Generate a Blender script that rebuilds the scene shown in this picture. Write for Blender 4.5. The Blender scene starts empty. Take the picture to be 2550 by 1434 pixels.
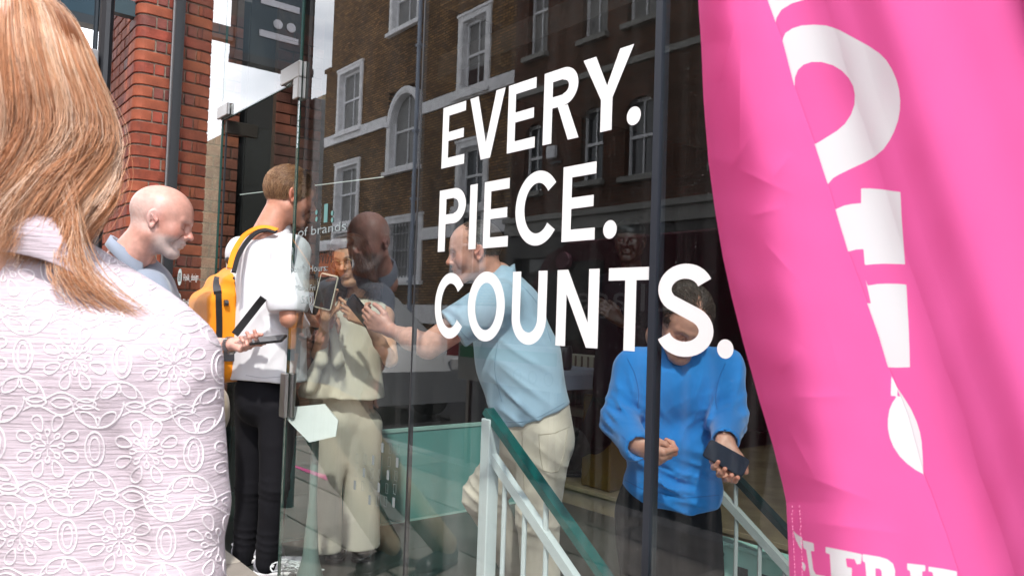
import bpy, bmesh, math, random
import numpy as np
from mathutils import Vector, Matrix, noise as mnoise
from mathutils.bvhtree import BVHTree
random.seed(7); RNG = np.random.default_rng(7)
SC = bpy.context.scene
COL = SC.collection
# ------------------------------------------------------------ camera
FPX = 1896.0; YAW = 0.8868; PITCH = 0.0365; ROLL = 0.0331
CAMP = np.array([0.0, -1.35, 1.18])
_F = np.array([-math.sin(YAW)*math.cos(PITCH), math.cos(YAW)*math.cos(PITCH), math.sin(PITCH)])
_R = np.cross(_F, [0, 0, 1]); _R /= np.linalg.norm(_R); _U = np.cross(_R, _F)
CR = _R*math.cos(ROLL) + _U*math.sin(ROLL); CU = -_R*math.sin(ROLL) + _U*math.cos(ROLL); CF = _F
cam = bpy.data.cameras.new('camera'); camo = bpy.data.objects.new('camera', cam); COL.objects.link(camo)
cam.sensor_width = 36.0; cam.lens = FPX/2550*36.0; cam.clip_start = 0.05; cam.clip_end = 2000
cam.dof.use_dof = True; cam.dof.focus_distance = 2.6; cam.dof.aperture_fstop = 9.0
m = Matrix.Identity(4)
for i in range(3):
    m[i][0] = CR[i]; m[i][1] = CU[i]; m[i][2] = -CF[i]; m[i][3] = CAMP[i]
camo.matrix_world = m
SC.camera = camo
# ------------------------------------------------------------ world, sun, exposure
SUN_EL = math.radians(52); SUN_DIR = Vector((0.80, -0.60, 0)).normalized()   # horizontal direction towards the sun
w = bpy.data.worlds.new('World'); SC.world = w; w.use_nodes = True
nt = w.node_tree; nt.nodes.clear()
out = nt.nodes.new('ShaderNodeOutputWorld'); bg = nt.nodes.new('ShaderNodeBackground')
sky = nt.nodes.new('ShaderNodeTexSky'); sky.sky_type = 'NISHITA'; sky.sun_disc = False
sky.sun_elevation = SUN_EL; sky.sun_rotation = math.atan2(SUN_DIR.x, SUN_DIR.y)
tc = nt.nodes.new('ShaderNodeTexCoord'); mp = nt.nodes.new('ShaderNodeMapping'); mp.inputs['Scale'].default_value = (1, 1, 2.2)
nz = nt.nodes.new('ShaderNodeTexNoise'); nz.inputs['Scale'].default_value = 2.3; nz.inputs['Detail'].default_value = 7; nz.inputs['Roughness'].default_value = 0.55
rp = nt.nodes.new('ShaderNodeValToRGB'); rp.color_ramp.elements[0].position = 0.36; rp.color_ramp.elements[1].position = 0.56
rp.color_ramp.elements[0].color = (0.45, 0.45, 0.45, 1); rp.color_ramp.elements[1].color = (1, 1, 1, 1)
mx = nt.nodes.new('ShaderNodeMix'); mx.data_type = 'RGBA'
L = nt.links
L.new(tc.outputs['Generated'], mp.inputs['Vector']); L.new(mp.outputs['Vector'], nz.inputs['Vector'])
L.new(nz.outputs['Fac'], rp.inputs['Fac']); L.new(rp.outputs['Color'], mx.inputs['Factor'])
L.new(sky.outputs['Color'], mx.inputs['A']); mx.inputs['B'].default_value = (14.6, 15.0, 15.8, 1)
L.new(mx.outputs['Result'], bg.inputs['Color']); bg.inputs['Strength'].default_value = 0.15
L.new(bg.outputs['Background'], out.inputs['Surface'])
sl = bpy.data.lights.new('sun', 'SUN'); sl.energy = 2.5; sl.angle = math.radians(2.0); sl.color = (1.0, 0.95, 0.88)
so = bpy.data.objects.new('sun', sl); COL.objects.link(so)
sdir = Vector((SUN_DIR.x*math.cos(SUN_EL), SUN_DIR.y*math.cos(SUN_EL), math.sin(SUN_EL)))
so.rotation_euler = sdir.to_track_quat('Z', 'Y').to_euler()
SC.view_settings.view_transform = 'Standard'; SC.view_settings.look = 'None'; SC.view_settings.gamma = 1.0
SC.view_settings.exposure = 0.75
SC.render.engine = 'CYCLES'
SC.cycles.use_denoising = True; SC.cycles.max_bounces = 10; SC.cycles.transparent_max_bounces = 24
SC.cycles.glossy_bounces = 4; SC.cycles.diffuse_bounces = 4; SC.cycles.caustics_reflective = False; SC.cycles.caustics_refractive = False
SC.cycles.sample_clamp_indirect = 6.0

# ------------------------------------------------------------ point helpers (all return real positions in the street)
def ray(px, py):
    return CF*FPX + CR*(px-1275.0) - CU*(py-717.0)
def W(px, py, d):
    r = ray(px, py); return CAMP + r*(d/FPX)
def Wy(px, py, y):
    r = ray(px, py); return CAMP + r*((y-CAMP[1])/r[1])
def Wx(px, py, x):
    r = ray(px, py); return CAMP + r*((x-CAMP[0])/r[0])
def Wz(px, py, z):
    r = ray(px, py); return CAMP + r*((z-CAMP[2])/r[2])
def Mi(p):                       # mirror across the shop window (y = 0)
    return np.array([p[0], -p[1], p[2]])

# ------------------------------------------------------------ materials
MATS = {}
def mat(name, col=(0.5, 0.5, 0.5), rough=0.6, metal=0.0, spec=0.5, noise=0.0, nscale=20.0, bump=0.0, bscale=60.0, emit=None, sss=0.0, attr=None, sheen=0.0, coords='Object', bdist=0.004):
    if name in MATS: return MATS[name]
    m = bpy.data.materials.new(name); m.use_nodes = True; n = m.node_tree; b = n.nodes['Principled BSDF']
    b.inputs['Base Color'].default_value = (*col, 1); b.inputs['Roughness'].default_value = rough
    b.inputs['Metallic'].default_value = metal; b.inputs['Specular IOR Level'].default_value = spec
    if sheen: b.inputs['Sheen Weight'].default_value = sheen
    if sss:
        b.inputs['Subsurface Weight'].default_value = sss; b.inputs['Subsurface Radius'].default_value = (0.9, 0.35, 0.2); b.inputs['Subsurface Scale'].default_value = 0.012
    src = None
    if attr:
        a = n.nodes.new('ShaderNodeAttribute'); a.attribute_name = attr; src = a.outputs['Color']
    t = n.nodes.new('ShaderNodeTexCoord')
    if noise:
        z = n.nodes.new('ShaderNodeTexNoise'); z.inputs['Scale'].default_value = nscale; z.inputs['Detail'].default_value = 6
        n.links.new(t.outputs[coords], z.inputs['Vector'])
        r = n.nodes.new('ShaderNodeMapRange'); r.inputs['From Min'].default_value = 0.25; r.inputs['From Max'].default_value = 0.75
        r.inputs['To Min'].default_value = 1-noise; r.inputs['To Max'].default_value = 1+noise
        n.links.new(z.outputs['Fac'], r.inputs['Value'])
        v = n.nodes.new('ShaderNodeVectorMath'); v.operation = 'SCALE'
        if src is not None: n.links.new(src, v.inputs[0])
        else: v.inputs[0].default_value = col
        n.links.new(r.outputs['Result'], v.inputs['Scale']); src = v.outputs['Vector']
    if src is not None: n.links.new(src, b.inputs['Base Color'])
    if bump:
        z = n.nodes.new('ShaderNodeTexNoise'); z.inputs['Scale'].default_value = bscale; z.inputs['Detail'].default_value = 5
        n.links.new(t.outputs[coords], z.inputs['Vector'])
        bp = n.nodes.new('ShaderNodeBump'); bp.inputs['Strength'].default_value = bump; bp.inputs['Distance'].default_value = bdist
        n.links.new(z.outputs['Fac'], bp.inputs['Height']); n.links.new(bp.outputs['Normal'], b.inputs['Normal'])
    if emit:
        b.inputs['Emission Color'].default_value = (*emit[0], 1); b.inputs['Emission Strength'].default_value = emit[1]
    MATS[name] = m; return m

def glass_mat(name, tint=(0.93, 0.97, 0.955), ior=1.5, rough=0.0, boost=1.0, dust=.07):
    m = bpy.data.materials.new(name); m.use_nodes = True; n = m.node_tree; n.nodes.clear()
    o = n.nodes.new('ShaderNodeOutputMaterial'); f = n.nodes.new('ShaderNodeFresnel'); f.inputs['IOR'].default_value = ior
    t = n.nodes.new('ShaderNodeBsdfTransparent'); t.inputs['Color'].default_value = (*tint, 1)
    g = n.nodes.new('ShaderNodeBsdfGlossy'); g.inputs['Roughness'].default_value = rough; g.inputs['Color'].default_value = (1, 1, 1, 1)
    x = n.nodes.new('ShaderNodeMixShader'); k = n.nodes.new('ShaderNodeMath'); k.operation = 'MULTIPLY'; k.inputs[1].default_value = boost; k.use_clamp = True
    geo = n.nodes.new('ShaderNodeNewGeometry'); inv = n.nodes.new('ShaderNodeMath'); inv.operation = 'SUBTRACT'; inv.inputs[0].default_value = 1.0
    k2 = n.nodes.new('ShaderNodeMath'); k2.operation = 'MULTIPLY'
    n.links.new(f.outputs[0], k.inputs[0]); n.links.new(geo.outputs['Backfacing'], inv.inputs[1])
    n.links.new(k.outputs[0], k2.inputs[0]); n.links.new(inv.outputs[0], k2.inputs[1])
    n.links.new(k2.outputs[0], x.inputs[0]); n.links.new(t.outputs[0], x.inputs[1]); n.links.new(g.outputs[0], x.inputs[2])
    # thin film of dust and wiped streaks on the glass
    geo2 = n.nodes.new('ShaderNodeNewGeometry'); mp_ = n.nodes.new('ShaderNodeMapping'); mp_.inputs['Scale'].default_value = (30, 1, 1.1)
    z1 = n.nodes.new('ShaderNodeTexNoise'); z1.inputs['Scale'].default_value = 1.0; z1.inputs['Detail'].default_value = 4; n.links.new(geo2.outputs['Position'], mp_.inputs['Vector']); n.links.new(mp_.outputs['Vector'], z1.inputs['Vector'])
    z2 = n.nodes.new('ShaderNodeTexNoise'); z2.inputs['Scale'].default_value = 190; z2.inputs['Detail'].default_value = 1; n.links.new(geo2.outputs['Position'], z2.inputs['Vector'])
    r1 = n.nodes.new('ShaderNodeMapRange'); r1.inputs['From Min'].default_value = .50; r1.inputs['From Max'].default_value = .72; r1.inputs['To Max'].default_value = dust; n.links.new(z1.outputs['Fac'], r1.inputs['Value'])
    r2 = n.nodes.new('ShaderNodeMapRange'); r2.inputs['From Min'].default_value = .74; r2.inputs['From Max'].default_value = .80; r2.inputs['To Max'].default_value = dust*2.2; n.links.new(z2.outputs['Fac'], r2.inputs['Value'])
    sx_ = n.nodes.new('ShaderNodeSeparateXYZ'); n.links.new(geo2.outputs['Position'], sx_.inputs[0]); r3 = n.nodes.new('ShaderNodeMapRange'); r3.inputs['From Min'].default_value = 1.2; r3.inputs['From Max'].default_value = .1; r3.inputs['To Min'].default_value = .12; n.links.new(sx_.outputs['Z'], r3.inputs['Value'])
    mu = n.nodes.new('ShaderNodeMath'); mu.operation = 'MULTIPLY'; n.links.new(r1.outputs[0], mu.inputs[0]); n.links.new(r3.outputs[0], mu.inputs[1]); ad = n.nodes.new('ShaderNodeMath'); ad.operation = 'ADD'; n.links.new(mu.outputs[0], ad.inputs[0]); n.links.new(r2.outputs[0], ad.inputs[1])
    dfu = n.nodes.new('ShaderNodeBsdfDiffuse'); dfu.inputs['Color'].default_value = (.8, .8, .8, 1); x2 = n.nodes.new('ShaderNodeMixShader'); n.links.new(ad.outputs[0], x2.inputs[0]); n.links.new(x.outputs[0], x2.inputs[1]); n.links.new(dfu.outputs[0], x2.inputs[2])
    n.links.new(x2.outputs[0], o.inputs['Surface']); MATS[name] = m; return m

def brick_wall_mat(name, c1, c2, mortar, w=0.225, h=0.075, ms=0.011, axis='xz'):
    m = bpy.data.materials.new(name); m.use_nodes = True; n = m.node_tree; b = n.nodes['Principled BSDF']
    b.inputs['Roughness'].default_value = 0.9; b.inputs['Specular IOR Level'].default_value = 0.2
    g = n.nodes.new('ShaderNodeNewGeometry'); s = n.nodes.new('ShaderNodeSeparateXYZ'); c = n.nodes.new('ShaderNodeCombineXYZ')
    n.links.new(g.outputs['Position'], s.inputs[0])
    n.links.new(s.outputs['X' if axis == 'xz' else 'Y'], c.inputs['X']); n.links.new(s.outputs['Z'], c.inputs['Y'])
    k = n.nodes.new('ShaderNodeTexBrick'); k.inputs['Scale'].default_value = 1.0; k.inputs['Brick Width'].default_value = w; k.inputs['Row Height'].default_value = h
    k.inputs['Mortar Size'].default_value = ms; k.inputs['Mortar Smooth'].default_value = 0.3; k.inputs['Bias'].default_value = 0.0
    k.inputs['Color1'].default_value = (*c1, 1); k.inputs['Color2'].default_value = (*c2, 1); k.inputs['Mortar'].default_value = (*mortar, 1)
    n.links.new(c.outputs[0], k.inputs['Vector'])
    z = n.nodes.new('ShaderNodeTexNoise'); z.inputs['Scale'].default_value = 0.6; z.inputs['Detail'].default_value = 8; z.inputs['Roughness'].default_value = 0.7
    n.links.new(g.outputs['Position'], z.inputs['Vector'])
    r = n.nodes.new('ShaderNodeMapRange'); r.inputs['From Min'].default_value = 0.3; r.inputs['From Max'].default_value = 0.7; r.inputs['To Min'].default_value = 0.6; r.inputs['To Max'].default_value = 1.35
    n.links.new(z.outputs['Fac'], r.inputs['Value'])
    v = n.nodes.new('ShaderNodeVectorMath'); v.operation = 'SCALE'; n.links.new(k.outputs['Color'], v.inputs[0]); n.links.new(r.outputs['Result'], v.inputs['Scale'])
    n.links.new(v.outputs['Vector'], b.inputs['Base Color'])
    bp = n.nodes.new('ShaderNodeBump'); bp.invert = True; bp.inputs['Strength'].default_value = 0.7; bp.inputs['Distance'].default_value = 0.01
    n.links.new(k.outputs['Fac'], bp.inputs['Height']); n.links.new(bp.outputs['Normal'], b.inputs['Normal'])
    MATS[name] = m; return m

# ------------------------------------------------------------ mesh helpers
def link(name, me, m=None, parent=None, smooth=False):
    if m is not None and not len(me.materials): me.materials.append(m)
    if smooth: me.shade_smooth()
    o = bpy.data.objects.new(name, me); COL.objects.link(o)
    if parent is not None:
        o.parent = parent; o.matrix_parent_inverse = parent.matrix_world.inverted() if False else Matrix.Translation(-parent.location)
    return o
def tag(o, label=None, cat=None, group=None, kind=None):
    if label: o['label'] = label
    if cat: o['category'] = cat
    if group: o['group'] = group
    if kind: o['kind'] = kind
    return o
def thing(name, label, cat, loc, group=None):
    o = bpy.data.objects.new(name, None); COL.objects.link(o); o.location = Vector(loc); o.empty_display_size = 0.1
    return tag(o, label, cat, group)
class MB:
    def __init__(s): s.v = []; s.f = []
    def box(s, x0, x1, y0, y1, z0, z1, bev=0.0):
        if x0 > x1: x0, x1 = x1, x0
        if y0 > y1: y0, y1 = y1, y0
        if z0 > z1: z0, z1 = z1, z0
        b = len(s.v)
        if bev <= 0:
            s.v += [(x0,y0,z0),(x1,y0,z0),(x1,y1,z0),(x0,y1,z0),(x0,y0,z1),(x1,y0,z1),(x1,y1,z1),(x0,y1,z1)]
            s.f += [tuple(b+i for i in q) for q in ((0,3,2,1),(4,5,6,7),(0,1,5,4),(1,2,6,5),(2,3,7,6),(3,0,4,7))]
            return s
        # chamfered box: 24 verts
        idx = {}
        for i, X in enumerate((x0, x1)):
            for j, Y in enumerate((y0, y1)):
                for k, Z in enumerate((z0, z1)):
                    sx, sy, sz = (1, -1)[i], (1, -1)[j], (1, -1)[k]
                    for a, p in (('x', (X, Y+sy*bev, Z+sz*bev)), ('y', (X+sx*bev, Y, Z+sz*bev)), ('z', (X+sx*bev, Y+sy*bev, Z))):
                        idx[(i, j, k, a)] = len(s.v); s.v.append(p)
        g = lambda *t: idx[t]
        F = []
        for i in (0, 1): F.append([g(i,0,0,'x'), g(i,1,0,'x'), g(i,1,1,'x'), g(i,0,1,'x')][::(-1 if i == 0 else 1)])
        for j in (0, 1): F.append([g(0,j,0,'y'), g(1,j,0,'y'), g(1,j,1,'y'), g(0,j,1,'y')][::(1 if j == 0 else -1)])
        for k in (0, 1): F.append([g(0,0,k,'z'), g(1,0,k,'z'), g(1,1,k,'z'), g(0,1,k,'z')][::(-1 if k == 0 else 1)])
        for i in (0, 1):
            for j in (0, 1): F.append([g(i,j,0,'x'), g(i,j,1,'x'), g(i,j,1,'y'), g(i,j,0,'y')])
        for i in (0, 1):
            for k in (0, 1): F.append([g(i,0,k,'x'), g(i,1,k,'x'), g(i,1,k,'z'), g(i,0,k,'z')])
        for j in (0, 1):
            for k in (0, 1): F.append([g(0,j,k,'y'), g(1,j,k,'y'), g(1,j,k,'z'), g(0,j,k,'z')])
        for i in (0, 1):
            for j in (0, 1):
                for k in (0, 1): F.append([g(i,j,k,'x'), g(i,j,k,'y'), g(i,j,k,'z')])
        s.f += [tuple(q) for q in F]; s.fix = True
        return s
    def quad(s, *p):
        b = len(s.v); s.v += [tuple(q) for q in p]; s.f.append(tuple(range(b, b+len(p)))); return s
    def prism(s, pts, vec):                      # closed polygon of 3D points extruded along vec
        b = len(s.v); n = len(pts); v = np.array(vec, float)
        s.v += [tuple(p) for p in pts] + [tuple(np.array(p, float)+v) for p in pts]
        s.f.append(tuple(range(b, b+n))[::-1]); s.f.append(tuple(range(b+n, b+2*n)))
        for i in range(n): j = (i+1) % n; s.f.append((b+i, b+j, b+n+j, b+n+i))
        s.fix = True; return s
    def tube(s, pts, r, n=8, cap=True):
        pts = [np.array(p, float) for p in pts]; m_ = len(pts)
        rr = list(r) if hasattr(r, '__len__') else [r]*m_
        t0 = pts[1]-pts[0]; t0 /= np.linalg.norm(t0)
        a = np.cross(t0, [0, 0, 1]);
        if np.linalg.norm(a) < 1e-3: a = np.cross(t0, [1, 0, 0])
        a /= np.linalg.norm(a); b0 = len(s.v)
        for i in range(m_):
            t = pts[min(i+1, m_-1)]-pts[max(i-1, 0)]; t /= max(np.linalg.norm(t), 1e-9)
            a = a-t*(a@t); a /= max(np.linalg.norm(a), 1e-9); c = np.cross(t, a)
            for k in range(n):
                an = 2*math.pi*k/n; s.v.append(tuple(pts[i]+rr[i]*(math.cos(an)*a+math.sin(an)*c)))
        for i in range(m_-1):
            for k in range(n):
                k2 = (k+1) % n; s.f.append((b0+i*n+k, b0+i*n+k2, b0+(i+1)*n+k2, b0+(i+1)*n+k))
        if cap:
            s.f.append(tuple(b0+k for k in range(n))[::-1]); s.f.append(tuple(b0+(m_-1)*n+k for k in range(n)))
        return s
    def beam(s, a, b, w, h, up=(0, 0, 1)):       # rectangular bar from a to b
        a = np.array(a, float); b = np.array(b, float); t = b-a; t /= np.linalg.norm(t)
        x = np.cross(t, up); x /= np.linalg.norm(x); y = np.cross(x, t); i0 = len(s.v)
        for p in (a, b):
            for sx, sy in ((-1,-1),(1,-1),(1,1),(-1,1)): s.v.append(tuple(p+x*sx*w/2+y*sy*h/2))
        s.f += [tuple(i0+i for i in q) for q in ((0,1,2,3)[::-1],(4,5,6,7),(0,1,5,4),(1,2,6,5),(2,3,7,6),(3,0,4,7))]; s.fix = True
        return s
    def lathe(s, c, prof, n=20):                 # vertical axis, prof = [(r, z)]
        b = len(s.v)
        for r, z in prof:
            for k in range(n): a = 2*math.pi*k/n; s.v.append((c[0]+r*math.cos(a), c[1]+r*math.sin(a), c[2]+z))
        for i in range(len(prof)-1):
            for k in range(n): k2 = (k+1) % n; s.f.append((b+i*n+k, b+i*n+k2, b+(i+1)*n+k2, b+(i+1)*n+k))
        s.f.append(tuple(b+k for k in range(n))[::-1]); s.f.append(tuple(b+(len(prof)-1)*n+k for k in range(n)))
        return s
    def mesh(s, name):
        me = bpy.data.meshes.new(name); me.from_pydata(s.v, [], s.f)
        if getattr(s, 'fix', False):
            bm = bmesh.new(); bm.from_mesh(me); bmesh.ops.recalc_face_normals(bm, faces=bm.faces); bm.to_mesh(me); bm.free()
        me.update(); return me
    def obj(s, name, m, parent=None, smooth=False):
        return link(name, s.mesh(name), m, parent, smooth)
def struct(name, mb, m, smooth=False):
    o = mb.obj(name, m, None, smooth); o['kind'] = 'structure'; return o
def np_mesh(name, v, f):
    me = bpy.data.meshes.new(name); v = np.asarray(v, np.float32); f = np.asarray(f, np.int32); k = f.shape[1]
    me.vertices.add(len(v)); me.vertices.foreach_set('co', v.ravel())
    me.loops.add(f.size); me.loops.foreach_set('vertex_index', f.ravel())
    me.polygons.add(len(f)); me.polygons.foreach_set('loop_start', np.arange(0, f.size, k, dtype=np.int32))
    try: me.polygons.foreach_set('loop_total', np.full(len(f), k, np.int32))
    except Exception: pass
    me.update(calc_edges=True); me.validate(); return me
def vcol(me, name, c):
    a = me.color_attributes.new(name, 'FLOAT_COLOR', 'POINT'); c = np.asarray(c, np.float32)
    if c.shape[1] == 3: c = np.concatenate([c, np.ones((len(c), 1), np.float32)], 1)
    a.data.foreach_set('color', c.ravel())
def text_mesh(body, size, extrude=0.0):
    cu = bpy.data.curves.new('txt', 'FONT'); cu.body = body; cu.size = size; cu.extrude = extrude; cu.resolution_u = 4
    o = bpy.data.objects.new('txt', cu); COL.objects.link(o)
    dg = bpy.context.evaluated_depsgraph_get(); me = bpy.data.meshes.new_from_object(o.evaluated_get(dg))
    bpy.data.objects.remove(o); me.materials.clear(); return me
def place_text(name, body, origin, right, up, height, m, parent=None, width=None, extrude=0.0):
    me = text_mesh(body, 1.0, extrude); co = np.zeros(len(me.vertices)*3); me.vertices.foreach_get('co', co); co = co.reshape(-1, 3)
    caps = 0.729 if True else 1
    sc = height/caps; wd = co[:, 0].max(); sx = sc if width is None else width/wd
    r = np.array(right, float); u = np.array(up, float); nrm = np.cross(r, u)
    P = np.array(origin)+np.outer(co[:, 0]*sx, r)+np.outer(co[:, 1]*sc, u)+np.outer(co[:, 2], nrm)
    me.vertices.foreach_set('co', P.astype(np.float32).ravel()); me.update()
    me.name = name
    return link(name, me, m, parent)
# ============================================================ LARGE STRUCTURE
M_brick = [mat('red_brick_a', (0.31, 0.082, 0.042), 0.75, noise=0.45, nscale=9, bump=0.6, bscale=90, spec=0.35),
           mat('red_brick_b', (0.27, 0.062, 0.034), 0.75, noise=0.5, nscale=12, bump=0.6, bscale=80, spec=0.35),
           mat('red_brick_c', (0.25, 0.05, 0.03), 0.7, noise=0.6, nscale=14, bump=0.6, bscale=70, spec=0.4),
           mat('red_brick_d', (0.16, 0.045, 0.035), 0.65, noise=0.6, nscale=14, bump=0.6, bscale=70, spec=0.4)]
M_mortar = mat('pale_mortar', (0.27, 0.225, 0.18), 0.95, noise=0.3, nscale=40, bump=0.8, bscale=150)
M_dark = mat('dark_frame', (0.02, 0.021, 0.025), 0.35, spec=0.6)
M_navyframe = mat('mullion_metal', (0.018, 0.023, 0.033), 0.45, spec=0.6)
M_steel = mat('satin_steel', (0.42, 0.41, 0.40), 0.34, metal=1.0, bump=0.1, bscale=300)
M_glass = glass_mat('window_glass', (0.93, 0.955, 0.945), 1.52, 0.0, 1.45)
M_gedge = mat('glass_edge', (0.02, 0.06, 0.05), 0.1, spec=0.8)
M_white = mat('white_vinyl', (0.86, 0.86, 0.86), 0.5)
M_teal = mat('teal_sign_paint', (0.004, 0.030, 0.050), 0.35, noise=0.1, nscale=6)
M_tealdk = mat('sign_edge', (0.012, 0.02, 0.028), 0.4)
M_cream = mat('cream_stucco', (0.72, 0.69, 0.63), 0.8, noise=0.12, nscale=3)
M_wood = mat('pale_stage_wood', (0.42, 0.32, 0.19), 0.55, noise=0.25, nscale=6, bump=0.2, bscale=40)
M_stucco = mat('white_window_stucco', (0.80, 0.79, 0.80), 0.8, noise=0.18, nscale=5)
M_sash = mat('white_sash_paint', (0.78, 0.78, 0.80), 0.5)
M_wing = mat('dark_window_glass', (0.035, 0.038, 0.042), 0.04, spec=0.9)
M_blind = mat('window_curtain', (0.16, 0.155, 0.15), 0.5, noise=0.25, nscale=4, spec=1.0)
M_asph = mat('asphalt', (0.055, 0.055, 0.058), 0.9, noise=0.25, nscale=30, bump=0.5, bscale=200)
M_slabs = [mat('paving_a', (0.29, 0.26, 0.225), 0.8, noise=0.25, nscale=4, bump=0.3, bscale=80), mat('paving_b', (0.23, 0.205, 0.18), 0.8, noise=0.25, nscale=4, bump=0.3, bscale=80), mat('paving_c', (0.33, 0.30, 0.26), 0.8, noise=0.2, nscale=4, bump=0.3, bscale=80)]
M_joint = mat('paving_joint', (0.07, 0.065, 0.06), 0.95)

XC = -5.155; XD0 = -4.2; XD1 = -3.19; XJ = -2.17; XM = -1.14; GTOP = 4.3; DTOP = 2.19
# ---- ground
g = MB(); g.box(-400, 400, -400, -2.32, -0.32, -0.12); struct('road', g, M_asph)
g = MB(); g.box(-200, 60, -2.3, -0.0, -0.4, -0.045); g.box(-200, 60, -11.2, -8.0, -0.3, -0.03); struct('pavement_bed', g, M_joint)
g = MB()
for i in range(60): g.box(-45+i*0.9+0.006, -45+(i+1)*0.9-0.006, -2.32, -2.18, -0.3, 0.0, 0.008)
struct('kerb', g, mat('granite_kerb', (0.30, 0.29, 0.28), 0.8, noise=0.3, nscale=60))
pave = bpy.data.objects.new('pavement', None); COL.objects.link(pave); pave['kind'] = 'structure'
slabm = {}
def slab_mesh(wd, dp, mi):
    k = (round(wd, 2), round(dp, 2), mi)
    if k not in slabm:
        b = MB(); b.box(-wd/2+0.005, wd/2-0.005, -dp/2+0.005, dp/2-0.005, -0.05, 0.0, 0.004); me = b.mesh('paving_slab'); me.materials.append(M_slabs[mi]); slabm[k] = me
    return slabm[k]
y = -0.02; rowi = 0
while y > -2.1:
    dp = 0.45 if y > -1.7 else 2.175+y
    x = -11.5 - 0.33*(rowi % 2)
    while x < 0.9:
        wd = random.choice((0.6, 0.6, 0.75, 0.9))
        o = link('paving_slab', slab_mesh(wd, dp, random.choice((0, 0, 1, 1, 2))), None, pave)
        o.location = (x+wd/2, y-dp/2, -0.001+random.uniform(-0.002, 0.002)); o.rotation_euler = (random.uniform(-.002, .002), random.uniform(-.002, .002), 0)
        x += wd
    y -= dp; rowi += 1
g = MB(); g.box(-60, -12.0, -2.175, 0, -0.05, -0.004); g.box(1.3, 30, -2.175, 0, -0.05, -0.004); g.box(-60, 40, -9.9, -8.0, -0.2, -0.002)
struct('far_pavement', g, M_slabs[0])

# ---- brick pier beside the glass
def arcp(cx, cy, r, a0, a1, n=5): return [(cx+r*math.cos(a0+(a1-a0)*i/n), cy+r*math.sin(a0+(a1-a0)*i/n)) for i in range(n+1)]
def brick_obj(prof, z0, z1, mi, parent, cache={}):
    key = (tuple(round(c, 3) for p in prof for c in p), mi)
    if key not in cache:
        b = MB(); b.prism([(x, y_, 0.0) for x, y_ in prof], (0, 0, z1-z0)); me = b.mesh('brick'); me.materials.append(M_brick[mi])
        bm = bmesh.new(); bm.from_mesh(me); es = [e for e in bm.edges if abs(e.verts[0].co.z-e.verts[1].co.z) < 1e-5]
        bmesh.ops.bevel(bm, geom=es, offset=0.003, segments=1, affect='EDGES'); bm.to_mesh(me); bm.free(); cache[key] = me
    o = link('brick', cache[key], None, parent)
    o.location = (random.uniform(-.0015, .0015), random.uniform(-.0015, .0015), z0); return o
pier = thing('brick_pier', 'red brick pier with rounded corner between the teal hanging sign and the shop glass', 'brick pier', (XC-0.4, -0.11, 0))
RB = 0.065; YF = -0.235; XL = -5.98
core = MB(); core.prism([(XL+.012, YF+.012, 0)]+[(x_, y_, 0) for x_, y_ in arcp(XC-RB, YF+RB, RB-.009, -math.pi/2, 0, 6)]+[(XC-.009, -.004, 0), (XL+.012, -.004, 0)], (0, 0, 4.4))
core.obj('mortar', M_mortar, pier)
for c in range(58):
    z0 = c*0.075+0.0055; z1 = z0+0.064; jw = 0.010
    top = z0 > 1.2
    odd = c % 2
    mi = lambda: random.choice((0, 0, 0, 1, 1, 2, 3) if z0 > 0.6 else (1, 2))
    # corner brick: rounded
    ly = 0.225 if not odd else 0.105
    lx = 0.105 if not odd else 0.215
    pr = [(XC-lx, -0.0+YF+ly if ly < 0.2 else -0.002), (XC-lx, YF)]
    pr = [(XC-lx, YF)] + arcp(XC-RB, YF+RB, RB, -math.pi/2, 0, 6) + [(XC, min(YF+ly, -0.002)), (XC-lx, min(YF+ly, -0.002))]
    brick_obj(pr, z0, z1, mi(), pier)
    if odd:
        ya = YF+ly+jw; yb = ya+0.055; 
        brick_obj([(XC-0.1, ya), (XC, ya), (XC, yb), (XC-0.1, yb)], z0, z1, random.choice((2, 3, 1)), pier)
        brick_obj([(XC-0.1, yb+jw), (XC, yb+jw), (XC, -0.002), (XC-0.1, -0.002)], z0, z1, mi(), pier)
    x = XC-lx-jw
    while x > XL+0.02:
        wd = 0.215 if (odd) else (0.215 if random.random() < 0.0 else 0.1025)
        if odd: wd = 0.215
        xa = max(x-wd, XL)
        if x-xa > 0.03: brick_obj([(xa, YF), (x, YF), (x, YF+0.1), (xa, YF+0.1)], z0, z1, mi(), pier)
        x = xa-jw

# ---- shop front
front = thing('shop_window', 'tall frameless glass shop front with white slogan lettering and open door', 'shop window', (-2.2, 0, 0))
def pane(x0, x1, z0, z1, name='pane', th=0.012, label=None):
    b = MB(); b.box(x0+0.004, x1-0.004, 0.0, th, z0, z1); o = b.obj(name, M_glass, front)
    e = MB()
    if label: o['label'] = label
    return o
pane(XC+0.05, XD0, 0.03, GTOP); pane(XD0, XD1, DTOP, GTOP); pane(XD1, XJ, 0.03, GTOP); pane(XJ, XM-0.012, 0.03, GTOP); pane(XM+0.004, 1.5, 0.03, GTOP)
b = MB(); b.box(XC+0.004, XC+0.022, -0.035, 0.03, 0, GTOP); b.obj('frame_post', M_steel, front)
b = MB(); b.box(XC+0.022, XC+0.058, -0.028, 0.03, 0, GTOP); b.obj('frame_post', M_dark, front)
b = MB(); b.box(XM-0.013, XM+0.006, -0.006, 0.022, 0, GTOP); b.obj('mullion', M_navyframe, front)
for x_, z_ in ((XJ, GTOP),):
    b = MB(); b.box(x_-0.0038, x_+0.0038, -0.001, 0.014, 0.03, z_); b.obj('silicone_joint', M_dark, front)
b = MB(); b.box(XD1+0.0008, XD1+0.0038, -0.001, 0.013, 0.03, GTOP); b.obj('pane_edge', M_gedge, front)
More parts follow.
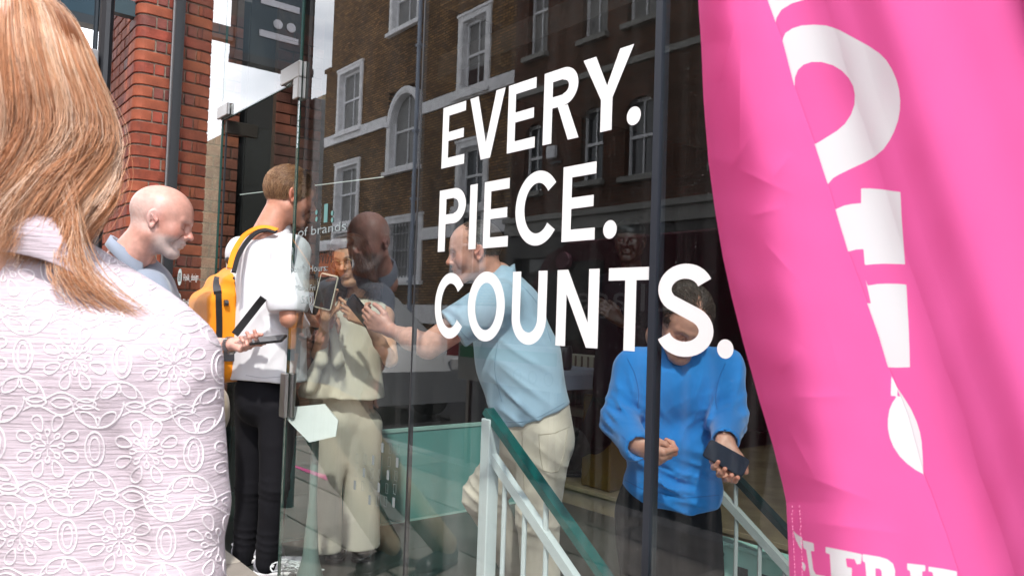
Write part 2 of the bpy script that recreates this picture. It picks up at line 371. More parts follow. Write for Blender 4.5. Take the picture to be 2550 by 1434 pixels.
b = MB(); b.box(XD0-0.0038, XD0+0.002, 0.0, 0.012, 0.03, GTOP); b.obj('pane_edge', M_gedge, front)
b = MB(); b.box(XD0+0.004, XD1-0.004, 0.001, 0.011, DTOP-0.004, DTOP-0.0005); b.obj('pane_edge', M_gedge, front)
b = MB(); b.box(XC+0.06, XD0-0.01, -0.02, 0.03, 0, 0.028); b.box(XD1, 1.5, -0.02, 0.03, 0, 0.028); b.obj('floor_channel', M_steel, front)
b = MB(); b.box(XC, 3.0, -0.02, 0.12, GTOP, GTOP+0.5); b.obj('head_fascia', M_dark, front)
# patch fittings
b = MB(); zt = DTOP
b.box(XD1-0.17, XD1+0.035, -0.018, -0.001, zt+0.003, zt+0.075, 0.003); b.box(XD1-0.022, XD1+0.035, -0.0181, -0.001, zt-0.09, zt+0.0025, 0.003)
b.box(XD1-0.17, XD1+0.035, 0.013, 0.03, zt+0.003, zt+0.075, 0.003); b.box(XD1-0.022, XD1+0.035, 0.013, 0.0301, zt-0.09, zt+0.0025, 0.003)
b.tube([(XD1-0.06, 0.006, zt+0.002), (XD1-0.06, 0.006, zt-0.014)], 0.012, 10)
b.obj('corner_patch_fitting', M_steel, front)
b = MB(); b.box(XD0-0.035, XD0+0.13, -0.018, -0.001, zt+0.006, zt+0.07, 0.003); b.box(XD0-0.035, XD0+0.13, 0.013, 0.03, zt+0.006, zt+0.07, 0.003); b.obj('transom_patch_fitting', M_steel, front)
b = MB(); zc = Wy(720, 985, 0)[2]; b.box(XD1-0.012, XD1+0.038, -0.022, -0.001, zc-0.095, zc+0.095, 0.004); b.box(XD1-0.012, XD1+0.038, 0.013, 0.032, zc-0.095, zc+0.095, 0.004)
b.obj('lock_keep', M_steel, front)
# door leaf, swung inwards
XH = XD0+0.03
leaf = MB(); leaf.box(XH-0.005, XH+0.005, 0.02, 0.98, 0.02, zt-0.012); lo = leaf.obj('door_leaf', M_glass, front); lo['label'] = 'glass door leaf standing open into the shop'
b = MB(); b.box(XH-0.017, XH+0.017, 0.012, 0.185, zt-0.075, zt-0.004, 0.003); b.obj('pivot_patch', mat('bronze_patch', (0.13, 0.115, 0.10), 0.4, metal=0.9), lo)
b = MB(); b.box(XH-0.006, XH+0.006, 0.014, 0.022, 0.02, zt-0.075); b.obj('leaf_edge', M_dark, lo)
b = MB(); b.tube([(XH+0.045, 0.9, 0.75), (XH+0.045, 0.9, 1.35)], 0.013, 10); b.tube([(XH, 0.9, 0.8), (XH+0.045, 0.9, 0.8)], 0.008, 8); b.tube([(XH, 0.9, 1.3), (XH+0.045, 0.9, 1.3)], 0.008, 8); b.obj('pull_handle', M_steel, lo)

# ---- slogan lettering
def glyph(ch):
    """strokes in a box 1 high (cap height); returns (width, [polygons])"""
    t = 0.168; P = []
    def bar(x0, x1, z0, z1): P.append([(x0, z0), (x1, z0), (x1, z1), (x0, z1)])
    def ring(cx, cz, rx, rz, a0, a1, n=26, tt=None, pw=1.0):
        k = tt or t; o_ = []; i_ = []
        for i in range(n+1):
            a = math.radians(a0+(a1-a0)*i/n); o_.append((cx+rx*math.cos(a), cz+rz*math.sin(a))); i_.append((cx+(rx-k)*math.cos(a), cz+(rz-k)*math.sin(a)))
        for i in range(n): P.append([o_[i], o_[i+1], i_[i+1], i_[i]])
    if ch == 'E': bar(0, t, 0, 1); bar(t, .60, 0, t*.92); bar(t, .60, 1-t*.92, 1); bar(t, .565, .5-t*.42, .5+t*.45); return .62, P
    if ch == 'V': P.append([(0, 1), (.275, 0), (.475, 0), (.75, 1), (.565, 1), (.375, .25), (.185, 1)]); return .75, P
    if ch == 'Y': P.append([(0, 1), (.286, .41), (.286, 0), (.454, 0), (.454, .41), (.74, 1), (.545, 1), (.37, .58), (.195, 1)]); return .74, P
    if ch == 'I': bar(0, t, 0, 1); return t, P
    if ch == 'T': bar(0, .68, 1-t*.92, 1); bar(.34-t/2, .34+t/2, 0, 1-t*.92); return .68, P
    if ch == 'N': P.append([(0, 0), (.168, 0), (.168, .68), (.515, 0), (.70, 0), (.70, 1), (.532, 1), (.532, .32), (.185, 1), (0, 1)]); return .70, P
    if ch in 'PR':
        h = .56 if ch == 'P' else .52; bar(0, t, 0, 1); r = h/2
        bar(t, .36, 1-t*.92, 1); bar(t, .36, 1-h, 1-h+t*.92); ring(.36, 1-r, .27, r, -90, 90, 18)
        if ch == 'R': P.append([(.27, .48), (.47, 0), (.66, 0), (.45, .48)])
        return (.63 if ch == 'P' else .66), P
    if ch == 'O': ring(.40, .5, .40, .52, 0, 360, 48); return .80, P
    if ch == 'C': ring(.40, .5, .40, .52, 38, 322, 40); return .74, P
    if ch == 'U': bar(0, t, .36, 1); bar(.68-t, .68, .36, 1); ring(.34, .36, .34, .38, 180, 360, 26); return .68, P
    if ch == 'S':
        def path(pts):
            L_ = []; R_ = []
            for i, p in enumerate(pts):
                a = pts[max(i-1, 0)]; c = pts[min(i+1, len(pts)-1)]; dx, dz = c[0]-a[0], c[1]-a[1]; l = math.hypot(dx, dz); nx, nz = -dz/l*t*.5, dx/l*t*.5
                L_.append((p[0]+nx, p[1]+nz)); R_.append((p[0]-nx, p[1]-nz))
            for i in range(len(pts)-1): P.append([L_[i], L_[i+1], R_[i+1], R_[i]])
        pts = [(.335+.245*math.cos(math.radians(a)), .735+.20*math.sin(math.radians(a))) for a in range(20, 236, 9)]
        p2 = [(.335+.26*math.cos(math.radians(a)), .27+.205*math.sin(math.radians(a))) for a in range(56, -164, -9)]
        path(pts+p2); return .66, P
    if ch == '.': P.append([(.1+.1*math.cos(a*math.pi/12), .1+.1*math.sin(a*math.pi/12)) for a in range(24)]); return .2, P
def letter(ch, x0, x1, z0, z1):
    wd, P = glyph(ch); b = MB()
    for poly in P:
        i0 = len(b.v)
        for (u, v) in poly: b.v.append((x0+(x1-x0)*u/wd, -0.0018, z0+(z1-z0)*v))
        b.f.append(tuple(range(i0, i0+len(poly))))
    me = b.mesh('vinyl_letter'); bm = bmesh.new(); bm.from_mesh(me)
    bmesh.ops.remove_doubles(bm, verts=bm.verts, dist=1e-5)
    for f in bm.faces:
        if f.normal.y > 0: f.normal_flip()
    bm.to_mesh(me); bm.free()
    return link('vinyl_letter', me, M_white, front)
def lx(px_, py_): return Wy(px_, py_, 0)[0]
def lz(px_, py_): return Wy(px_, py_, 0)[2]
rows = [('EVERY.', [(1103, 1161, 340), (1170, 1257, 320), (1266, 1337, 295), (1355, 1444, 270), (1453, 1578, 205), (1562, 1597, 292)], (1100, 420.8), (1105.4, 270.5)),
        ('PIECE.', [(1094, 1160, 550), (1170, 1188, 545), (1206, 1270, 535), (1285, 1388, 520), (1402, 1487, 510), (1503, 1537, 577)], (1400, 603.2), (1406, 417.4)),
        ('COUNTS.', [(1084, 1156, 760), (1166, 1258, 765), (1276, 1362, 768), (1387, 1492, 768), (1515, 1629, 768), (1638, 1775, 775), (1787, 1828, 866)], (1385, 859.8), (1390, 672.8))]
for word, boxes, pb, pt in rows:
    z0, z1 = lz(*pb), lz(*pt)
    for ch, (l, r, cy) in zip(word, boxes):
        a, c = lx(l, cy), lx(r, cy)
        if ch == '.': letter(ch, a, c, z0-0.001, z0-0.001+(c-a)*5.0)
        else: letter(ch, a, c, z0, z1)
# small frosted lettering on the panes
M_frost = mat('frosted_vinyl', (0.30, 0.35, 0.36), 0.6)
def small(body, pl, pr_, hpx, m=M_frost, name='small_lettering'):
    a = Wy(pl[0], pl[1], 0); c = Wy(pr_[0], pr_[1], 0); h = hpx*np.linalg.norm(W(pl[0], pl[1]-1, (a-CAMP)@CF)-a)
    me = text_mesh(body, 1.0); co = np.zeros(len(me.vertices)*3); me.vertices.foreach_get('co', co); co = co.reshape(-1, 3)
    wd = co[:, 0].max(); P = np.zeros_like(co); P[:, 0] = a[0]+co[:, 0]/wd*(c[0]-a[0]); P[:, 1] = -0.002; P[:, 2] = a[2]+co[:, 1]*h/0.72
    me.vertices.foreach_set('co', P.astype(np.float32).ravel()); me.update(); return link(name, me, m, front)
small('Flokk_design', (457, 699), (494, 701), 17, M_white); small('Flokk', (455, 759), (478, 759), 15, M_white)
small('in', (441, 761), (453, 761), 20, M_dark)
small('of brands', (742, 590), (862, 594), 22); small('Opening Hours:', (712, 680), (816, 678), 16); small('Mon - Fri', (735, 724), (786, 722), 15)
small('5.00', (750, 756), (778, 756), 20)
for (cx, cy) in ((448, 690), (446, 751)):
    p = Wy(cx, cy, 0); b = MB(); n = 20; s_ = 21*np.linalg.norm(W(cx, cy-1, (p-CAMP)@CF)-p)
    b.v = [(p[0]+s_*0.85*math.cos(2*math.pi*i/n), -0.0012, p[2]+s_*math.sin(2*math.pi*i/n)) for i in range(n)]; b.f = [tuple(range(n))]; b.obj('round_badge', mat('badge_mint', (.62, .74, .74), .6), front)
p = Wy(448, 690, 0); b = MB(); s_ = 0.024
for (u0, u1, v0, v1) in ((-1, 1, .75, 1), (-1, 1, -1, -.75), (-1, -.75, -.75, .75), (.75, 1, -.75, .75)): b.quad((p[0]+u0*s_, -.0022, p[2]+v0*s_), (p[0]+u1*s_, -.0022, p[2]+v0*s_), (p[0]+u1*s_, -.0022, p[2]+v1*s_), (p[0]+u0*s_, -.0022, p[2]+v1*s_))
for i in range(10):
    a, c = 2*math.pi*i/10, 2*math.pi*(i+1)/10; b.quad(*[(p[0]+s_*r_*math.cos(q), -.0022, p[2]+s_*r_*math.sin(q)) for r_, q in ((.6, a), (.6, c), (.35, c), (.35, a))])
b.obj('round_badge_outline', M_dark, front)
# logo mark  : l :
b = MB()
def disc(px_, py_, rp):
    p = Wy(px_, py_, 0); s_ = rp*np.linalg.norm(W(px_, py_-1, (p-CAMP)@CF)-p); i0 = len(b.v)
    b.v += [(p[0]+s_*math.cos(2*math.pi*i/14), -0.002, p[2]+s_*math.sin(2*math.pi*i/14)) for i in range(14)]; b.f.append(tuple(range(i0, i0+14)))
for q in ((789, 529), (789, 546), (828, 531), (828, 548)): disc(q[0], q[1], 6.5)
a, c = Wy(807, 555, 0), Wy(818, 507, 0); b.quad((a[0], -.002, a[2]), (c[0], -.002, a[2]), (c[0], -.002, c[2]), (a[0], -.002, c[2]))
b.obj('logo_mark', mat('mint_vinyl', (0.13, 0.30, 0.29), 0.6), front)
# sample swatches printed on the pane
b = MB()
for r_ in range(5):
    for c_ in range(6):
        cx = 893+c_*20-r_*3; cy = 1108+r_*33+c_*2
        if (r_ == 0 and c_ < 3) or (r_ == 4 and c_ < 2): continue
        p = Wy(cx, cy, 0); hw, hh = 0.0085, 0.0165
        o_ = [(p[0]+sx*hw, p[2]+sz*hh) for sx, sz in ((-1,-1),(1,-1),(1,1),(-1,1))]; i_ = [(p[0]+sx*(hw-.0011), p[2]+sz*(hh-.0011)) for sx, sz in ((-1,-1),(1,-1),(1,1),(-1,1))]
        for k in range(4): k2 = (k+1) % 4; b.quad(*[(q[0], -.0015, q[1]) for q in (o_[k], o_[k2], i_[k2], i_[k])])
        if (c_+r_) % 3 == 0: b.quad(*[(q[0], -.0013, q[1]) for q in i_])
bo = b.obj('swatch_sticker', mat('grey_frost', (0.20, 0.23, 0.235), 0.6), front)

# ---- hanging teal sign
sign = thing('hanging_sign', 'dark teal hanging sign box projecting over the pavement from the brick pier', 'hanging sign', (XC-0.45, -0.45, 2.65))
SX0, SX1 = XC-0.02-0.10, XC-0.02
b = MB(); b.box(SX0-0.05, SX1-0.06, -0.96, -0.40, 2.93, 4.2, 0.004); b.obj('sign_box', M_teal, sign)
b = MB(); b.box(SX0-0.06, SX1-0.05, -0.97, -0.39, 2.875, 2.93); b.box(SX0-0.055, SX1-0.055, -0.397, -0.392, 2.93, 4.2); b.obj('sign_rim', M_tealdk, sign)
b = MB(); b.box(SX0-0.04, SX1-0.07, -0.39, -0.225, 2.995, 3.092); b.obj('bracket_arm', mat('dark_bracket', (0.022, 0.05, 0.065), 0.5), sign)
xs = SX1-0.0578; M_sgw = mat('sign_symbol', (0.62, 0.64, 0.72), 0.5)
for z_ in (3.078, 3.308): b = MB(); b.box(xs, xs+0.004, -0.845, -0.56, z_, z_+0.046); b.obj('sign_bar', M_sgw, sign)
for y_ in (-0.788, -0.69):
    b = MB(); b.prism([(xs, y_+0.034*math.cos(a*math.pi/10), 3.192+0.034*math.sin(a*math.pi/10)) for a in range(20)], (0.004, 0, 0)); b.obj('sign_dot', M_sgw, sign)

# ---- opposite terrace (seen mirrored in the glass); every rectangle is measured on the mirrored facade
YO = 9.9
def vr(l, t, r, b_, y_=YO):
    cx = (l+r)/2; cy = (t+b_)/2
    return Wy(l, cy, y_)[0], Wy(r, cy, y_)[0], Wy(cx, b_, y_)[2], Wy(cx, t, y_)[2]
def holed_wall(x0, x1, z0, z1, holes, yf, depth=0.22):
    """front faces of a wall at y = yf (facing +y) with rectangular openings and reveals"""
    xs = sorted({x0, x1, *[h[0] for h in holes], *[h[1] for h in holes]}); zs = sorted({z0, z1, *[h[2] for h in holes], *[h[3] for h in holes]})
    xs = [v for v in xs if x0 <= v <= x1]; zs = [v for v in zs if z0 <= v <= z1]; b = MB()
    for i in range(len(xs)-1):
        for j in range(len(zs)-1):
            cx, cz = (xs[i]+xs[i+1])/2, (zs[j]+zs[j+1])/2
            if any(h[0] < cx < h[1] and h[2] < cz < h[3] for h in holes): continue
            b.quad((xs[i+1], yf, zs[j]), (xs[i], yf, zs[j]), (xs[i], yf, zs[j+1]), (xs[i+1], yf, zs[j+1]))
    for h in holes:
        b.quad((h[0], yf, h[2]), (h[0], yf-depth, h[2]), (h[0], yf-depth, h[3]), (h[0], yf, h[3])); b.quad((h[1], yf, h[2]), (h[1], yf-depth, h[2]), (h[1], yf-depth, h[3]), (h[1], yf, h[3]))
        b.quad((h[0], yf, h[3]), (h[1], yf, h[3]), (h[1], yf-depth, h[3]), (h[0], yf-depth, h[3]))
    return b
def window(parent, x0, x1, z0, z1, yf, sur=0.16, arch=False, surround=True, panes=(2, 2), m_sur=None, curtain=True, sill=True, depth=0.2, open_=False, bars=False):
    """outer rectangle incl. surround; window part with surround, sash, pane, sill sub-parts"""
    s = sur if surround else 0.0; ix0, ix1, iz0, iz1 = x0+s, x1-s, z0+(0.10 if surround else 0.0), z1-s
    fr = MB(); t = 0.055; yb = yf-depth+0.02; n = 14; rx = (ix1-ix0)/2; cx = (ix0+ix1)/2
    sp = iz1-rx if arch else iz1
    fr.box(ix0, ix0+t, yb, yb+0.05, iz0, sp); fr.box(ix1-t, ix1, yb, yb+0.05, iz0, sp); fr.box(ix0+t, ix1-t, yb, yb+0.05, iz0, iz0+0.07)
    if not arch: fr.box(ix0+t, ix1-t, yb, yb+0.05, iz1-0.07, iz1)
    zm = (iz0+iz1)/2+0.02
    fr.box(ix0+t, ix1-t, yb+0.01, yb+0.06, zm-0.03, zm+0.03)
    fr.box(cx-0.013, cx+0.013, yb+0.01, yb+0.045, iz0+0.07, zm-0.03); fr.box(cx-0.013, cx+0.013, yb+0.01, yb+0.045, zm+0.03, iz1-0.07)
    f = fr.obj('window', M_sash, parent)
    b = MB(); pts = [(ix0+t*.5, yb+0.012, iz0+.03), (ix1-t*.5, yb+0.012, iz0+.03)]
    if arch: pts += [(cx+(rx-t*.5)*math.cos(a), yb+0.012, sp+(rx-t*.5)*math.sin(a)) for a in np.linspace(0, math.pi, n)]
    else: pts += [(ix1-t*.5, yb+0.012, iz1-.03), (ix0+t*.5, yb+0.012, iz1-.03)]
    b.prism(pts, (0, -0.01, 0)); b.obj('pane', M_blind if curtain else M_wing, f)
    if open_:
        b = MB(); b.box(ix0+t, ix1-t, yb+0.013, yb+0.02, iz0+.07, iz0+.07+(zm-iz0)*.55); b.obj('dark_opening', mat('room_dark', (0.03, 0.012, 0.012), 0.9), f)
    if bars:
        b = MB()
        for i in range(9): xx = ix0+(ix1-ix0)*(i+.5)/9; b.box(xx-.014, xx+.014, yb+.09, yb+.118, iz0, iz1)
        for zz in (iz0+.3, zm, iz1-.3): b.box(ix0, ix1, yb+.12, yb+.14, zz-.015, zz+.015)
        b.obj('window_bars', mat('grey_bars', (0.25, 0.25, 0.26), 0.5), f)
    if surround:
        b = MB(); ms = m_sur or M_stucco
        b.box(x0, ix0, yf-depth, yf+0.05, z0, sp if arch else iz1); b.box(ix1, x1, yf-depth, yf+0.05, z0, sp if arch else iz1)
        b.box(ix0, ix1, yf-depth, yf+0.03, z0, iz0)
        if not arch: b.box(x0, x1, yf-depth, yf+0.0505, iz1, z1); b.box(x0-.03, x1+.03, yf-.01, yf+0.08, z1-.05, z1+.02); b.box(x0+.05, ix0-.03, yf+.051, yf+.065, z0+.1, iz1-.02); b.box(ix1+.03, x1-.05, yf+.051, yf+.065, z0+.1, iz1-.02)
        else:
            ro, ri = rx+s, rx
            for i in range(n):
                a, c = math.pi*i/n, math.pi*(i+1)/n
                q = [(cx+r_*math.cos(k), yf-depth, sp+r_*math.sin(k)) for r_, k in ((ro, a), (ro, c), (ri, c), (ri, a))]; b.prism(q, (0, depth+0.05, 0))
                q = [(cx+r_*math.cos(k), yf+.051, sp+r_*math.sin(k)) for r_, k in ((ri+s*.68, a), (ri+s*.68, c), (ri+s*.32, c), (ri+s*.32, a))]; b.prism(q, (0, 0.02, 0))
            for sx in (x0, ix1): b.box(sx-.03, sx+s+.03, yf-.01, yf+.09, sp-.12, sp+.05)
        b.obj('window_surround', ms, f)
    if sill:
        b = MB(); b.box(x0-.07, x1+.07, yf-0.05, yf+0.14, z0-.11, z0-.001); b.obj('sill', m_sur or M_stucco, f)
    return f
M_stock = brick_wall_mat('london_stock_brick', (0.36, 0.20, 0.085), (0.13, 0.07, 0.036), (0.055, 0.042, 0.032), ms=0.017)
M_redb = brick_wall_mat('brown_red_brick', (0.13, 0.05, 0.03), (0.075, 0.034, 0.022), (0.10, 0.08, 0.065), ms=0.012)
M_tanb = brick_wall_mat('tan_brick', (0.52, 0.41, 0.26), (0.34, 0.26, 0.17), (0.20, 0.17, 0.13), ms=0.012)
XAL = -24.25; XAR = -13.9; ZA = 9.35
# house A: tall stock brick house with white windows
ha = thing('terraced_house', 'tall brown stock brick house with white arched and square windows, reflected in the glass', 'house', (-19, -YO, 0))
W1 = vr(842, 166, 903, 326); AR = vr(966, 217, 1050, 420); W2 = vr(1143, 26, 1223, 229); W4 = vr(834, 403, 895, 560); W5 = vr(1137, 345, 1217, 520); W6 = vr(962, 537, 1052, 700)
W3 = vr(975, -90, 1050, 66)
def clampx(w_): return (w_[0], w_[1], w_[2], w_[3])
HA = [W1, AR, W2, W4, W5, W6, W3]
W7 = (W5[0]-0.1, W5[1]+.0, W6[2], W6[3]); HA.append(W7); W8 = (W1[0], W1[1], W6[2], W6[3]-.1); HA.append(W8)
W9 = (W1[0]+0.9, W1[1]+.9, W1[2]+3.0, W1[3]+3.0)
b = holed_wall(XAL, XAR, -0.1, ZA, [h for h in HA if h is not W3], -YO)
b2 = holed_wall(XAL+0.35, XAR, ZA, 12.6, [(W3[0], W3[1], max(W3[2], ZA+.05), W3[3])], -YO)
k = len(b.v); b.v += b2.v; b.f += [tuple(k+i for i in q) for q in b2.f]
b.box(XAL-0.1, XAL+0.36, -YO-0.3, -YO+0.04, ZA-0.08, ZA+0.06)
b.quad((XAL, -YO, -.1), (XAL, -YO-9, -.1), (XAL, -YO-9, ZA), (XAL, -YO, ZA)); b.quad((XAL+.35, -YO, ZA), (XAL+.35, -YO-9, ZA), (XAL+.35, -YO-9, 12.6), (XAL+.35, -YO, 12.6))
b.quad((XAL+.35, -YO, 12.6), (XAL+.35, -YO-9, 12.6), (XAR, -YO-9, 12.6), (XAR, -YO, 12.6))
b.obj('wall', M_stock, ha)
window(ha, *W1, -YO); window(ha, *AR, -YO, arch=True, sur=0.2); window(ha, *W2, -YO, sur=0.2, open_=True); window(ha, *W4, -YO); window(ha, *W5, -YO, sur=.2, curtain=False); window(ha, *W6, -YO, sur=.2, bars=True); window(ha, W3[0], W3[1], W3[2], W3[3], -YO); window(ha, *W7, -YO, sur=.2, curtain=False); window(ha, *W8, -YO)
b = MB()
zb = 6.84; 
b.box(XAL-.02, AR[0]-.03, -YO, -YO+.07, zb-.16, zb+.16); b.box(AR[1]+.03, XAR, -YO, -YO+.07, zb-.16, zb+.16)
zb = 3.33; b.box(XAL-.02, W6[0], -YO, -YO+.07, zb-.16, zb+.16); b.box(W6[1], W7[0], -YO, -YO+.07, zb-.16, zb+.16); b.box(W7[1], XAR, -YO, -YO+.07, zb-.16, zb+.16)
b.box(XAL, XAR, -YO, -YO+.09, 0.9, 1.4)
b.obj('string_course', M_stucco, ha)
pxx = Wy(1050, 420, YO)[0]
b = MB(); xp = Wy(1051, 250, YO)[0]; b.tube([(xp, -YO+.16, 12.5), (xp, -YO+.16, 0)], 0.062, 8)
for z_ in (2, 4.3, 6.2, 8.6, 10.8): b.box(xp-.09, xp+.09, -YO+.02, -YO+.23, z_, z_+.06)
b.obj('downpipe', mat('grey_blue_pipe', (0.30, 0.34, 0.42), 0.5), ha, smooth=False)
# house B: darker brick terrace
hb = thing('terraced_house', 'dark reddish brick terrace with arched lower windows, reflected behind the slogan', 'house', (-6, -YO, 0))
def top(l, r, sy, h=2.1):
    a = Wy(l, sy, YO); c = Wy(r, sy, YO); z_ = Wy((l+r)/2, sy, YO)[2]; return (a[0], c[0], z_, z_+h)
B1 = top(1318, 1366, 140); B2 = top(1454, 1516, 95); B3 = top(1566, 1642, 52)
C1 = vr(1310, 311, 1354, 480); C2 = vr(1451, 268, 1506, 452); C3 = vr(1561, 241, 1633, 438)
xn = [B3[1]+1.4, B3[1]+3.9, B3[1]+6.4]; XBR = 6.0
B4 = [(x_, x_+1.25, B3[2], B3[3]) for x_ in xn]; C4 = [(x_, x_+1.25, C3[2], C3[3]) for x_ in xn]
HBl = [B1, B2, B3, C1, C2, C3]+B4+C4
wb = holed_wall(XAR, XBR, 3.0, 11.6, HBl, -YO+.05)
wb.quad((XAR, -YO+.05, 11.6), (XAR, -YO-9, 11.6), (XBR, -YO-9, 11.6), (XBR, -YO+.05, 11.6)); wb.quad((XBR, -YO+.05, 0), (XBR, -YO-9, 0), (XBR, -YO-9, 11.6), (XBR, -YO+.05, 11.6))
# spandrels over the arched windows
for c_ in [C1, C2, C3]+C4:
    cx = (c_[0]+c_[1])/2; rx = (c_[1]-c_[0])/2; rz = .28; n = 10; yb = -YO+.045
    arc = [(cx+rx*math.cos(a), yb, c_[3]-rz+rz*math.sin(a)) for a in np.linspace(0, math.pi, n+1)]
    for i in range(n): wb.quad(arc[i], arc[i+1], (arc[i+1][0], yb, c_[3]+.001), (arc[i][0], yb, c_[3]+.001))
wb.obj('wall', M_redb, hb)
M_drab = mat('drab_window_paint', (0.26, 0.25, 0.23), 0.7, noise=.15)
for w_ in [B1, B2, B3]+B4: window(hb, *w_, -YO+.05, surround=False, m_sur=M_drab)
for w_ in [C1, C2, C3]+C4: window(hb, *w_, -YO+.05, surround=False, m_sur=M_drab, curtain=False)
b = MB(); b.box(XAR, XBR, -YO+.05, -YO+.2, 3.02, 3.3); b.box(XAR, XBR, -YO+.05, -YO+.28, 3.3, 3.42); b.box(XAR, XBR, -YO+.05, -YO+.1, 6.25, 6.38); b.obj('string_course', M_drab, hb)
# shop fronts on the ground floor of house B
b = MB(); b.box(XAR, XBR, -YO-.1, -YO+.06, 0, .5); b.box(XAR, XBR, -YO-.1, -YO+.12, 2.5, 3.0)
xx = XAR
while xx < XBR: b.box(xx, xx+.3, -YO-.1, -YO+.14, .5, 2.5); xx += 2.6
b.obj('shop_front', mat('dark_shopfront', (0.05, 0.045, 0.042), 0.5), hb)
b = MB(); b.box(XAR, XBR, -YO-.13, -YO-.101, .5, 2.5); b.obj('shop_glass', M_wing, hb)
M_burg = mat('burgundy_van_paint', (0.10, 0.008, 0.024), 0.3, noise=.08, spec=.5)
M_tyre = mat('tyre_rubber', (0.02, 0.02, 0.02), .8); M_alloy = mat('alloy_wheel', (.4, .4, .42), .35, metal=.9)
def vehicle(name, label, cat, prof, x0, ya, yb, paint, wheels, wins, lamps, group=None):
    """prof: side outline (x, z); body between y = ya (pavement side) and yb, with tumblehome"""
    t = thing(name, label, cat, (x0, (ya+yb)/2, -.12)); b = MB(); n = len(prof); L_ = []
    for y_, ins in ((ya, .06), (ya-.05, 0), (yb+.05, 0), (yb, .06)):
        for (x_, z_) in prof: L_.append((x_, y_-(.10*max(0, z_-.95) if y_ > (ya+yb)/2 else -.10*max(0, z_-.95)), z_-(.02 if ins else 0)))
    b.v = L_
    for k in range(3):
        for i in range(n): j = (i+1) % n; b.f.append((k*n+i, k*n+j, (k+1)*n+j, (k+1)*n+i))
    b.f.append(tuple(range(n))); b.f.append(tuple(3*n+i for i in range(n))[::-1]); b.fix = True
    bo = b.obj('body', paint, t)
    for wx in wheels:
        for wy in (ya+.0, yb+.22):
            w_ = MB(); w_.tube([(wx, wy-.22, .20), (wx, wy-.005, .20)], .32, 24); wo = w_.obj('wheel', M_tyre, t)
            w_ = MB(); w_.tube([(wx, wy-.006, .20), (wx, wy+.008, .20)], .20, 20); w_.obj('rim', M_alloy, wo)
            w_ = MB()
            for a in range(5): w_.beam((wx, wy+.012, .20), (wx+.18*math.cos(a*1.2566), wy+.012, .20+.18*math.sin(a*1.2566)), .012, .05, up=(0, 1, 0))
            w_.obj('spokes', M_alloy, wo)
    for q in wins:
        b = MB(); b.prism([(x_, ya-.10*max(0, z_-.95)+.004, z_) for x_, z_ in q], (0, -.02, 0)); b.obj('side_window', M_wing, t)
    for (x_, z_, w_) in lamps:
        for yy in (ya-.22, yb+.22): b = MB(); b.box(x_-.02, x_+.03, yy-.11, yy+.11, z_-.07, z_+.07, .01); b.obj('lamp', mat('lamp_lens', (.7, .7, .7), .15), t)
    b = MB(); b.box(min(p[0] for p in prof)+.6, min(p[0] for p in prof)+1.5, ya-.0, ya+.012, .60, .63); b.obj('door_handle_strip', M_dark, t)
    return t
YV = -2.52
van = vehicle('delivery_van', 'burgundy van with a large pale word on its side, mirrored behind the letters NT', 'van', [(-4.72, .12), (-4.80, .55), (-4.72, 1.0), (-4.60, 1.38), (-4.42, 1.68), (-4.2, 1.76), (-.6, 1.80), (-.42, 1.6), (-.36, .15)], -2.6, YV, -4.35, M_burg, (-4.0, -1.2), [[(-4.50, 1.02), (-4.38, 1.5), (-4.15, 1.60), (-3.80, 1.60), (-3.80, 1.02)]], [(-4.76, .6, .1)])
a = Wy(1446, 750, -YV); c = Wy(1690, 745, -YV); hh = abs(Wy(1480, 668, -YV)[2]-Wy(1480, 735, -YV)[2])
place_text('side_lettering', 'Collage', (c[0]+.25, YV+.008, a[2]-.06), (-1, 0, 0), (0, 0, 1), hh, mat('faded_white', (0.50, 0.44, 0.46), 0.8), van, width=abs(c[0]-a[0])+.3)
p_ = Wy(1395, 650, -YV); b = MB(); b.tube([(p_[0], YV-.02, p_[2]), (p_[0], YV-.065, p_[2])], .07, 20); b.obj('round_mark', mat('faded_pink', (.30, .12, .16), .7), van)
car = vehicle('parked_car', 'silver grey hatchback parked at the kerb, mirrored low beside the door handle', 'car', [(-11.6, .15), (-11.65, .6), (-11.3, .85), (-10.9, 1.30), (-10.5, 1.42), (-9.3, 1.40), (-8.55, .98), (-7.65, .80), (-7.5, .5), (-7.55, .12)], -9.6, -2.55, -4.2, mat('silver_paint', (.42, .44, .46), .3, metal=.4), (-10.9, -8.3), [[(-11.05, .92), (-10.75, 1.30), (-10.0, 1.33), (-10.0, .92)], [(-9.93, .92), (-9.93, 1.33), (-9.35, 1.30), (-8.75, .95)]], [(-7.52, .58, .1)])
nb = thing('notice_board', 'low white and green information board standing at the kerb, mirrored across the polo shirt', 'notice board', (-4.45, -2.24, 0))
b = MB(); b.box(-5.06, -3.85, -2.26, -2.235, .66, .97, .004); b.obj('panel', mat('board_white', (.55, .60, .60), .5), nb)
b = MB(); b.box(-5.03, -3.88, -2.2345, -2.232, .84, .93); b.obj('green_band', mat('board_green', (.03, .30, .14), .5), nb)
b = MB(); b.box(-5.22, -5.07, -2.26, -2.235, .84, 1.0); b.obj('red_panel', mat('board_red', (.45, .02, .04), .5), nb)
for x_ in (-4.95, -3.95): b = MB(); b.box(x_-.02, x_+.02, -2.29, -2.262, 0, .66); b.obj('leg', M_steel, nb)
b = MB()
for i in range(3): cx = -4.3+i*.17; b.tube([(cx+.045*math.cos(a_), -2.233, .745+.045*math.sin(a_)) for a_ in np.linspace(0, 2*math.pi, 13)], .004, 4, False)
b.obj('round_symbols', mat('board_grey', (.2, .24, .24), .6), nb)
al = Wy(1375, 380, YO-.1); alb = thing('alarm_box', 'small white alarm box on the dark brick terrace, mirrored under the letter R', 'alarm box', (al[0], -YO+.05, al[2]))
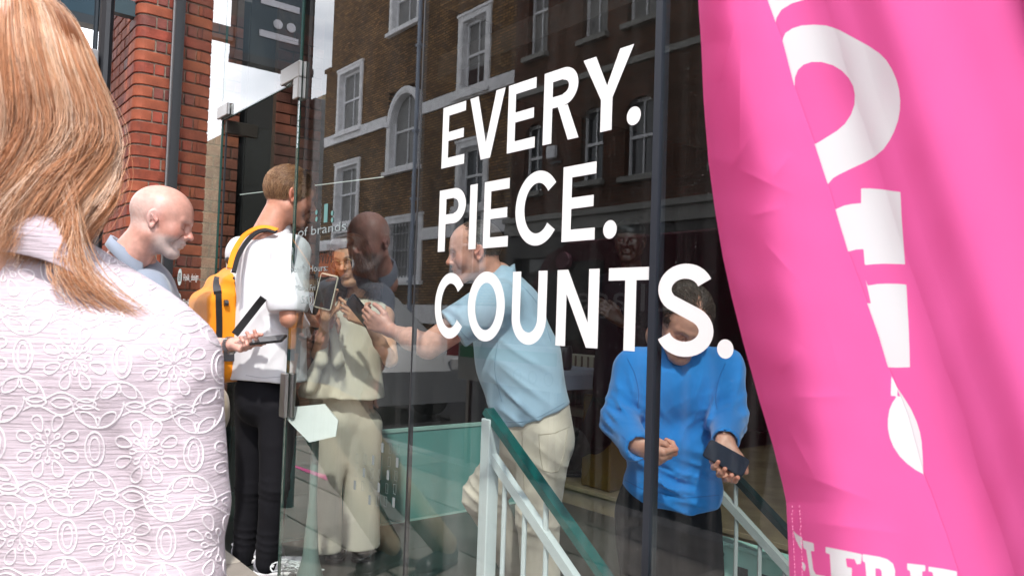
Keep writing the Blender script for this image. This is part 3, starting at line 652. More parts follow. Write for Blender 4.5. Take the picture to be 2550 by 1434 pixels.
b = MB(); b.box(al[0]-.14, al[0]+.14, -YO+.06, -YO+.17, al[2]-.14, al[2]+.14, .02); b.obj('housing', M_sash, alb)
b = MB(); b.box(al[0]-.05, al[0]+.3, -YO+.06, -YO+.10, al[2]-.26, al[2]-.21); b.obj('bracket', M_dark, alb)
# house C: lower tan building to the left with balcony rail
hc = thing('terraced_house', 'low tan brick building with small white windows and a roof railing beyond the tall house', 'house', (-33, -YO, 0))
zc_ = Wy(770, 358, YO)[2]
def vq(l, t, r, b_): return vr(l, t, r, b_)
CW = [vr(751, 399, 780, 448), vr(748, 500, 776, 566), vr(742, 624, 772, 680)]
b = holed_wall(-60, XAL-0.02, -.1, zc_, CW, -YO+.0)
xq = XAL-4.4
b.box(-60, XAL-.1, -YO-6, -YO-.3, zc_-.3, zc_); b.box(XAL-1.3, XAL-.03, -YO-1.4, -YO-.1, zc_, zc_+1.6); b.box(-60, -34, -YO-.8, -YO, zc_, zc_+1.9)
b.obj('wall', M_tanb, hc)
for w_ in CW: window(hc, *w_, -YO+.0, surround=True, sur=.12, curtain=False)
b = MB()
for i in range(5): b.beam((-38, -YO-.2, zc_+.25+.22*i), (XAL-.05, -YO-.2, zc_+.25+.22*i), .03, .03)
for i in range(12): b.beam((XAL-.4-1.1*i, -YO-.2, zc_), (XAL-.4-1.1*i, -YO-.2, zc_+1.2), .04, .04, up=(0, 1, 0))
b.obj('roof_railing', M_steel, hc)
b = MB(); b.box(-30, XAL-.5, -YO-3.2, -YO-1.6, zc_, zc_+1.25); b.obj('roof_plant_room', M_wing, hc)
# orange shop sign and ledge
o0 = Wy(768, 690, YO-.3); o1 = Wy(838, 622, YO-.3)
osg = thing('shop_sign', 'orange fascia sign with dark letters under a white ledge, reflected beside the woman with glasses', 'shop sign', ((o0[0]+o1[0])/2, -YO+.3, o0[2]))
b = MB(); b.box(o0[0], o1[0], -YO+.01, -YO+.3, o0[2], o1[2]-.06); b.obj('sign_board', mat('orange_board', (0.80, 0.16, 0.02), 0.5), osg)
b = MB(); b.box(o0[0]-1.4, o1[0]-.3, -YO+.01, -YO+.5, o1[2]-.02, o1[2]+.2); b.obj('ledge', M_stucco, osg)
place_text('sign_lettering', 'River', (o1[0]-.25, -YO+.306, o0[2]+.42), (-1, 0, 0), (0, 0, 1), .62, mat('sign_brown', (0.10, 0.03, 0.02), 0.6), osg, width=(o1[0]-o0[0])*.72)

# terrace to the right of the street (closes the view down the street) and the shop's own row
b = MB(); b.box(-60, -8.2, -0.15, 6, -.1, 12); 
wt = thing('white_terrace', 'cream terrace with a dentilled cornice rising behind the blonde hair', 'terrace', (-12, 0, 0))
c0 = Wy(215, 45, -.5)
b = MB(); b.box(-40, XL-.6, -.18, 5, -.1, c0[2]+0.02); b.obj('wall', mat('white_render', (0.78, 0.77, 0.75), 0.8, noise=.06, nscale=2), wt)
b = MB(); b.box(-40, XL-.62, -.42, 5, c0[2]+.06, c0[2]+.16); b.box(-40, XL-.62, -.30, -.18, c0[2]-.02, c0[2]+.06); b.box(-40, XL-.62, -.25, -.18, c0[2]-.5, c0[2]-.4); b.obj('cornice', M_cream, wt)
b = MB(); b.box(-.04, .04, -.38, -.30, c0[2]-.02, c0[2]+.058); dme = b.mesh('dentil'); dme.materials.append(M_cream)
for i in range(60): o = link('dentil', dme, None, wt); o.location.x = XL-.76-i*.16
pp = Wy(262, 100, -.55)
pol = thing('utility_pole', 'dark pole with cables and a grey cabinet just left of the brick pier', 'pole', (pp[0], -.55, 0))
b = MB(); b.tube([(pp[0]+.012, -.55, 0), (pp[0]+.012, -.55, 4.6)], .034, 10); b.obj('pole_shaft', M_dark, pol)
b = MB(); b.tube([(pp[0]-.03, -.59, 0), (pp[0]-.03, -.59, 4.6)], .012, 6); b.tube([(pp[0]-.045, -.56, 0), (pp[0]-.048, -.56, 4.6)], .008, 6); b.obj('cable', M_tealdk, pol)
g0 = Wy(262, 112, -.58)[2]
b = MB(); b.box(pp[0]-.085, pp[0]+.065, -.66, -.585, g0-1.1, g0, .006); b.box(pp[0]-.11, pp[0]-.08, -.67, -.59, g0-1.1, g0-.05); b.obj('cabinet', mat('galvanised', (0.23, 0.23, 0.24), 0.6, noise=.3, nscale=30), pol)
# ============================================================ INTERIOR
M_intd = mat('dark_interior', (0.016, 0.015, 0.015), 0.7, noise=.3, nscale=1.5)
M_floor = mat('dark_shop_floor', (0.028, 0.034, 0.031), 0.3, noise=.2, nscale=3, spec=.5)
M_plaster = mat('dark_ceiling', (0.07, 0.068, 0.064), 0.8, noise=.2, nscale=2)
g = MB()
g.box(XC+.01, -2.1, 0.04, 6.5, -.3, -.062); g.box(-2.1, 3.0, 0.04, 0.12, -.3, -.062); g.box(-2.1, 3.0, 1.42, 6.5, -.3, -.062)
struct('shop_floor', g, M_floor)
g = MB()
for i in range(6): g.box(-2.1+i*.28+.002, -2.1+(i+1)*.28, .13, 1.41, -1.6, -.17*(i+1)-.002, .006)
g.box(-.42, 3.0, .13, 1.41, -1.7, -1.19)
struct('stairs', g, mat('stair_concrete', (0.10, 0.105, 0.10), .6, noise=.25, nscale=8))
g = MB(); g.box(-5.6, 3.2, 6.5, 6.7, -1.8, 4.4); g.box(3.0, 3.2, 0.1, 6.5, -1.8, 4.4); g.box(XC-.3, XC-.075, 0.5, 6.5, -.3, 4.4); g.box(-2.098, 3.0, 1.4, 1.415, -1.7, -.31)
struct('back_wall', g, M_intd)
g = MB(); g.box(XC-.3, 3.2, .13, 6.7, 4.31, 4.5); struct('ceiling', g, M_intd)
# pale ceiling beam seen at the top of the glass
g = MB(); a = Wx(1140, 0, -2.2); g.box(-5.0, 3.0, 1.9, 6.4, 3.02, 3.2); g.box(-5.0, 3.0, 1.9, 6.4, 3.6, 3.7); struct('soffit', g, M_plaster)
# brick side wall inside
iw = thing('interior_brick_wall', 'reddish brown brick wall inside the doorway with a black recess', 'brick wall', (XC, .6, 0))
M_ibrick = [mat('inner_brick_a', (0.20, 0.06, 0.028), .85, noise=.5, nscale=10, bump=.6, bscale=80), mat('inner_brick_b', (0.14, 0.042, 0.024), .85, noise=.5, nscale=10, bump=.6, bscale=80), mat('inner_brick_c', (0.09, 0.03, 0.02), .85, noise=.5, nscale=10, bump=.6, bscale=80)]
segs = [(0.05, 0.43), (0.68, 1.02)]
c_ = MB()
for a, b_ in segs: c_.box(XC-.09, XC-.022, a, b_, 0, 3.3)
c_.obj('mortar', mat('brown_mortar', (0.08, 0.045, 0.03), .95, noise=.3), iw)
ibm = {}
for si, (a, b_) in enumerate(segs):
    for c in range(42):
        z0 = c*.075+.004; y = a-(0.11 if c % 2 else 0.0)
        while y < b_:
            y1 = min(y+.215, b_-.001); y0 = max(y, a+.001)
            if y1-y0 > .03 and z0 > 0.35:
                mi = random.choice((0, 1, 1, 2)) if si == 0 else random.choice((1, 2, 2)); k = (round(y1-y0, 3), mi)
                if k not in ibm:
                    q = MB(); q.box(-.05, 0, 0, y1-y0, 0, .066, .003); ibm[k] = q.mesh('brick'); ibm[k].materials.append(M_ibrick[mi])
                o = link('brick', ibm[k], None, iw); o.location = (XC-.012+random.uniform(-.002, .002), y0, z0)
            y = y1+.009
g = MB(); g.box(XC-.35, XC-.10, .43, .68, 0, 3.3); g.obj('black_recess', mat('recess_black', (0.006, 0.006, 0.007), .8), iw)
# stage
st = thing('stage', 'low pale wooden platform at the back of the shop behind the stairs', 'stage', (-2, 3, 0))
g = MB(); g.box(-3.95, 2.9, 2.2, 6.45, .045, .075, .004); g.obj('deck', M_wood, st)
for i in range(6): g = MB(); g.box(-3.95+i*1.14+.004, -3.95+(i+1)*1.14-.004, 2.235, 2.26, -.09, .044); g.obj('riser_board', M_wood, st)
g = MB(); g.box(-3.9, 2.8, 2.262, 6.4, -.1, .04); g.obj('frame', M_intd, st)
# stair rails
M_rgreen = mat('green_handrail', (0.004, 0.10, 0.095), .3, spec=.6); M_rwhite = mat('white_rail_paint', (0.62, 0.68, 0.70), .4); M_rblk = mat('black_green_handrail', (0.006, 0.018, 0.02), .3)
def rail(y, label, mh, n0, ext, zoff=0.0, mw=None, x0=-2.05):
    mw = mw or M_rwhite
    t = thing('stair_rail', label, 'stair railing', (x0, y, 0), 'railings on both sides of the stairs')
    sl_ = -.703; z0 = .842+zoff
    g = MB(); g.beam((x0-.02, y, z0+.012), (x0+ext, y, z0+sl_*(ext+.02)+.012), .038, .024); g.obj('handrail', mh, t)
    g = MB(); g.beam((x0-.0, y, z0-.13), (x0+ext, y, z0-.13+sl_*ext), .026, .032); g.obj('lower_rail', mw, t)
    g = MB(); g.box(x0-.026, x0+.022, y-.024, y+.024, 0, z0-.012, .003); g.obj('newel_post', mw, t)
    for i in range(n0):
        xx = x0+.085+i*.105
        if xx < x0+ext:
            g = MB(); g.tube([(xx, y, z0-.14+sl_*(xx-x0)), (xx, y, max(-1.19, -.17*(int((xx+2.1)/.28)+1)))], .0085, 8); g.obj('baluster', mw, t)
    g = MB(); g.tube([(x0+.29, y, z0+sl_*.29), (x0+.29, y, z0-.13+sl_*.29)], .009, 8); g.obj('bracket', mw, t)
rail(.25, 'white stair railing with dark green handrail that the polo shirt man leans on', M_rgreen, 16, 1.9)
rail(1.25, 'grey stair railing with black handrail on the far side of the blue sweatshirt man', M_rblk, 16, 1.9, -.06, mat('grey_rail_paint', (0.30, 0.33, 0.33), .5))
# teal glass screen
sc_ = thing('glass_screen', 'low frosted teal glass screen standing on the shop floor behind the trousers', 'glass screen', (-3.92, 1, 0))
M_tglass = mat('frosted_teal_glass', (0.12, 0.34, 0.32), .35, spec=.6, noise=.08, nscale=3)
for a, b_ in ((0.1, .86), (.87, 1.93), (1.95, 2.15)): g = MB(); g.box(-3.93, -3.915, a, b_, -.05, .47, .002); g.obj('glass_panel', M_tglass, sc_)
g = MB(); g.box(-3.935, -3.91, .1, 2.15, .472, .492); g.box(-3.935, -3.91, .1, 2.15, -.0615, -.051); g.obj('edge_trim', mat('pale_teal_trim', (0.32, 0.52, 0.48), .4), sc_)
# white angled panel on a pedestal
q0 = W(780, 1052, 3.30)
kp = thing('display_stand', 'small white six sided panel tilted on a translucent pedestal by the door edge', 'display stand', (q0[0], q0[1], 0))
hexp = [(715, 1015), (808, 1006), (842, 1047), (836, 1086), (770, 1101), (712, 1042)]
pts = [W(x_, y_, 3.30+(1052-y_)*.0012) for x_, y_ in hexp]; nn = -CF*.012
g = MB(); g.prism(pts[::-1], CF*.012); g.obj('panel', mat('white_panel', (0.66, 0.70, 0.69), .4), kp)
M_ped = mat('pale_green_pedestal', (0.14, 0.22, 0.20), .4)
g = MB(); qb = np.array([q0[0]+CF[0]*.05, q0[1]+CF[1]*.05, 0]); g.lathe(qb, [(.075, -.06), (.075, -.045), (.035, .10), (.018, .35), (.016, q0[2]-.02)], 16); g.obj('pedestal', M_ped, kp, True)
# pink tape on the pavement, seen mirrored
g = MB(); q4 = [Wz(712, 1152, 0.0), Wz(724, 1160, 0), Wz(832, 1204, 0.0), Wz(832, 1190, 0.0)]
g.prism([(q[0], -q[1], .0035) for q in q4], (0, 0, .001)); tp = g.obj('floor_tape', mat('pink_tape', (0.85, 0.08, 0.34), .5)); tag(tp, 'bright pink strip of tape on the pavement, mirrored beside the white panel', 'tape')
c0_ = Wz(728, 1424, .0); g = MB(); r5 = np.random.default_rng(2)
for i in range(11):
    p = c0_+np.array((r5.normal()*.05, r5.normal()*.03+.02, .0)); pts = [p+np.array((.03*math.cos(t*1.1+i)*(1+.3*t), .025*math.sin(t*1.3+i), .006+.035*abs(math.sin(t*.7+i)))) for t in np.linspace(0, 4.5, 14)]; g.tube(pts, .0035, 5)
o = g.obj('paper_strips', mat('strip_white', (.62, .66, .68), .6)); tag(o, 'tangle of pale curled strips on the ground at the foot of the door glass', 'strips')
# table with cloth, jar, glasses and chair at the back
d0 = 4.9; ta = W(1310, 915, d0); tb = W(1445, 935, d0-.1)
tbl = thing('dining_table', 'table under a white cloth deep inside the dark shop', 'table', (tb[0]-.4, tb[1]+.2, 0.075))
zt2 = ta[2]
g = MB(); g.box(ta[0]-.25, tb[0], ta[1]-.0, ta[1]+.7, zt2-.03, zt2); g.obj('tabletop', mat('pale_cloth', (0.34, 0.37, 0.46), .8), tbl)
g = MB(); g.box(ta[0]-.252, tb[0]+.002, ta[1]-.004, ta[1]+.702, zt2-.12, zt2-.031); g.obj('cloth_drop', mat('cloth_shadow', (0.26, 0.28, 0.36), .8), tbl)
for sx, sy in ((ta[0]-.2, ta[1]+.05), (tb[0]-.05, ta[1]+.05), (ta[0]-.2, ta[1]+.65), (tb[0]-.05, ta[1]+.65)): g = MB(); g.box(sx-.02, sx+.02, sy-.02, sy+.02, .076, zt2-.031); g.obj('leg', M_dark, tbl)
for i, (fx, lab, mm, hh_, rr) in enumerate(((.15, 'small white beaker on the cloth, leftmost of the beakers', M_frost, .09, .03), (.40, 'white beaker between the small beaker and the dark jar', M_frost, .10, .035), (.80, 'dark glass jar with a lid at the right end of the cloth', M_dark, .15, .045))):
    g = MB(); c = (ta[0]+(tb[0]-ta[0])*fx, ta[1]+.12, zt2+.001); g.lathe(c, [(rr*.8, 0), (rr, .02), (rr, hh_*.8), (rr*.9, hh_), (rr*.5, hh_)], 14); o = g.obj('jar' if i == 2 else 'beaker', mm, None, True); tag(o, lab, 'jar' if i == 2 else 'beaker')
cp = W(1447, 915, 5.2)
ch = thing('chair', 'chair with a striped beige backrest at the end of the white table', 'chair', (cp[0], cp[1], .075))
M_chs = mat('beige_stripe', (0.30, 0.28, 0.22), .8); M_chd = mat('chair_wood', (0.09, 0.07, 0.05), .6)
g = MB(); g.box(cp[0]-.19, cp[0]+.19, cp[1]-.02, cp[1]+.03, cp[2]-.14, cp[2]+.09, .01); g.obj('backrest', M_chs, ch)
g = MB()
for i in range(6): g.box(cp[0]-.16+i*.06, cp[0]-.145+i*.06, cp[1]-.024, cp[1]-.0205, cp[2]-.13, cp[2]+.08)
g.obj('stripe', M_chd, ch)
g = MB(); g.box(cp[0]-.2, cp[0]+.2, cp[1]+.03, cp[1]+.45, .5, .56, .01); g.obj('seat', M_chs, ch)
for sx in (-.17, .17):
    for sy in (0.0, .42): g = MB(); g.box(cp[0]+sx-.015, cp[0]+sx+.015, cp[1]+sy-.015, cp[1]+sy+.015, .076, (cp[2]-.15 if sy == 0 else .5)); g.obj('leg', M_chd, ch)
yp = W(1495, 1060, 5.0)
yb_ = MB(); yb_.box(yp[0]-.12, yp[0]+.14, yp[1]-.05, yp[1]+.2, .078, yp[2]+.2, .01); o = yb_.obj('storage_box', mat('mustard_box', (0.16, 0.085, 0.01), .6)); tag(o, 'mustard yellow box half hidden behind the blue sweatshirt man', 'box')
# mint cabinet below the far rail
m0 = Wy(1785, 1325, 1.9); m1 = Wy(1965, 1380, 1.9)
mc = thing('mint_cabinet', 'mint green cabinet with two round knobs and dark glass panels under the far railing', 'cabinet', (m0[0]+.6, 1.6, -1.18))
M_mint = mat('mint_paint', (0.30, 0.56, 0.50), .45, noise=.1, nscale=10)
Ym = 1.405; m0 = Wy(1786, 1328, Ym); m1 = Wy(1968, 1382, Ym); 
g = MB(); g.box(m0[0]-.15, m0[0]+1.6, Ym-.06, Ym-.012, -1.18, m0[2]-.02, .004); g.obj('body', M_mint, mc)
g = MB(); g.box(m0[0]-.16, m0[0]+1.61, Ym-.075, Ym-.0, m0[2]-.018, m0[2]+.0, .003); g.obj('top', M_mint, mc)
for i in range(4):
    xa = Wy(1828, 1400, Ym-.065)[0]+i*.125
    g = MB(); g.box(xa, xa+.062, Ym-.066, Ym-.0605, m0[2]-.45, m0[2]-.085); g.obj('dark_panel', M_wing, mc)
for (kx, ky) in ((1792, 1380), (1792, 1430)):
    k = Wy(kx, ky, Ym-.08); g = MB(); g.tube([(k[0], Ym-.061, k[2]), (k[0], Ym-.085, k[2]), (k[0], Ym-.10, k[2])], [.010, .022, .016], 16); g.obj('knob', mat('dark_knob', (0.03, .03, .03), .2), mc, True)
# thin bright tube light inside
a = W(598, 485, 4.6); b_ = W(955, 441, 4.2)
g = MB(); g.tube([a, b_], .0028, 6); o = g.obj('ceiling_wire', mat('wire', (0.55, .58, .56), .4, emit=((.8, .85, .8), .15))); tag(o, 'thin pale light tube strung across the shop above the doorway', 'tube light')
# parked car and notice panel in the street (mirrored)
# ============================================================ ORGANIC MODELLING (distance fields turned into one continuous skin)
def V(*a): return np.array(a, np.float32)
class Blob:
    def __init__(s, lo, hi, res): s.r0 = res; s.ops = []; s.b0 = np.full(3, 1e9); s.b1 = -s.b0
    def _x(s, p, r): s.b0 = np.minimum(s.b0, np.array(p, float)-r); s.b1 = np.maximum(s.b1, np.array(p, float)+r)
    def cone(s, a, b, ra, rb, k=.02, sub=False, flat=None):
        if not sub: s._x(a, ra); s._x(b, rb)
        s.ops.append(('_cone', (a, b, ra, rb, k, sub, flat))); return s
    def ell(s, c, r, k=.02, R=None, sub=False):
        if not sub: s._x(c, np.array(r).max() if R is not None else np.array(r))
        s.ops.append(('_ell', (c, r, k, R, sub))); return s
    def rbox(s, c, R, b, r, k=.01, sub=False):
        if not sub: s._x(c, float(np.linalg.norm(b)))
        s.ops.append(('_rbox', (c, R, b, r, k, sub))); return s
    def slice(s, p, n, r): s.ops.append(('_slice', (p, n, r))); return s
    def cut(s, p, n, k=.006): s.ops.append(('_cut', (p, n, k))); return s
    def warp(s, fn): s.ops.append(('_warp', (fn,))); return s
    def build(s):
        pad = .018+2*s.r0; s.alloc(s.b0-pad, s.b1+pad, s.r0)
        for n_, a in s.ops: getattr(s, n_)(*a)
    def alloc(s, lo, hi, res):
        s.lo = np.array(lo, np.float32); s.res = res; n = np.maximum(np.ceil((np.array(hi)-s.lo)/res).astype(int), 4)+1
        s.n = n; s.F = np.full(n, 0.06, np.float32); s.ax = [s.lo[i]+np.arange(n[i], dtype=np.float32)*res for i in range(3)]
    def blk(s, lo, hi):
        a = np.clip(np.floor((np.array(lo)-s.lo)/s.res).astype(int), 0, s.n-1); b = np.clip(np.ceil((np.array(hi)-s.lo)/s.res).astype(int)+1, 1, s.n)
        if np.any(b <= a): return None
        sl = tuple(slice(a[i], b[i]) for i in range(3)); return sl, s.ax[0][sl[0]][:, None, None], s.ax[1][sl[1]][None, :, None], s.ax[2][sl[2]][None, None, :]
    def comb(s, sl, d, k, sub=False):
        F = s.F[sl]
        if sub:
            d = -d
            if k > 0: h = np.clip(.5-.5*(F-d)/k, 0, 1); s.F[sl] = F+(d-F)*h+k*h*(1-h)
            else: s.F[sl] = np.maximum(F, d)
        else:
            if k > 0: h = np.clip(.5+.5*(F-d)/k, 0, 1); s.F[sl] = F+(d-F)*h-k*h*(1-h)
            else: s.F[sl] = np.minimum(F, d)
    def _cone(s, a, b, ra, rb, k=.02, sub=False, flat=None):
        a = np.array(a, np.float32); b = np.array(b, np.float32); R = max(ra, rb)+max(k, .0)+.05
        q = s.blk(np.minimum(a, b)-R, np.maximum(a, b)+R)
        if q is None: return s
        sl, X, Y, Z = q; u = b-a; L2 = float(u@u)+1e-9; px, py, pz = X-a[0], Y-a[1], Z-a[2]
        t = np.clip((px*u[0]+py*u[1]+pz*u[2])/L2, 0, 1); dx, dy, dz = px-t*u[0], py-t*u[1], pz-t*u[2]
        r = ra+(rb-ra)*t
        if flat is not None:                     # flatten along a direction (dir, factor>1)
            n = np.array(flat[0], np.float32); n /= np.linalg.norm(n); c = (dx*n[0]+dy*n[1]+dz*n[2])*(flat[1]-1); dx, dy, dz = dx+c*n[0], dy+c*n[1], dz+c*n[2]
            d = (np.sqrt(dx*dx+dy*dy+dz*dz)-r)/(1+(flat[1]-1)*.5)
        else: d = np.sqrt(dx*dx+dy*dy+dz*dz)-r
        s.comb(sl, d, k, sub); return s
    def _ell(s, c, r, k=.02, R=None, sub=False):
        c = np.array(c, np.float32); r = np.array(r, np.float32); m_ = float(r.max())+max(k, 0)+.05
        q = s.blk(c-m_, c+m_)
        if q is None: return s
        sl, X, Y, Z = q; p = [X-c[0], Y-c[1], Z-c[2]]
        if R is not None: R = np.array(R, np.float32); p = [p[0]*R[i][0]+p[1]*R[i][1]+p[2]*R[i][2] for i in range(3)]   # rows of R = local axes
        k0 = np.sqrt((p[0]/r[0])**2+(p[1]/r[1])**2+(p[2]/r[2])**2); k1 = np.sqrt((p[0]/r[0]**2)**2+(p[1]/r[1]**2)**2+(p[2]/r[2]**2)**2)
        d = k0*(k0-1)/np.maximum(k1, 1e-6); s.comb(sl, d, k, sub); return s
    def _rbox(s, c, R, b, r, k=.01, sub=False):
        c = np.array(c, np.float32); R = np.array(R, np.float32); b = np.array(b, np.float32)-r; m_ = float(np.linalg.norm(b))+r+k+.05
        q = s.blk(c-m_, c+m_)
        if q is None: return s
        sl, X, Y, Z = q; X = X-c[0]; Y = Y-c[1]; Z = Z-c[2]; o_ = 0; mx = None
        for i in range(3):
            t = np.abs(X*R[i][0]+Y*R[i][1]+Z*R[i][2])-b[i]; o_ = o_+np.maximum(t, 0)**2; mx = t if mx is None else np.maximum(mx, t)
        s.comb(sl, np.sqrt(o_)+np.minimum(mx, 0)-r, k, sub); return s
    def _cut(s, p, n, k=.006):                    # remove the side the normal points to
        n = np.array(n, np.float32); n /= np.linalg.norm(n); X, Y, Z = s.ax[0][:, None, None]-p[0], s.ax[1][None, :, None]-p[1], s.ax[2][None, None, :]-p[2]
        d = -(X*n[0]+Y*n[1]+Z*n[2]); s.comb((slice(None),)*3, d, k, True); return s
    def _slice(s, p, n, r):                      # remove the half ball beyond p
        n = np.array(n, np.float32); n /= np.linalg.norm(n); q = s.blk(np.array(p)-r, np.array(p)+r)
        if q is None: return s
        sl, X, Y, Z = q; X = X-p[0]; Y = Y-p[1]; Z = Z-p[2]; s.comb(sl, np.maximum(-(X*n[0]+Y*n[1]+Z*n[2]), np.sqrt(X*X+Y*Y+Z*Z)-r), 0, True); return s
    def _warp(s, fn): 
        s.F += fn(s.ax[0][:, None, None], s.ax[1][None, :, None], s.ax[2][None, None, :]).astype(np.float32); return s
    def mesh(s):
        s.build(); F = s.F; n = s.n; S = F < 0
        c = [S[i:n[0]-1+i, j:n[1]-1+j, k:n[2]-1+k] for i in (0, 1) for j in (0, 1) for k in (0, 1)]
        anyc = c[0].copy(); allc = c[0].copy()
        for q in c[1:]: anyc |= q; allc &= q
        act = anyc & ~allc; I = np.argwhere(act); idx = np.full(act.shape, -1, np.int32); idx[act] = np.arange(len(I))
        val = {(i, j, k): F[I[:, 0]+i, I[:, 1]+j, I[:, 2]+k] for i in (0, 1) for j in (0, 1) for k in (0, 1)}
        acc = np.zeros((len(I), 3), np.float32); cnt = np.zeros(len(I), np.float32)
        for ax in range(3):
            for u in (0, 1):
                for v in (0, 1):
                    a = [0, 0, 0]; o_ = [q for q in range(3) if q != ax]; a[o_[0]] = u; a[o_[1]] = v; b = list(a); b[ax] = 1
                    fa, fb = val[tuple(a)], val[tuple(b)]; m_ = (fa < 0) != (fb < 0); t = np.where(m_, fa/np.where(m_, fa-fb, 1), 0)
                    p = np.tile(np.array(a, np.float32), (len(I), 1)); p[:, ax] = t; acc[m_] += p[m_]; cnt[m_] += 1
        vts = s.lo+(I+acc/np.maximum(cnt, 1)[:, None])*s.res
        fs = []
        for ax in range(3):
            o_ = [q for q in range(3) if q != ax]; sh = [slice(None)]*3; sh2 = [slice(None)]*3
            sh[ax] = slice(0, n[ax]-1); sh2[ax] = slice(1, n[ax])
            for q in o_: sh[q] = slice(1, n[q]-1); sh2[q] = slice(1, n[q]-1)
            A, B = S[tuple(sh)], S[tuple(sh2)]; E_ = np.argwhere(A != B)
            if not len(E_): continue
            flip = A[tuple(E_.T)]
            base = E_.copy()
            for q in o_: base[:, q] += 1
            def ci(du, dv):
                z = base.copy(); z[:, o_[0]] -= du; z[:, o_[1]] -= dv; return idx[z[:, 0], z[:, 1], z[:, 2]]
            Q = np.stack([ci(0, 0), ci(1, 0), ci(1, 1), ci(0, 1)], 1)
            if ax == 1: flip = ~flip
            Q[~flip] = Q[~flip][:, ::-1]; fs.append(Q)
        f = np.concatenate(fs) if fs else np.zeros((0, 4), int)
        f = f[(f >= 0).all(1)]
        # orientation: make normals point outwards
        return vts.astype(np.float32), f

def ridge(seed, freq, amp, aniso=(1, 1, 1), n=4, sharp=2.0):
    r_ = np.random.default_rng(seed); ks = [(r_.normal(size=3)*np.array(aniso)) for _ in range(n)]; ks = [k/np.linalg.norm(k)*freq*r_.uniform(.7, 1.6) for k in ks]; ph = r_.uniform(0, 6.28, (n, 4))
    def fn(X, Y, Z):
        o_ = 0
        wx = .012*np.sin(31*Y+ph[0][1]+2*np.sin(17*Z))+.01*np.sin(23*Z+ph[0][2]); wz = .012*np.sin(27*X+ph[0][3]+1.5*np.sin(21*Y))
        for k, p in zip(ks, ph): 
            a = k[0]*(X+wx)+k[1]*Y+k[2]*(Z+wz)+p[0]; o_ = o_-amp/n*2*((1-np.abs(np.sin(a*.5)))**sharp)*(.55+.45*np.sin(7*X+9*Z+5*Y+p[1]))
        return o_
    return fn
def folds(c, r, kvec, amp, bend=0.0, ph=0.0, sharp=1.6):
    """local cloth folds: ridges across kvec within radius r of c"""
    c = np.array(c, np.float32); kvec = np.array(kvec, np.float32)
    def fn(X, Y, Z):
        d2 = ((X-c[0])**2+(Y-c[1])**2+(Z-c[2])**2)/(r*r); w_ = np.exp(-d2*1.6)
        a = kvec[0]*(X-c[0])+kvec[1]*(Y-c[1])+kvec[2]*(Z-c[2])+ph+bend*np.sin(30*(X-c[0])+22*(Z-c[2]))
        return -amp*w_*((1-np.abs(np.sin(a*.5)))**sharp)
    return fn
def rot_to(yaw, pitch=0.0, roll=0.0):
    """columns = local x (its left), y (face), z (up) in world; yaw 0 looks along +x, pitch > 0 looks down"""
    M_ = Matrix.Rotation(yaw-math.pi/2, 3, 'Z') @ Matrix.Rotation(-pitch, 3, 'X') @ Matrix.Rotation(roll, 3, 'Y'); return np.array(M_)
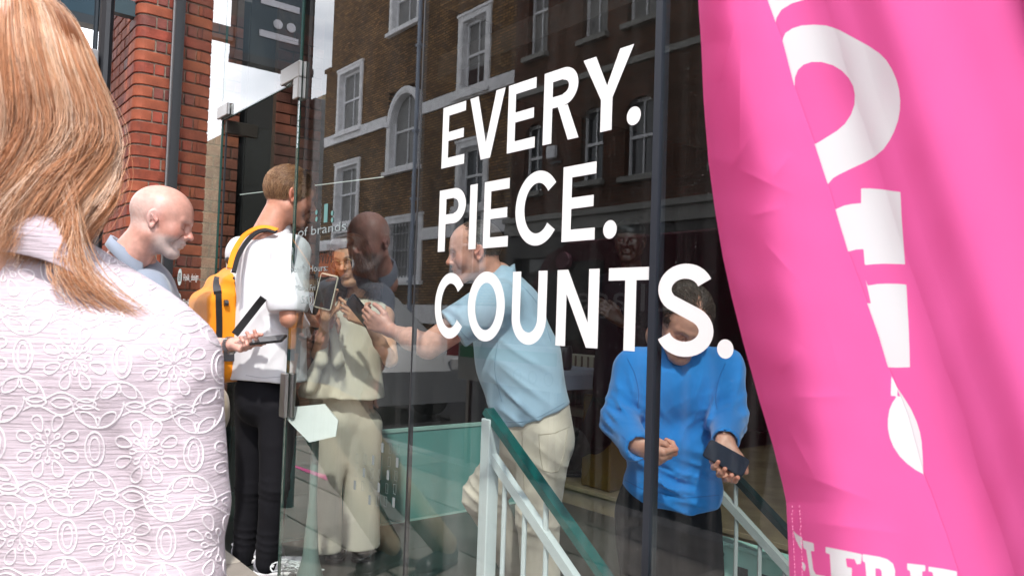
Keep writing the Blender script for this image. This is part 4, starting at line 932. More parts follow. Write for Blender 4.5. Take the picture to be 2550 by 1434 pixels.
def head_sdf(o):
    w_ = o.get('w', 1.0); B = Blob((-.112, -.135, -.225), (.112, .145, .15), o.get('res', .0030))
    B.ell((0, -.018, .036), (.078*w_, .101, .090), 0); B.ell((0, .012, .034), (.069*w_, .083, .082), .03)
    B.ell((0, .028, -.022), (.058*w_, .060, .078), .03)
    B.cone((-.050*w_, -.004, -.052), (-.020, .062, -.092), .022, .020, .026); B.cone((.050*w_, -.004, -.052), (.020, .062, -.092), .022, .020, .026)
    B.ell((0, .077, -.094), (.024, .019, .018), .022)                                    # chin
    for s_ in (-1, 1):
        B.ell((s_*.041*w_, .058, -.022), (.026, .026, .03), .026)                         # cheekbone
        B.cone((s_*.010, .089, .028), (s_*.042, .074, .030), .0085, .0065, .016)           # brow
        B.ell((s_*.031, .090, .007), (.017, .014, .0115), .012, sub=True)                  # socket
        B.ell((s_*.0305, .0735, .0060), (.0150, .0125, .0118), .004)                       # lid over eyeball
        B.ell((s_*.016, .097, .004), (.006, .012, .014), .008, sub=True)
        B.ell((s_*.0155, .0985, -.0265), (.0075, .010, .0065), .007)                       # nostril wing
        B.cone((s_*.030, .086+.012*(not o.get('male', True)), -.030), (s_*.036, .074+.012*(not o.get('male', True)), -.058), .004, .004, .014, sub=True)  # fold beside the mouth
    B.cone((0, .086, .018), (0, .1105, -.0185), .0072, .0102, .013); B.ell((0, .1125, -.0225), (.0108, .0098, .0088), .006)
    for s_ in (-1, 1): B.ell((s_*.0065, .108, -.0325), (.0035, .006, .004), .003, sub=True)
    B.ell((0, .086, -.052), (.026, .014, .022), .016)                                    # muzzle
    B.cone((-.019, .0890, -.0530), (0, .0985, -.0500), .0040, .0052, .006); B.cone((.019, .0890, -.0530), (0, .0985, -.0500), .0040, .0052, .006)
    B.cone((-.015, .0895, -.0625), (.015, .0895, -.0625), .0048, .0048, .007); B.ell((0, .0945, -.0620), (.012, .006, .0055), .005)
    B.cone((-.016, .0985, -.0572), (.016, .0985, -.0572), .0014, .0014, .0025, sub=True)
    B.ell((0, .096, -.076), (.014, .006, .005), .009, sub=True)
    nk = o.get('neck', .056); nb = o.get('nb', (0, -.055, -.21)); B.cone((0, -.030, -.06), nb, nk, nk*1.08, .035)
    if o.get('male', True): B.ell((0, .000, -.145), (.010, .012, .016), .02)
    for s_ in (-1, 1):                                                                    # ears
        ex = s_*.0765*w_; ca, sa = math.cos(.30*s_), math.sin(.30*s_)
        R = [(ca, sa*1.0, 0), (-sa, ca, .22), (0, -.22, 1)]
        E_ = Blob((ex-.028, -.055, -.05), (ex+.028, .035, .05), o.get('res', .003)*.8)
        pass
        B.ell((ex+s_*.006, -.012, .002), (.0072, .0190, .0310), .004, R=R)
        B.ell((ex+s_*.0125, -.008, .006), (.0055, .0115, .0200), .003, R=R, sub=True)
        B.ell((ex+s_*.009, -.006, -.012), (.006, .007, .009), .003, R=R, sub=True)
        B.cone((ex+s_*.010, -.001, -.002), (ex+s_*.011, -.014, .012), .0028, .0026, .004)
        B.ell((ex+s_*.005, -.004, -.026), (.006, .008, .009), .005)
        B.cone((ex+s_*.004, .006, .001), (ex+s_*.005, .005, -.006), .004, .004, .004)
    return B
def gs(v, c, r): 
    d = (v-np.array(c))/np.array(r); return np.exp(-(d*d).sum(1))[:, None]
def seg_d(v, a, b):
    a = np.array(a); b = np.array(b); u = b-a; t = np.clip(((v-a)@u)/(u@u), 0, 1); return np.linalg.norm(v-a-t[:, None]*u, axis=1)
def make_head(pos, R, o):
    """returns world verts, faces, colours; pos = world position of the head centre"""
    B = head_sdf(o); v, f = B.mesh(); sk = np.array(o['skin']); c = np.tile(sk, (len(v), 1)).astype(np.float64)
    def mixc(w_, col):
        nonlocal c; w_ = np.clip(w_, 0, 1); c = c*(1-w_)+np.array(col)*w_
    red = sk*np.array((1.0, .62, .58))
    for s_ in (-1, 1): mixc(.55*gs(v, (s_*.045, .07, -.02), (.03, .03, .03)), red); mixc(o.get('earred', .5)*gs(v, (s_*.085, -.01, 0), (.02, .03, .035)), sk*np.array((1.0, .5, .45)))
    mixc(.6*gs(v, (0, .115, -.022), (.018, .02, .018)), red)
    dl = np.minimum.reduce([seg_d(v, (-.019, .090, -.053), (0, .1, -.050)), seg_d(v, (.019, .090, -.053), (0, .1, -.050)), seg_d(v, (-.015, .09, -.063), (.015, .09, -.063))])
    mixc((np.clip(1-(dl-.004)/.003, 0, 1)*.75)[:, None], o.get('lip', sk*np.array((.85, .45, .42))))
    dm = seg_d(v, (-.022, .093, -.057), (.022, .093, -.057)); mixc((np.clip(1-(dm-.001)/.0022, 0, 1)*.55)[:, None], sk*.25)
    if o.get('beard'):
        z = v[:, 2]; y_ = v[:, 1]; wb = np.clip((-.030-z+ (y_-.06)*.15)/.02, 0, 1)*np.clip((y_-.0)/.03, 0, 1)*np.clip((z+.135)/.02, 0, 1)
        nb_ = .75+.25*np.sin(v[:, 0]*900)*np.sin(z*1100+y_*700); mixc((wb*o['beard'][1]*nb_)[:, None]*(1-np.clip(1-(dl-.003)/.004, 0, 1))[:, None], o['beard'][0])
    if o.get('stub'):                                # shaved hair zone
        z = v[:, 2]; y_ = v[:, 1]; ws = np.clip((.02-y_)/.03, 0, 1)*np.clip((z+.06)/.03, 0, 1)*np.clip((o['stub'][2]-z)/.03, 0, 1)
        nb_ = .7+.3*np.sin(v[:, 0]*1300+z*400)*np.sin(z*1200+y_*900); mixc((ws*o['stub'][1]*nb_)[:, None], o['stub'][0])
    bc = o.get('brow', (0.10, .06, .04))
    for s_ in (-1, 1):
        db = np.minimum(seg_d(v, (s_*.014, .097, .028), (s_*.030, .092, .033)), seg_d(v, (s_*.030, .092, .033), (s_*.047, .076, .029)))
        mixc((np.clip(1-(db-.0028)/.0035, 0, 1)*o.get('browk', .75)*(.8+.2*np.sin(v[:, 0]*2600+v[:, 2]*900)))[:, None], bc)
        de = np.minimum(seg_d(v, (s_*.0175, .083, -.001), (s_*.030, .0885, -.0042)), seg_d(v, (s_*.030, .0885, -.0042), (s_*.0445, .077, -.0005)))
        mixc((np.clip(1-(de-.0006)/.0017, 0, 1)*.9)[:, None], (0.02, .012, .01))
        mixc(.25*gs(v, (s_*.031, .085, -.010), (.016, .02, .006)), sk*np.array((.7, .45, .45)))
        dn = np.linalg.norm(v-np.array((s_*.0065, .108, -.0325)), axis=1); mixc((np.clip(1-(dn-.003)/.002, 0, 1)*.8)[:, None], sk*.15)
    sc_ = o.get('scale', 1.0)
    return (v*sc_)@R.T+pos, f, c
FINGER = [(.046, .027, .021), (.051, .031, .022), (.047, .029, .021), (.037, .021, .019)]
def hand_sdf(o_, fx, fy, fz, curls, sc_=1.0, thumb=(0.5, 0.3), fore=None, res=.0024, spread=.05, wr=.026, thumb_pts=None, curl2=None):
    """o_ wrist, fx to the fingers, fy to the thumb side, fz where the palm faces; curls = per-finger base bend, each later joint bends too"""
    fx = np.array(fx, float); fx /= np.linalg.norm(fx); fy = np.array(fy, float); fy -= fx*(fy@fx); fy /= np.linalg.norm(fy); fz_ = np.array(fz, float); z = np.cross(fx, fy); fz = z if z@fz_ > 0 else -z
    P = lambda a, b, c: o_+sc_*(a*fx+b*fy+c*fz)
    jo = []
    for i in range(4):
        by = (.030, .010, -.010, -.028)[i]; bx = (.088, .092, .088, .080)[i]; p = P(bx, by, .0); chain = [p]
        a = curls[i][0] if hasattr(curls[i], '__len__') else curls[i]; cs = curls[i] if hasattr(curls[i], '__len__') else (curls[i], curls[i]*1.1, curls[i]*.75)
        ang = 0; side = (.05, .015, -.02, -.06)[i]*spread/.05
        for j in range(3):
            ang += cs[j]; d = math.cos(ang)*(fx+fy*side)+math.sin(ang)*fz; d /= np.linalg.norm(d); p = p+sc_*FINGER[i][j]*d; chain.append(p)
        jo.append(chain)
    t1, t2 = thumb
    if thumb_pts is None:
        p0 = P(.020, .018, .008); d1 = math.cos(t1)*fx*.75+fy*.75+fz*t2; d1 /= np.linalg.norm(d1); p1 = p0+sc_*.042*d1; d2 = fx*.95+fy*.30*(1-t1)+fz*(t2*.8); d2 /= np.linalg.norm(d2); p2 = p1+sc_*.034*d2; d3 = fx*1.0-fy*.05+fz*t2*.5; d3 /= np.linalg.norm(d3); p3 = p2+sc_*.025*d3
        tp_ = [p0, p1, p2, p3]
    else: tp_ = [P(*q) for q in thumb_pts]
    pts = [q for ch_ in jo for q in ch_]+tp_+[np.array(o_)]
    if fore is not None: pts.append(np.array(fore[0]))
    pts = np.array(pts); B = Blob(pts.min(0)-.065 if fore is not None else pts.min(0)-.045, pts.max(0)+.065 if fore is not None else pts.max(0)+.045, res)
    # palm
    for i in range(4):
        a = P(.010, (.012, .005, -.004, -.012)[i], 0); B.cone(a, jo[i][0]-fx*.002, .0155*sc_, (.0125, .0130, .0125, .0115)[i]*sc_, .012 if i else 0)
    B.ell(P(.045, -.020, .008), np.array((.030, .013, .013))*sc_, .012, R=[fx, fy, fz]); B.ell(P(.040, .020, .009), np.array((.030, .015, .014))*sc_, .012, R=[fx, fy, fz])
    rr = [(.0098, .0088, .0082, .0072), (.0100, .0090, .0084, .0074), (.0096, .0086, .0080, .0071), (.0086, .0076, .0071, .0064)]
    for i in range(4):
        for j in range(3): B.cone(jo[i][j], jo[i][j+1], rr[i][j]*sc_, rr[i][j+1]*sc_, .009 if j == 0 else .0025)
        for j in (1, 2): B.ell(jo[i][j], np.array((1, 1, 1))*rr[i][j]*1.08*sc_, .003)
    B.cone(tp_[0], tp_[1], .0165*sc_, .0125*sc_, .014); B.cone(tp_[1], tp_[2], .0122*sc_, .0105*sc_, .006); B.cone(tp_[2], tp_[3], .0108*sc_, .0088*sc_, .003)
    if fore is not None:
        e, re_ = fore; w0 = np.array(o_); B.cone(w0-fx*.005, P(.02, 0, 0), wr*.86*sc_, .019*sc_, .016, flat=(fz, 1.25)); mid = w0+(np.array(e)-w0)*.55
        B.cone(w0-fx*.004, mid, wr*sc_*.88, (wr*.45+re_*.6)*sc_, .016, flat=(fz, 1.12)); B.cone(mid, e, (wr*.45+re_*.6)*sc_, re_, .02)
    return B, jo, tp_
def skin_piece(B, sk, tips=None):
    v, f = B.mesh(); c = np.tile(np.array(sk), (len(v), 1)).astype(float)
    if tips is not None:
        for t in tips: w_ = .5*np.exp(-((v-t)**2).sum(1)/(.014**2))[:, None]; c = c*(1-w_)+np.array(sk)*np.array((1.0, .55, .5))*w_
    return v, f, c
def join_pieces(name, pcs, m, parent):
    vs = []; fs = []; cs = []; k = 0
    for v, f, c in pcs: vs.append(v); fs.append(f+k); cs.append(c); k += len(v)
    me = np_mesh(name, np.concatenate(vs), np.concatenate(fs)); vcol(me, 'col', np.concatenate(cs)); return link(name, me, m, parent, True)
def blob_obj(name, B, m, parent, col=None):
    v, f = B.mesh(); me = np_mesh(name, v, f)
    if col is not None: vcol(me, 'col', col(v))
    return link(name, me, m, parent, True)
def skin_mat(name, rough=.42):
    m_ = mat(name, (.5, .3, .2), rough, attr='col', noise=.15, nscale=45, bump=.35, bscale=240, sss=.10, spec=.5, bdist=.002); return m_
M_skin = skin_mat('skin')
def cloth_mat(name, col, rough=.9, weave=700, noise=.08, sheen=.25, bump=.25, crease=.55):
    if name in MATS: return MATS[name]
    m_ = mat(name, col, rough, noise=noise, nscale=12, bump=bump, bscale=weave, sheen=sheen, spec=.15, bdist=.0015); n = m_.node_tree; b_ = n.nodes['Principled BSDF']
    fine = [q for q in n.nodes if q.type == 'BUMP'][0]; t = n.nodes.new('ShaderNodeTexCoord'); z = n.nodes.new('ShaderNodeTexNoise'); z.noise_type = 'RIDGED_MULTIFRACTAL'
    z.inputs['Scale'].default_value = 7.5; z.inputs['Detail'].default_value = 2.5; z.inputs['Distortion'].default_value = .7; n.links.new(t.outputs['Object'], z.inputs['Vector'])
    bp = n.nodes.new('ShaderNodeBump'); bp.inputs['Strength'].default_value = crease; bp.inputs['Distance'].default_value = .006; n.links.new(z.outputs['Fac'], bp.inputs['Height']); n.links.new(bp.outputs['Normal'], fine.inputs['Normal'])
    return m_
def strands(name, paths, width, m, parent, colfn=None, tri=True):
    """paths: (N, K, 3) array; each becomes a tapered three-sided hair"""
    P = np.asarray(paths, np.float32); N, K, _ = P.shape; T = np.gradient(P, axis=1); T /= np.linalg.norm(T, axis=2, keepdims=True)+1e-9
    up = np.tile(np.array((.31, .52, .79), np.float32), (N, K, 1)); A = np.cross(T, up); A /= np.linalg.norm(A, axis=2, keepdims=True)+1e-9; Bn = np.cross(T, A)
    wd = np.asarray(width, np.float32); wd = np.broadcast_to(wd if wd.ndim == 2 else (wd[:, None] if wd.ndim == 1 else wd), (N, K)); tap = np.ones(K); tap[-max(2, K//4):] = np.linspace(1, .25, max(2, K//4)); wd = (wd*tap)[..., None]
    ring = [P+wd*(A*math.cos(a)+Bn*math.sin(a)) for a in (0, 2.094, 4.189)]
    v = np.stack(ring, 2).reshape(-1, 3); i = np.arange(N)[:, None]*K*3+np.arange(K-1)[None]*3; f = []
    for a in range(3): b = (a+1) % 3; f.append(np.stack([i+a, i+b, i+3+b, i+3+a], -1).reshape(-1, 4))
    me = np_mesh(name, v, np.concatenate(f))
    if colfn is not None: vcol(me, 'col', np.repeat(np.repeat(colfn(N), K, 0).reshape(N*K, 3), 3, 0))
    return link(name, me, m, parent, True)
def cap_hair(name, pos, R, sc_, n, region, length, flow, m, parent, rad=.0007, thick=.0, colfn=None, seed=3, lift=.012, K=6, curl=0.0, w_=1.0):
    """short hair: a thin scalp cap plus strands. region(p)->bool on unit-ish head coords; flow(p, nrm)->direction"""
    r_ = np.random.default_rng(seed); u = r_.normal(size=(n*6, 3)); u /= np.linalg.norm(u, axis=1, keepdims=True)
    p = u*np.array((.0785*w_, .100, .091))+np.array((0, -.016, .036)); keep = np.array([region(q) for q in p]); p = p[keep][:n]; u = u[keep][:n]; nr = u/np.array((.0785, .100, .091)); nr /= np.linalg.norm(nr, axis=1, keepdims=True)
    d = np.array([flow(q, k) for q, k in zip(p, nr)]); d += r_.normal(size=d.shape)*.16; d /= np.linalg.norm(d, axis=1, keepdims=True)
    d = d-nr*(d*nr).sum(1, keepdims=True)*.9; d /= np.linalg.norm(d, axis=1, keepdims=True)
    L_ = length*r_.uniform(.6, 1.15, len(p)); t = np.linspace(0, 1, K)
    path = []
    ctr = np.array((0, -.016, .036)); rad3 = np.array((.0785*w_, .100, .091))
    for i_, k in enumerate(t):
        q = p+d*(L_*k)[:, None]; e = (q-ctr)/rad3; e /= np.linalg.norm(e, axis=1, keepdims=True); q2 = ctr+e*(rad3+(lift*r_.uniform(.35, 1, len(p))*math.sin(min(k*1.3, 1)*math.pi*.62)+.001)[:, None])
        if curl: q2 = q2+curl*np.stack([np.sin(k*14+p[:, 0]*300), np.cos(k*14+p[:, 1]*300), np.sin(k*11+p[:, 2]*300)], 1)
        path.append(q2)
    P = np.stack(path, 1)*sc_; P = P@R.T+pos
    return strands(name, P, rad*sc_*np.ones(len(p)), m, parent, colfn)
def hair_mat(name, rough=.38, col=None):
    m_ = mat(name, col or (.3, .15, .07), rough, attr=None if col else 'col', noise=.15, nscale=30, spec=.5); return m_
M_hair = hair_mat('hair')
def haircol(*cols, jit=.12, seed=5):
    def fn(N): r_ = np.random.default_rng(seed); i = r_.integers(0, len(cols), N); c = np.array(cols)[i]; return np.clip(c*(1+r_.normal(size=(N, 1))*jit), 0, 1)
    return fn
def ribbon(name, pts, widths, th, m, parent, face):
    """flat strap through pts; face = outward direction(s)"""
    P = catmull(pts, 8); n = len(P); b = MB(); W_ = widths if hasattr(widths, '__len__') else [widths]*2
    for i in range(n):
        t = P[min(i+1, n-1)]-P[max(i-1, 0)]; t /= np.linalg.norm(t); f = np.array(face, float); f -= t*(f@t); f /= np.linalg.norm(f); s_ = np.cross(t, f); w_ = W_[0]+(W_[-1]-W_[0])*i/(n-1)
        for a, c in ((-1, -1), (1, -1), (1, 1), (-1, 1)): b.v.append(tuple(P[i]+s_*a*w_/2+f*c*th/2))
    for i in range(n-1):
        for k in range(4): b.f.append((i*4+k, i*4+(k+1) % 4, (i+1)*4+(k+1) % 4, (i+1)*4+k))
    b.f.append((0, 1, 2, 3)); b.f.append(tuple((n-1)*4+k for k in (3, 2, 1, 0))); b.fix = True
    return b.obj(name, m, parent)
def catmull(pts, seg=8):
    p = [np.array(q, float) for q in pts]; p = [2*p[0]-p[1]]+p+[2*p[-1]-p[-2]]; o_ = []
    for i in range(1, len(p)-2):
        for j in range(seg):
            t = j/seg; o_.append(.5*((2*p[i])+(-p[i-1]+p[i+1])*t+(2*p[i-1]-5*p[i]+4*p[i+1]-p[i+2])*t*t+(-p[i-1]+3*p[i]-3*p[i+1]+p[i+2])*t**3))
    o_.append(p[-2]); return np.array(o_)
def lap(*p): return [np.array(q, float) for q in p]
def phone(name, c, ax, up, nrm, m, label, cat='phone', L_=.15, Wd=.074, T_=.009):
    ax = np.array(ax, float); ax /= np.linalg.norm(ax); up = np.array(up, float); up -= ax*(up@ax); up /= np.linalg.norm(up); n = np.cross(ax, up); c = np.array(c, float)
    t = thing(name, label, cat, c); b = MB(); pts = []
    r = .012
    for sx, sy, a0 in ((1, 1, 0), (-1, 1, 90), (-1, -1, 180), (1, -1, 270)):
        for k in range(5): a = math.radians(a0+k*22.5); pts.append(c-n*T_/2+ax*(sx*(L_/2-r)+r*math.cos(a))+up*(sy*(Wd/2-r)+r*math.sin(a)))
    b.prism(pts, n*T_); me = b.mesh('case'); bm = bmesh.new(); bm.from_mesh(me); bmesh.ops.bevel(bm, geom=[e for e in bm.edges if len(e.link_faces) == 2 and e.calc_face_angle(0) > 1.2], offset=.0015, segments=2, affect='EDGES'); bm.to_mesh(me); bm.free()
    link('case', me, m, t); s_ = .92; b = MB()
    q = [c+n*(T_/2+.0006)+ax*(sx*L_/2*s_)+up*(sy*Wd/2*.9) for sx, sy in ((1,1),(-1,1),(-1,-1),(1,-1))]; b.prism(q, n*.0006); b.obj('screen', M_wing, t)
    return t, c, ax, up, n
# ============================================================ PEOPLE
M_black = cloth_mat('black_denim', (0.010, 0.010, 0.013), .85, 220, sheen=0.0, bump=.08)
def shoe(name, heel, toe, m, msole, parent, h=.075, w_=.042):
    heel = np.array(heel, float); toe = np.array(toe, float); d = toe-heel; d /= np.linalg.norm(d); L_ = np.linalg.norm(toe-heel); zf = heel[2]
    B = Blob(np.minimum(heel, toe)-.09, np.maximum(heel, toe)+np.array((.09, .09, .16)), .005); up = np.array((0, 0, 1.))
    B.cone(heel+d*.04+up*.055, heel+d*.05+up*.085, w_*.95, w_*.9, .02); B.cone(heel+d*.04+up*.045, toe-d*.05+up*.035, w_, w_*1.05, .02); B.cut(heel+up*.022, (0, 0, -1), .003); B.cut(heel+up*.115+d*.05, (0, 0, 1), .004)
    s_ = blob_obj(name, B, m, parent)
    B = Blob(np.minimum(heel, toe)-.08, np.maximum(heel, toe)+np.array((.08, .08, .06)), .005); B.cone(heel+d*.04+up*.02, toe-d*.048+up*.02, w_*1.08, w_*1.13, .01); B.cut(heel+up*.024, (0, 0, 1), .002); B.cut(heel+up*.003, (0, 0, -1), .002)
    blob_obj('sole', B, msole, s_); return s_
def bb(pts, pad): p = np.array(pts); return p.min(0)-pad, p.max(0)+pad
RW = CR; UW = CU; FW = CF

# ---------- bald man in the queue
SKB = (0.54, 0.285, 0.23)
bald = thing('person', 'bald man in pale blue polo shirt, steel watch on wrist, looking down at his phone', 'person', (-3.05, -.6, 0))
hp = W(402, 553, 3.190); Rb = rot_to(math.radians(62), math.radians(17), math.radians(0))
pcs = [make_head(hp, Rb, dict(skin=SKB, beard=((.50, .46, .45), .85), stub=((.62, .55, .53), .55, .085), scale=1.17, browk=.35, brow=(.35, .25, .2), earred=.85, neck=.060, res=.0026, nb=(0, -.075, -.20)))]
wr = W(578, 857, 3.330); el = W(415, 862, 3.450)
fx = RW*.80-FW*.42-UW*.10; fy = FW*.75+RW*.25+UW*.30; fz = UW*.9-FW*.35
B, jo, tp_ = hand_sdf(wr, fx, fy, fz, [(.15, .25, .2), (.55, .75, .5), (.65, .85, .6), (.7, .9, .6)], sc_=1.04, fore=(el, .050), thumb_pts=[(.018, .02, .008), (.050, .052, .016), (.085, .060, .030), (.118, .060, .036)], wr=.030)
pcs.append(skin_piece(B, (.60, .33, .27), [j[-1] for j in jo]+[tp_[-1]]))
B = Blob(*bb([W(420, 800, 2.990), W(300, 660, 3.590), el, W(430, 900, 3.090)], .12), .006)
B.cone(W(340, 690, 3.470), el, .055, .050, .03); B.cone(W(372, 720, 3.140), W(425, 880, 3.050), .056, .045, .03); B.cone(W(345, 655, 3.250), W(350, 760, 3.290), .07, .12, .03)
pcs.append(skin_piece(B, SKB))
el2 = W(425, 880, 3.050); wr2 = W(385, 960, 3.10); B, jo, tp_ = hand_sdf(wr2, RW*.3-UW*.95, FW*.9, -RW, [.5]*4, fore=(el2, .048), res=.0035); pcs.append(skin_piece(B, SKB)); join_pieces('body', pcs, M_skin, bald)
M_polo1 = cloth_mat('blue_grey_pique', (0.24, 0.275, 0.345), .9, 600, noise=.06)
P = dict(c7=W(326, 628, 3.270), rs=W(366, 722, 3.130), ls=W(338, 712, 3.490))
B = Blob(*bb([W(250, 600, 3.290), W(560, 1090, 3.290), W(360, 700, 3.640), W(480, 900, 2.770)], .10), .006)
B.cone(P['rs'], P['ls'], .082, .080, .05); B.cone(W(345, 735, 3.290), W(405, 880, 3.290), .150, .150, .06, flat=(FW, .95)); B.cone(W(405, 880, 3.290), W(470, 1020, 3.310), .152, .158, .06)
B.cone(W(322, 640, 3.270), W(352, 720, 3.270), .062, .10, .05)
B.cone(P['rs'], W(410, 800, 3.070), .076, .074, .03); B.cone(P['ls'], W(380, 810, 3.470), .072, .068, .03)
B.cone(W(410, 800, 3.070), W(418, 830, 3.060), .074, .074, .01)
cN = Rb@np.array((0, -.06, -.16))*1.15+hp; up = (Rb@np.array((0, .28, 1.0))); B.cone(cN-up*.02, cN+up*.10, .064, .070, .0, sub=True)
B.warp(ridge(11, 26, .007, (1, 1, .5))); B.warp(folds(W(395, 760, 3.090), .09, (60, 60, 50), .008)); B.warp(folds(W(420, 720, 3.190), .09, (40, 80, 30), .007))
blob_obj('shirt', B, M_polo1, bald)
# collar: open band round the neck
def collar(pc, R, rx, ry, h, th, m, parent, gap=.5, flare=.35, sc_=1.0, tilt=.3, name='collar', n=36, drop=0.05):
    b = MB(); k = 0
    for i in range(n+1):
        a = math.pi/2+gap+(2*math.pi-2*gap)*i/n; fr = (math.sin(a)+1)/2
        base = np.array((rx*math.cos(a), ry*math.sin(a), 0)); tp = base*(.88)+np.array((0, 0, h*.9)); lo = base*(1+flare)+np.array((0, 0, -h*.35-drop*fr*fr))
        for q in (base*.97, tp, tp*1.0+np.array((base[0], base[1], 0))*th*6+np.array((0, 0, .002)), lo): b.v.append(tuple(R@(q+np.array((0, -tilt*q[2], -tilt*q[1])))*sc_+pc))
    for i in range(n):
        for j in range(3): b.f.append((i*4+j, i*4+j+1, (i+1)*4+j+1, (i+1)*4+j))
    me = b.mesh(name); o = link(name, me, m, parent, True); md = o.modifiers.new('s', 'SOLIDIFY'); md.thickness = .0035; return o
collar(cN+up*(.0), Rb, .072, .082, .040, .02, M_polo1, bald, gap=.45, flare=.30, tilt=.35)
M_khaki = cloth_mat('khaki_cotton', (0.38, 0.30, 0.20), .9, 500)
B = Blob(*bb([W(470, 1020, 3.310), (-3.35, -.55, .02), (-3.0, -.5, .02)], .19), .008)
hc_ = W(480, 1030, 3.310); B.cone(hc_+(0.0, 0, .02), hc_, .15, .15, .04)
for sx, an in ((.09, (-2.98, -.72, .10)), (-.09, (-3.12, -.50, .10))): 
    h_ = hc_+FW*(-sx)*.9; kn = (h_+np.array(an))/2+RW*.03; B.cone(h_, kn, .095, .072, .03); B.cone(kn, an, .072, .058, .03)
B.warp(ridge(5, 22, .006)); blob_obj('trousers', B, M_khaki, bald)
M_shd = mat('black_leather', (0.015, .015, .016), .35); M_shw = mat('white_rubber', (.72, .72, .74), .6)
shoe('shoe', (-3.00, -.79, 0), (-2.90, -.53, 0), M_shd, M_shd, bald); shoe('shoe', (-3.14, -.57, 0), (-3.05, -.31, 0), M_shd, M_shd, bald)
# watch
wt_c = wr-(wr-el)/np.linalg.norm(wr-el)*-.0; axd = (wr-el)/np.linalg.norm(wr-el); wc = wr-axd*.014; e1 = np.cross(axd, UW); e1 /= np.linalg.norm(e1); e2 = np.cross(e1, axd)
watch = None; b = MB()
def ringpt(a, r): return wc+e1*math.cos(a)*r*1.12+e2*math.sin(a)*r*.98
for j in range(18):
    a, c = 2*math.pi*j/18+.03, 2*math.pi*(j+1)/18-.03
    q = [ringpt(a, .0315)-axd*.0085, ringpt(c, .0315)-axd*.0085, ringpt(c, .0315)+axd*.0085, ringpt(a, .0315)+axd*.0085]; ctr = (ringpt(a, 1)-wc+ringpt(c, 1)-wc)/2; ctr /= np.linalg.norm(ctr); l = MB(); l.prism(q, ctr*.0032)
    me = l.mesh('link'); 
    if watch is None: watch = link('watch', me, M_steel, bald)
    else: link('watch_link', me, M_steel, watch)
l = MB(); a_ = -math.pi/2-.35; cc = ringpt(a_, .035); nn = (cc-wc)/np.linalg.norm(cc-wc); l.tube([cc-nn*.003, cc+nn*.007], .019, 20); l.obj('watch_case', M_steel, watch)
phone('phone', W(668, 846, 3.250), RW*.96-FW*.12+UW*.10, FW*.9+UW*.28, UW, mat('black_phone', (.012, .012, .014), .25), 'black phone held flat in the bald man\'s hand, wrist with steel watch')

# ---------- man in white t-shirt with yellow backpack
SKT = (0.50, 0.235, 0.16)
tee = thing('person', 'brown haired man in white t-shirt and black jeans stepping through the open door', 'person', (-3.27, -.05, 0))
hp = W(724, 492, 3.612); Rt = rot_to(math.radians(80), math.radians(14), 0)
pcs = [make_head(hp, Rt, dict(skin=SKT, scale=1.09, neck=.058, res=.0028, earred=.6))]
el = W(722, 792, 3.333); wr = W(790, 800, 3.494)
B, jo, tp_ = hand_sdf(wr, RW*.5+FW*.8, UW, -RW, [.5]*4, fore=(el, .038)); pcs.append(skin_piece(B, SKT))
B = Blob(*bb([W(640, 620, 3.762), W(740, 860, 3.279), W(700, 560, 3.547)], .12), .006); B.cone(W(735, 640, 3.440), el, .055, .046, .02); B.cone(W(690, 575, 3.612), W(672, 680, 3.612), .06, .11, .04)
pcs.append(skin_piece(B, SKT)); join_pieces('body', pcs, M_skin, tee)
hcol = haircol((.36, .20, .10), (.25, .13, .065), (.46, .29, .16), (.17, .085, .045))
B = Blob((-.10, -.14, -.06), (.10, .10, .15), .004)
B.ell((0, -.022, .040), (.0835, .105, .094), 0); B.cut((0, .055, .04), (0, 1, -.55), .02); B.cut((0, -.02, -.048), (0, .35, -1), .012)
for s_ in (-1, 1): B.ell((s_*.088, .0, -.012), (.03, .036, .042), .012, sub=True)
v, f = B.mesh(); me = np_mesh('hair', (v*1.09)@Rt.T+hp, f); vcol(me, 'col', np.tile((.20, .105, .055), (len(v), 1))); link('hair', me, M_hair, tee, True)
def reg_short(p): return (p[1] < .055+.55*(p[2]-.04)) and p[2] > -.05+.3*(-p[1]-.02)*0 and not (abs(p[0]) > .05 and p[2] < .02 and p[1] > -.02) and p[2] > -.055
def flow_back(p, n): return np.array((0.25*np.sign(p[0]+.01), -.75 if p[2] > .06 else -.15, -.35 if p[2] > .06 else -1.0))
cap_hair('hair_strands', hp, Rt, 1.09, 6500, reg_short, .050, flow_back, M_hair, tee, .0006, colfn=hcol, lift=.014)
M_tee = cloth_mat('white_jersey', (0.70, 0.71, 0.75), .9, 700, noise=.03)
B = Blob(*bb([W(575, 560, 3.762), W(760, 990, 3.440), W(600, 640, 3.870), W(742, 800, 3.225)], .08), .006)
B.cone(W(607, 632, 3.720), W(728, 628, 3.462), .078, .078, .05); B.cone(W(664, 650, 3.590), W(662, 960, 3.569), .132, .150, .06); B.cone(W(630, 700, 3.633), W(626, 960, 3.612), .105, .11, .05); B.cone(W(700, 700, 3.526), W(700, 970, 3.515), .105, .118, .05)
B.cone(W(690, 572, 3.612), W(672, 630, 3.601), .062, .09, .05)
B.cone(W(727, 632, 3.462), W(716, 752, 3.354), .080, .088, .025); B.cone(W(607, 632, 3.720), W(600, 760, 3.741), .075, .08, .025)
sE = W(713, 778, 3.35)
cN = Rt@np.array((0, -.06, -.15))+hp; up = Rt@np.array((0, .22, 1.0)); B.cone(cN-up*.005, cN+up*.12, .062, .064, .0, sub=True)
zt_ = W(665, 944, 3.547); B.cut(zt_, (0, 0, -1), .006)
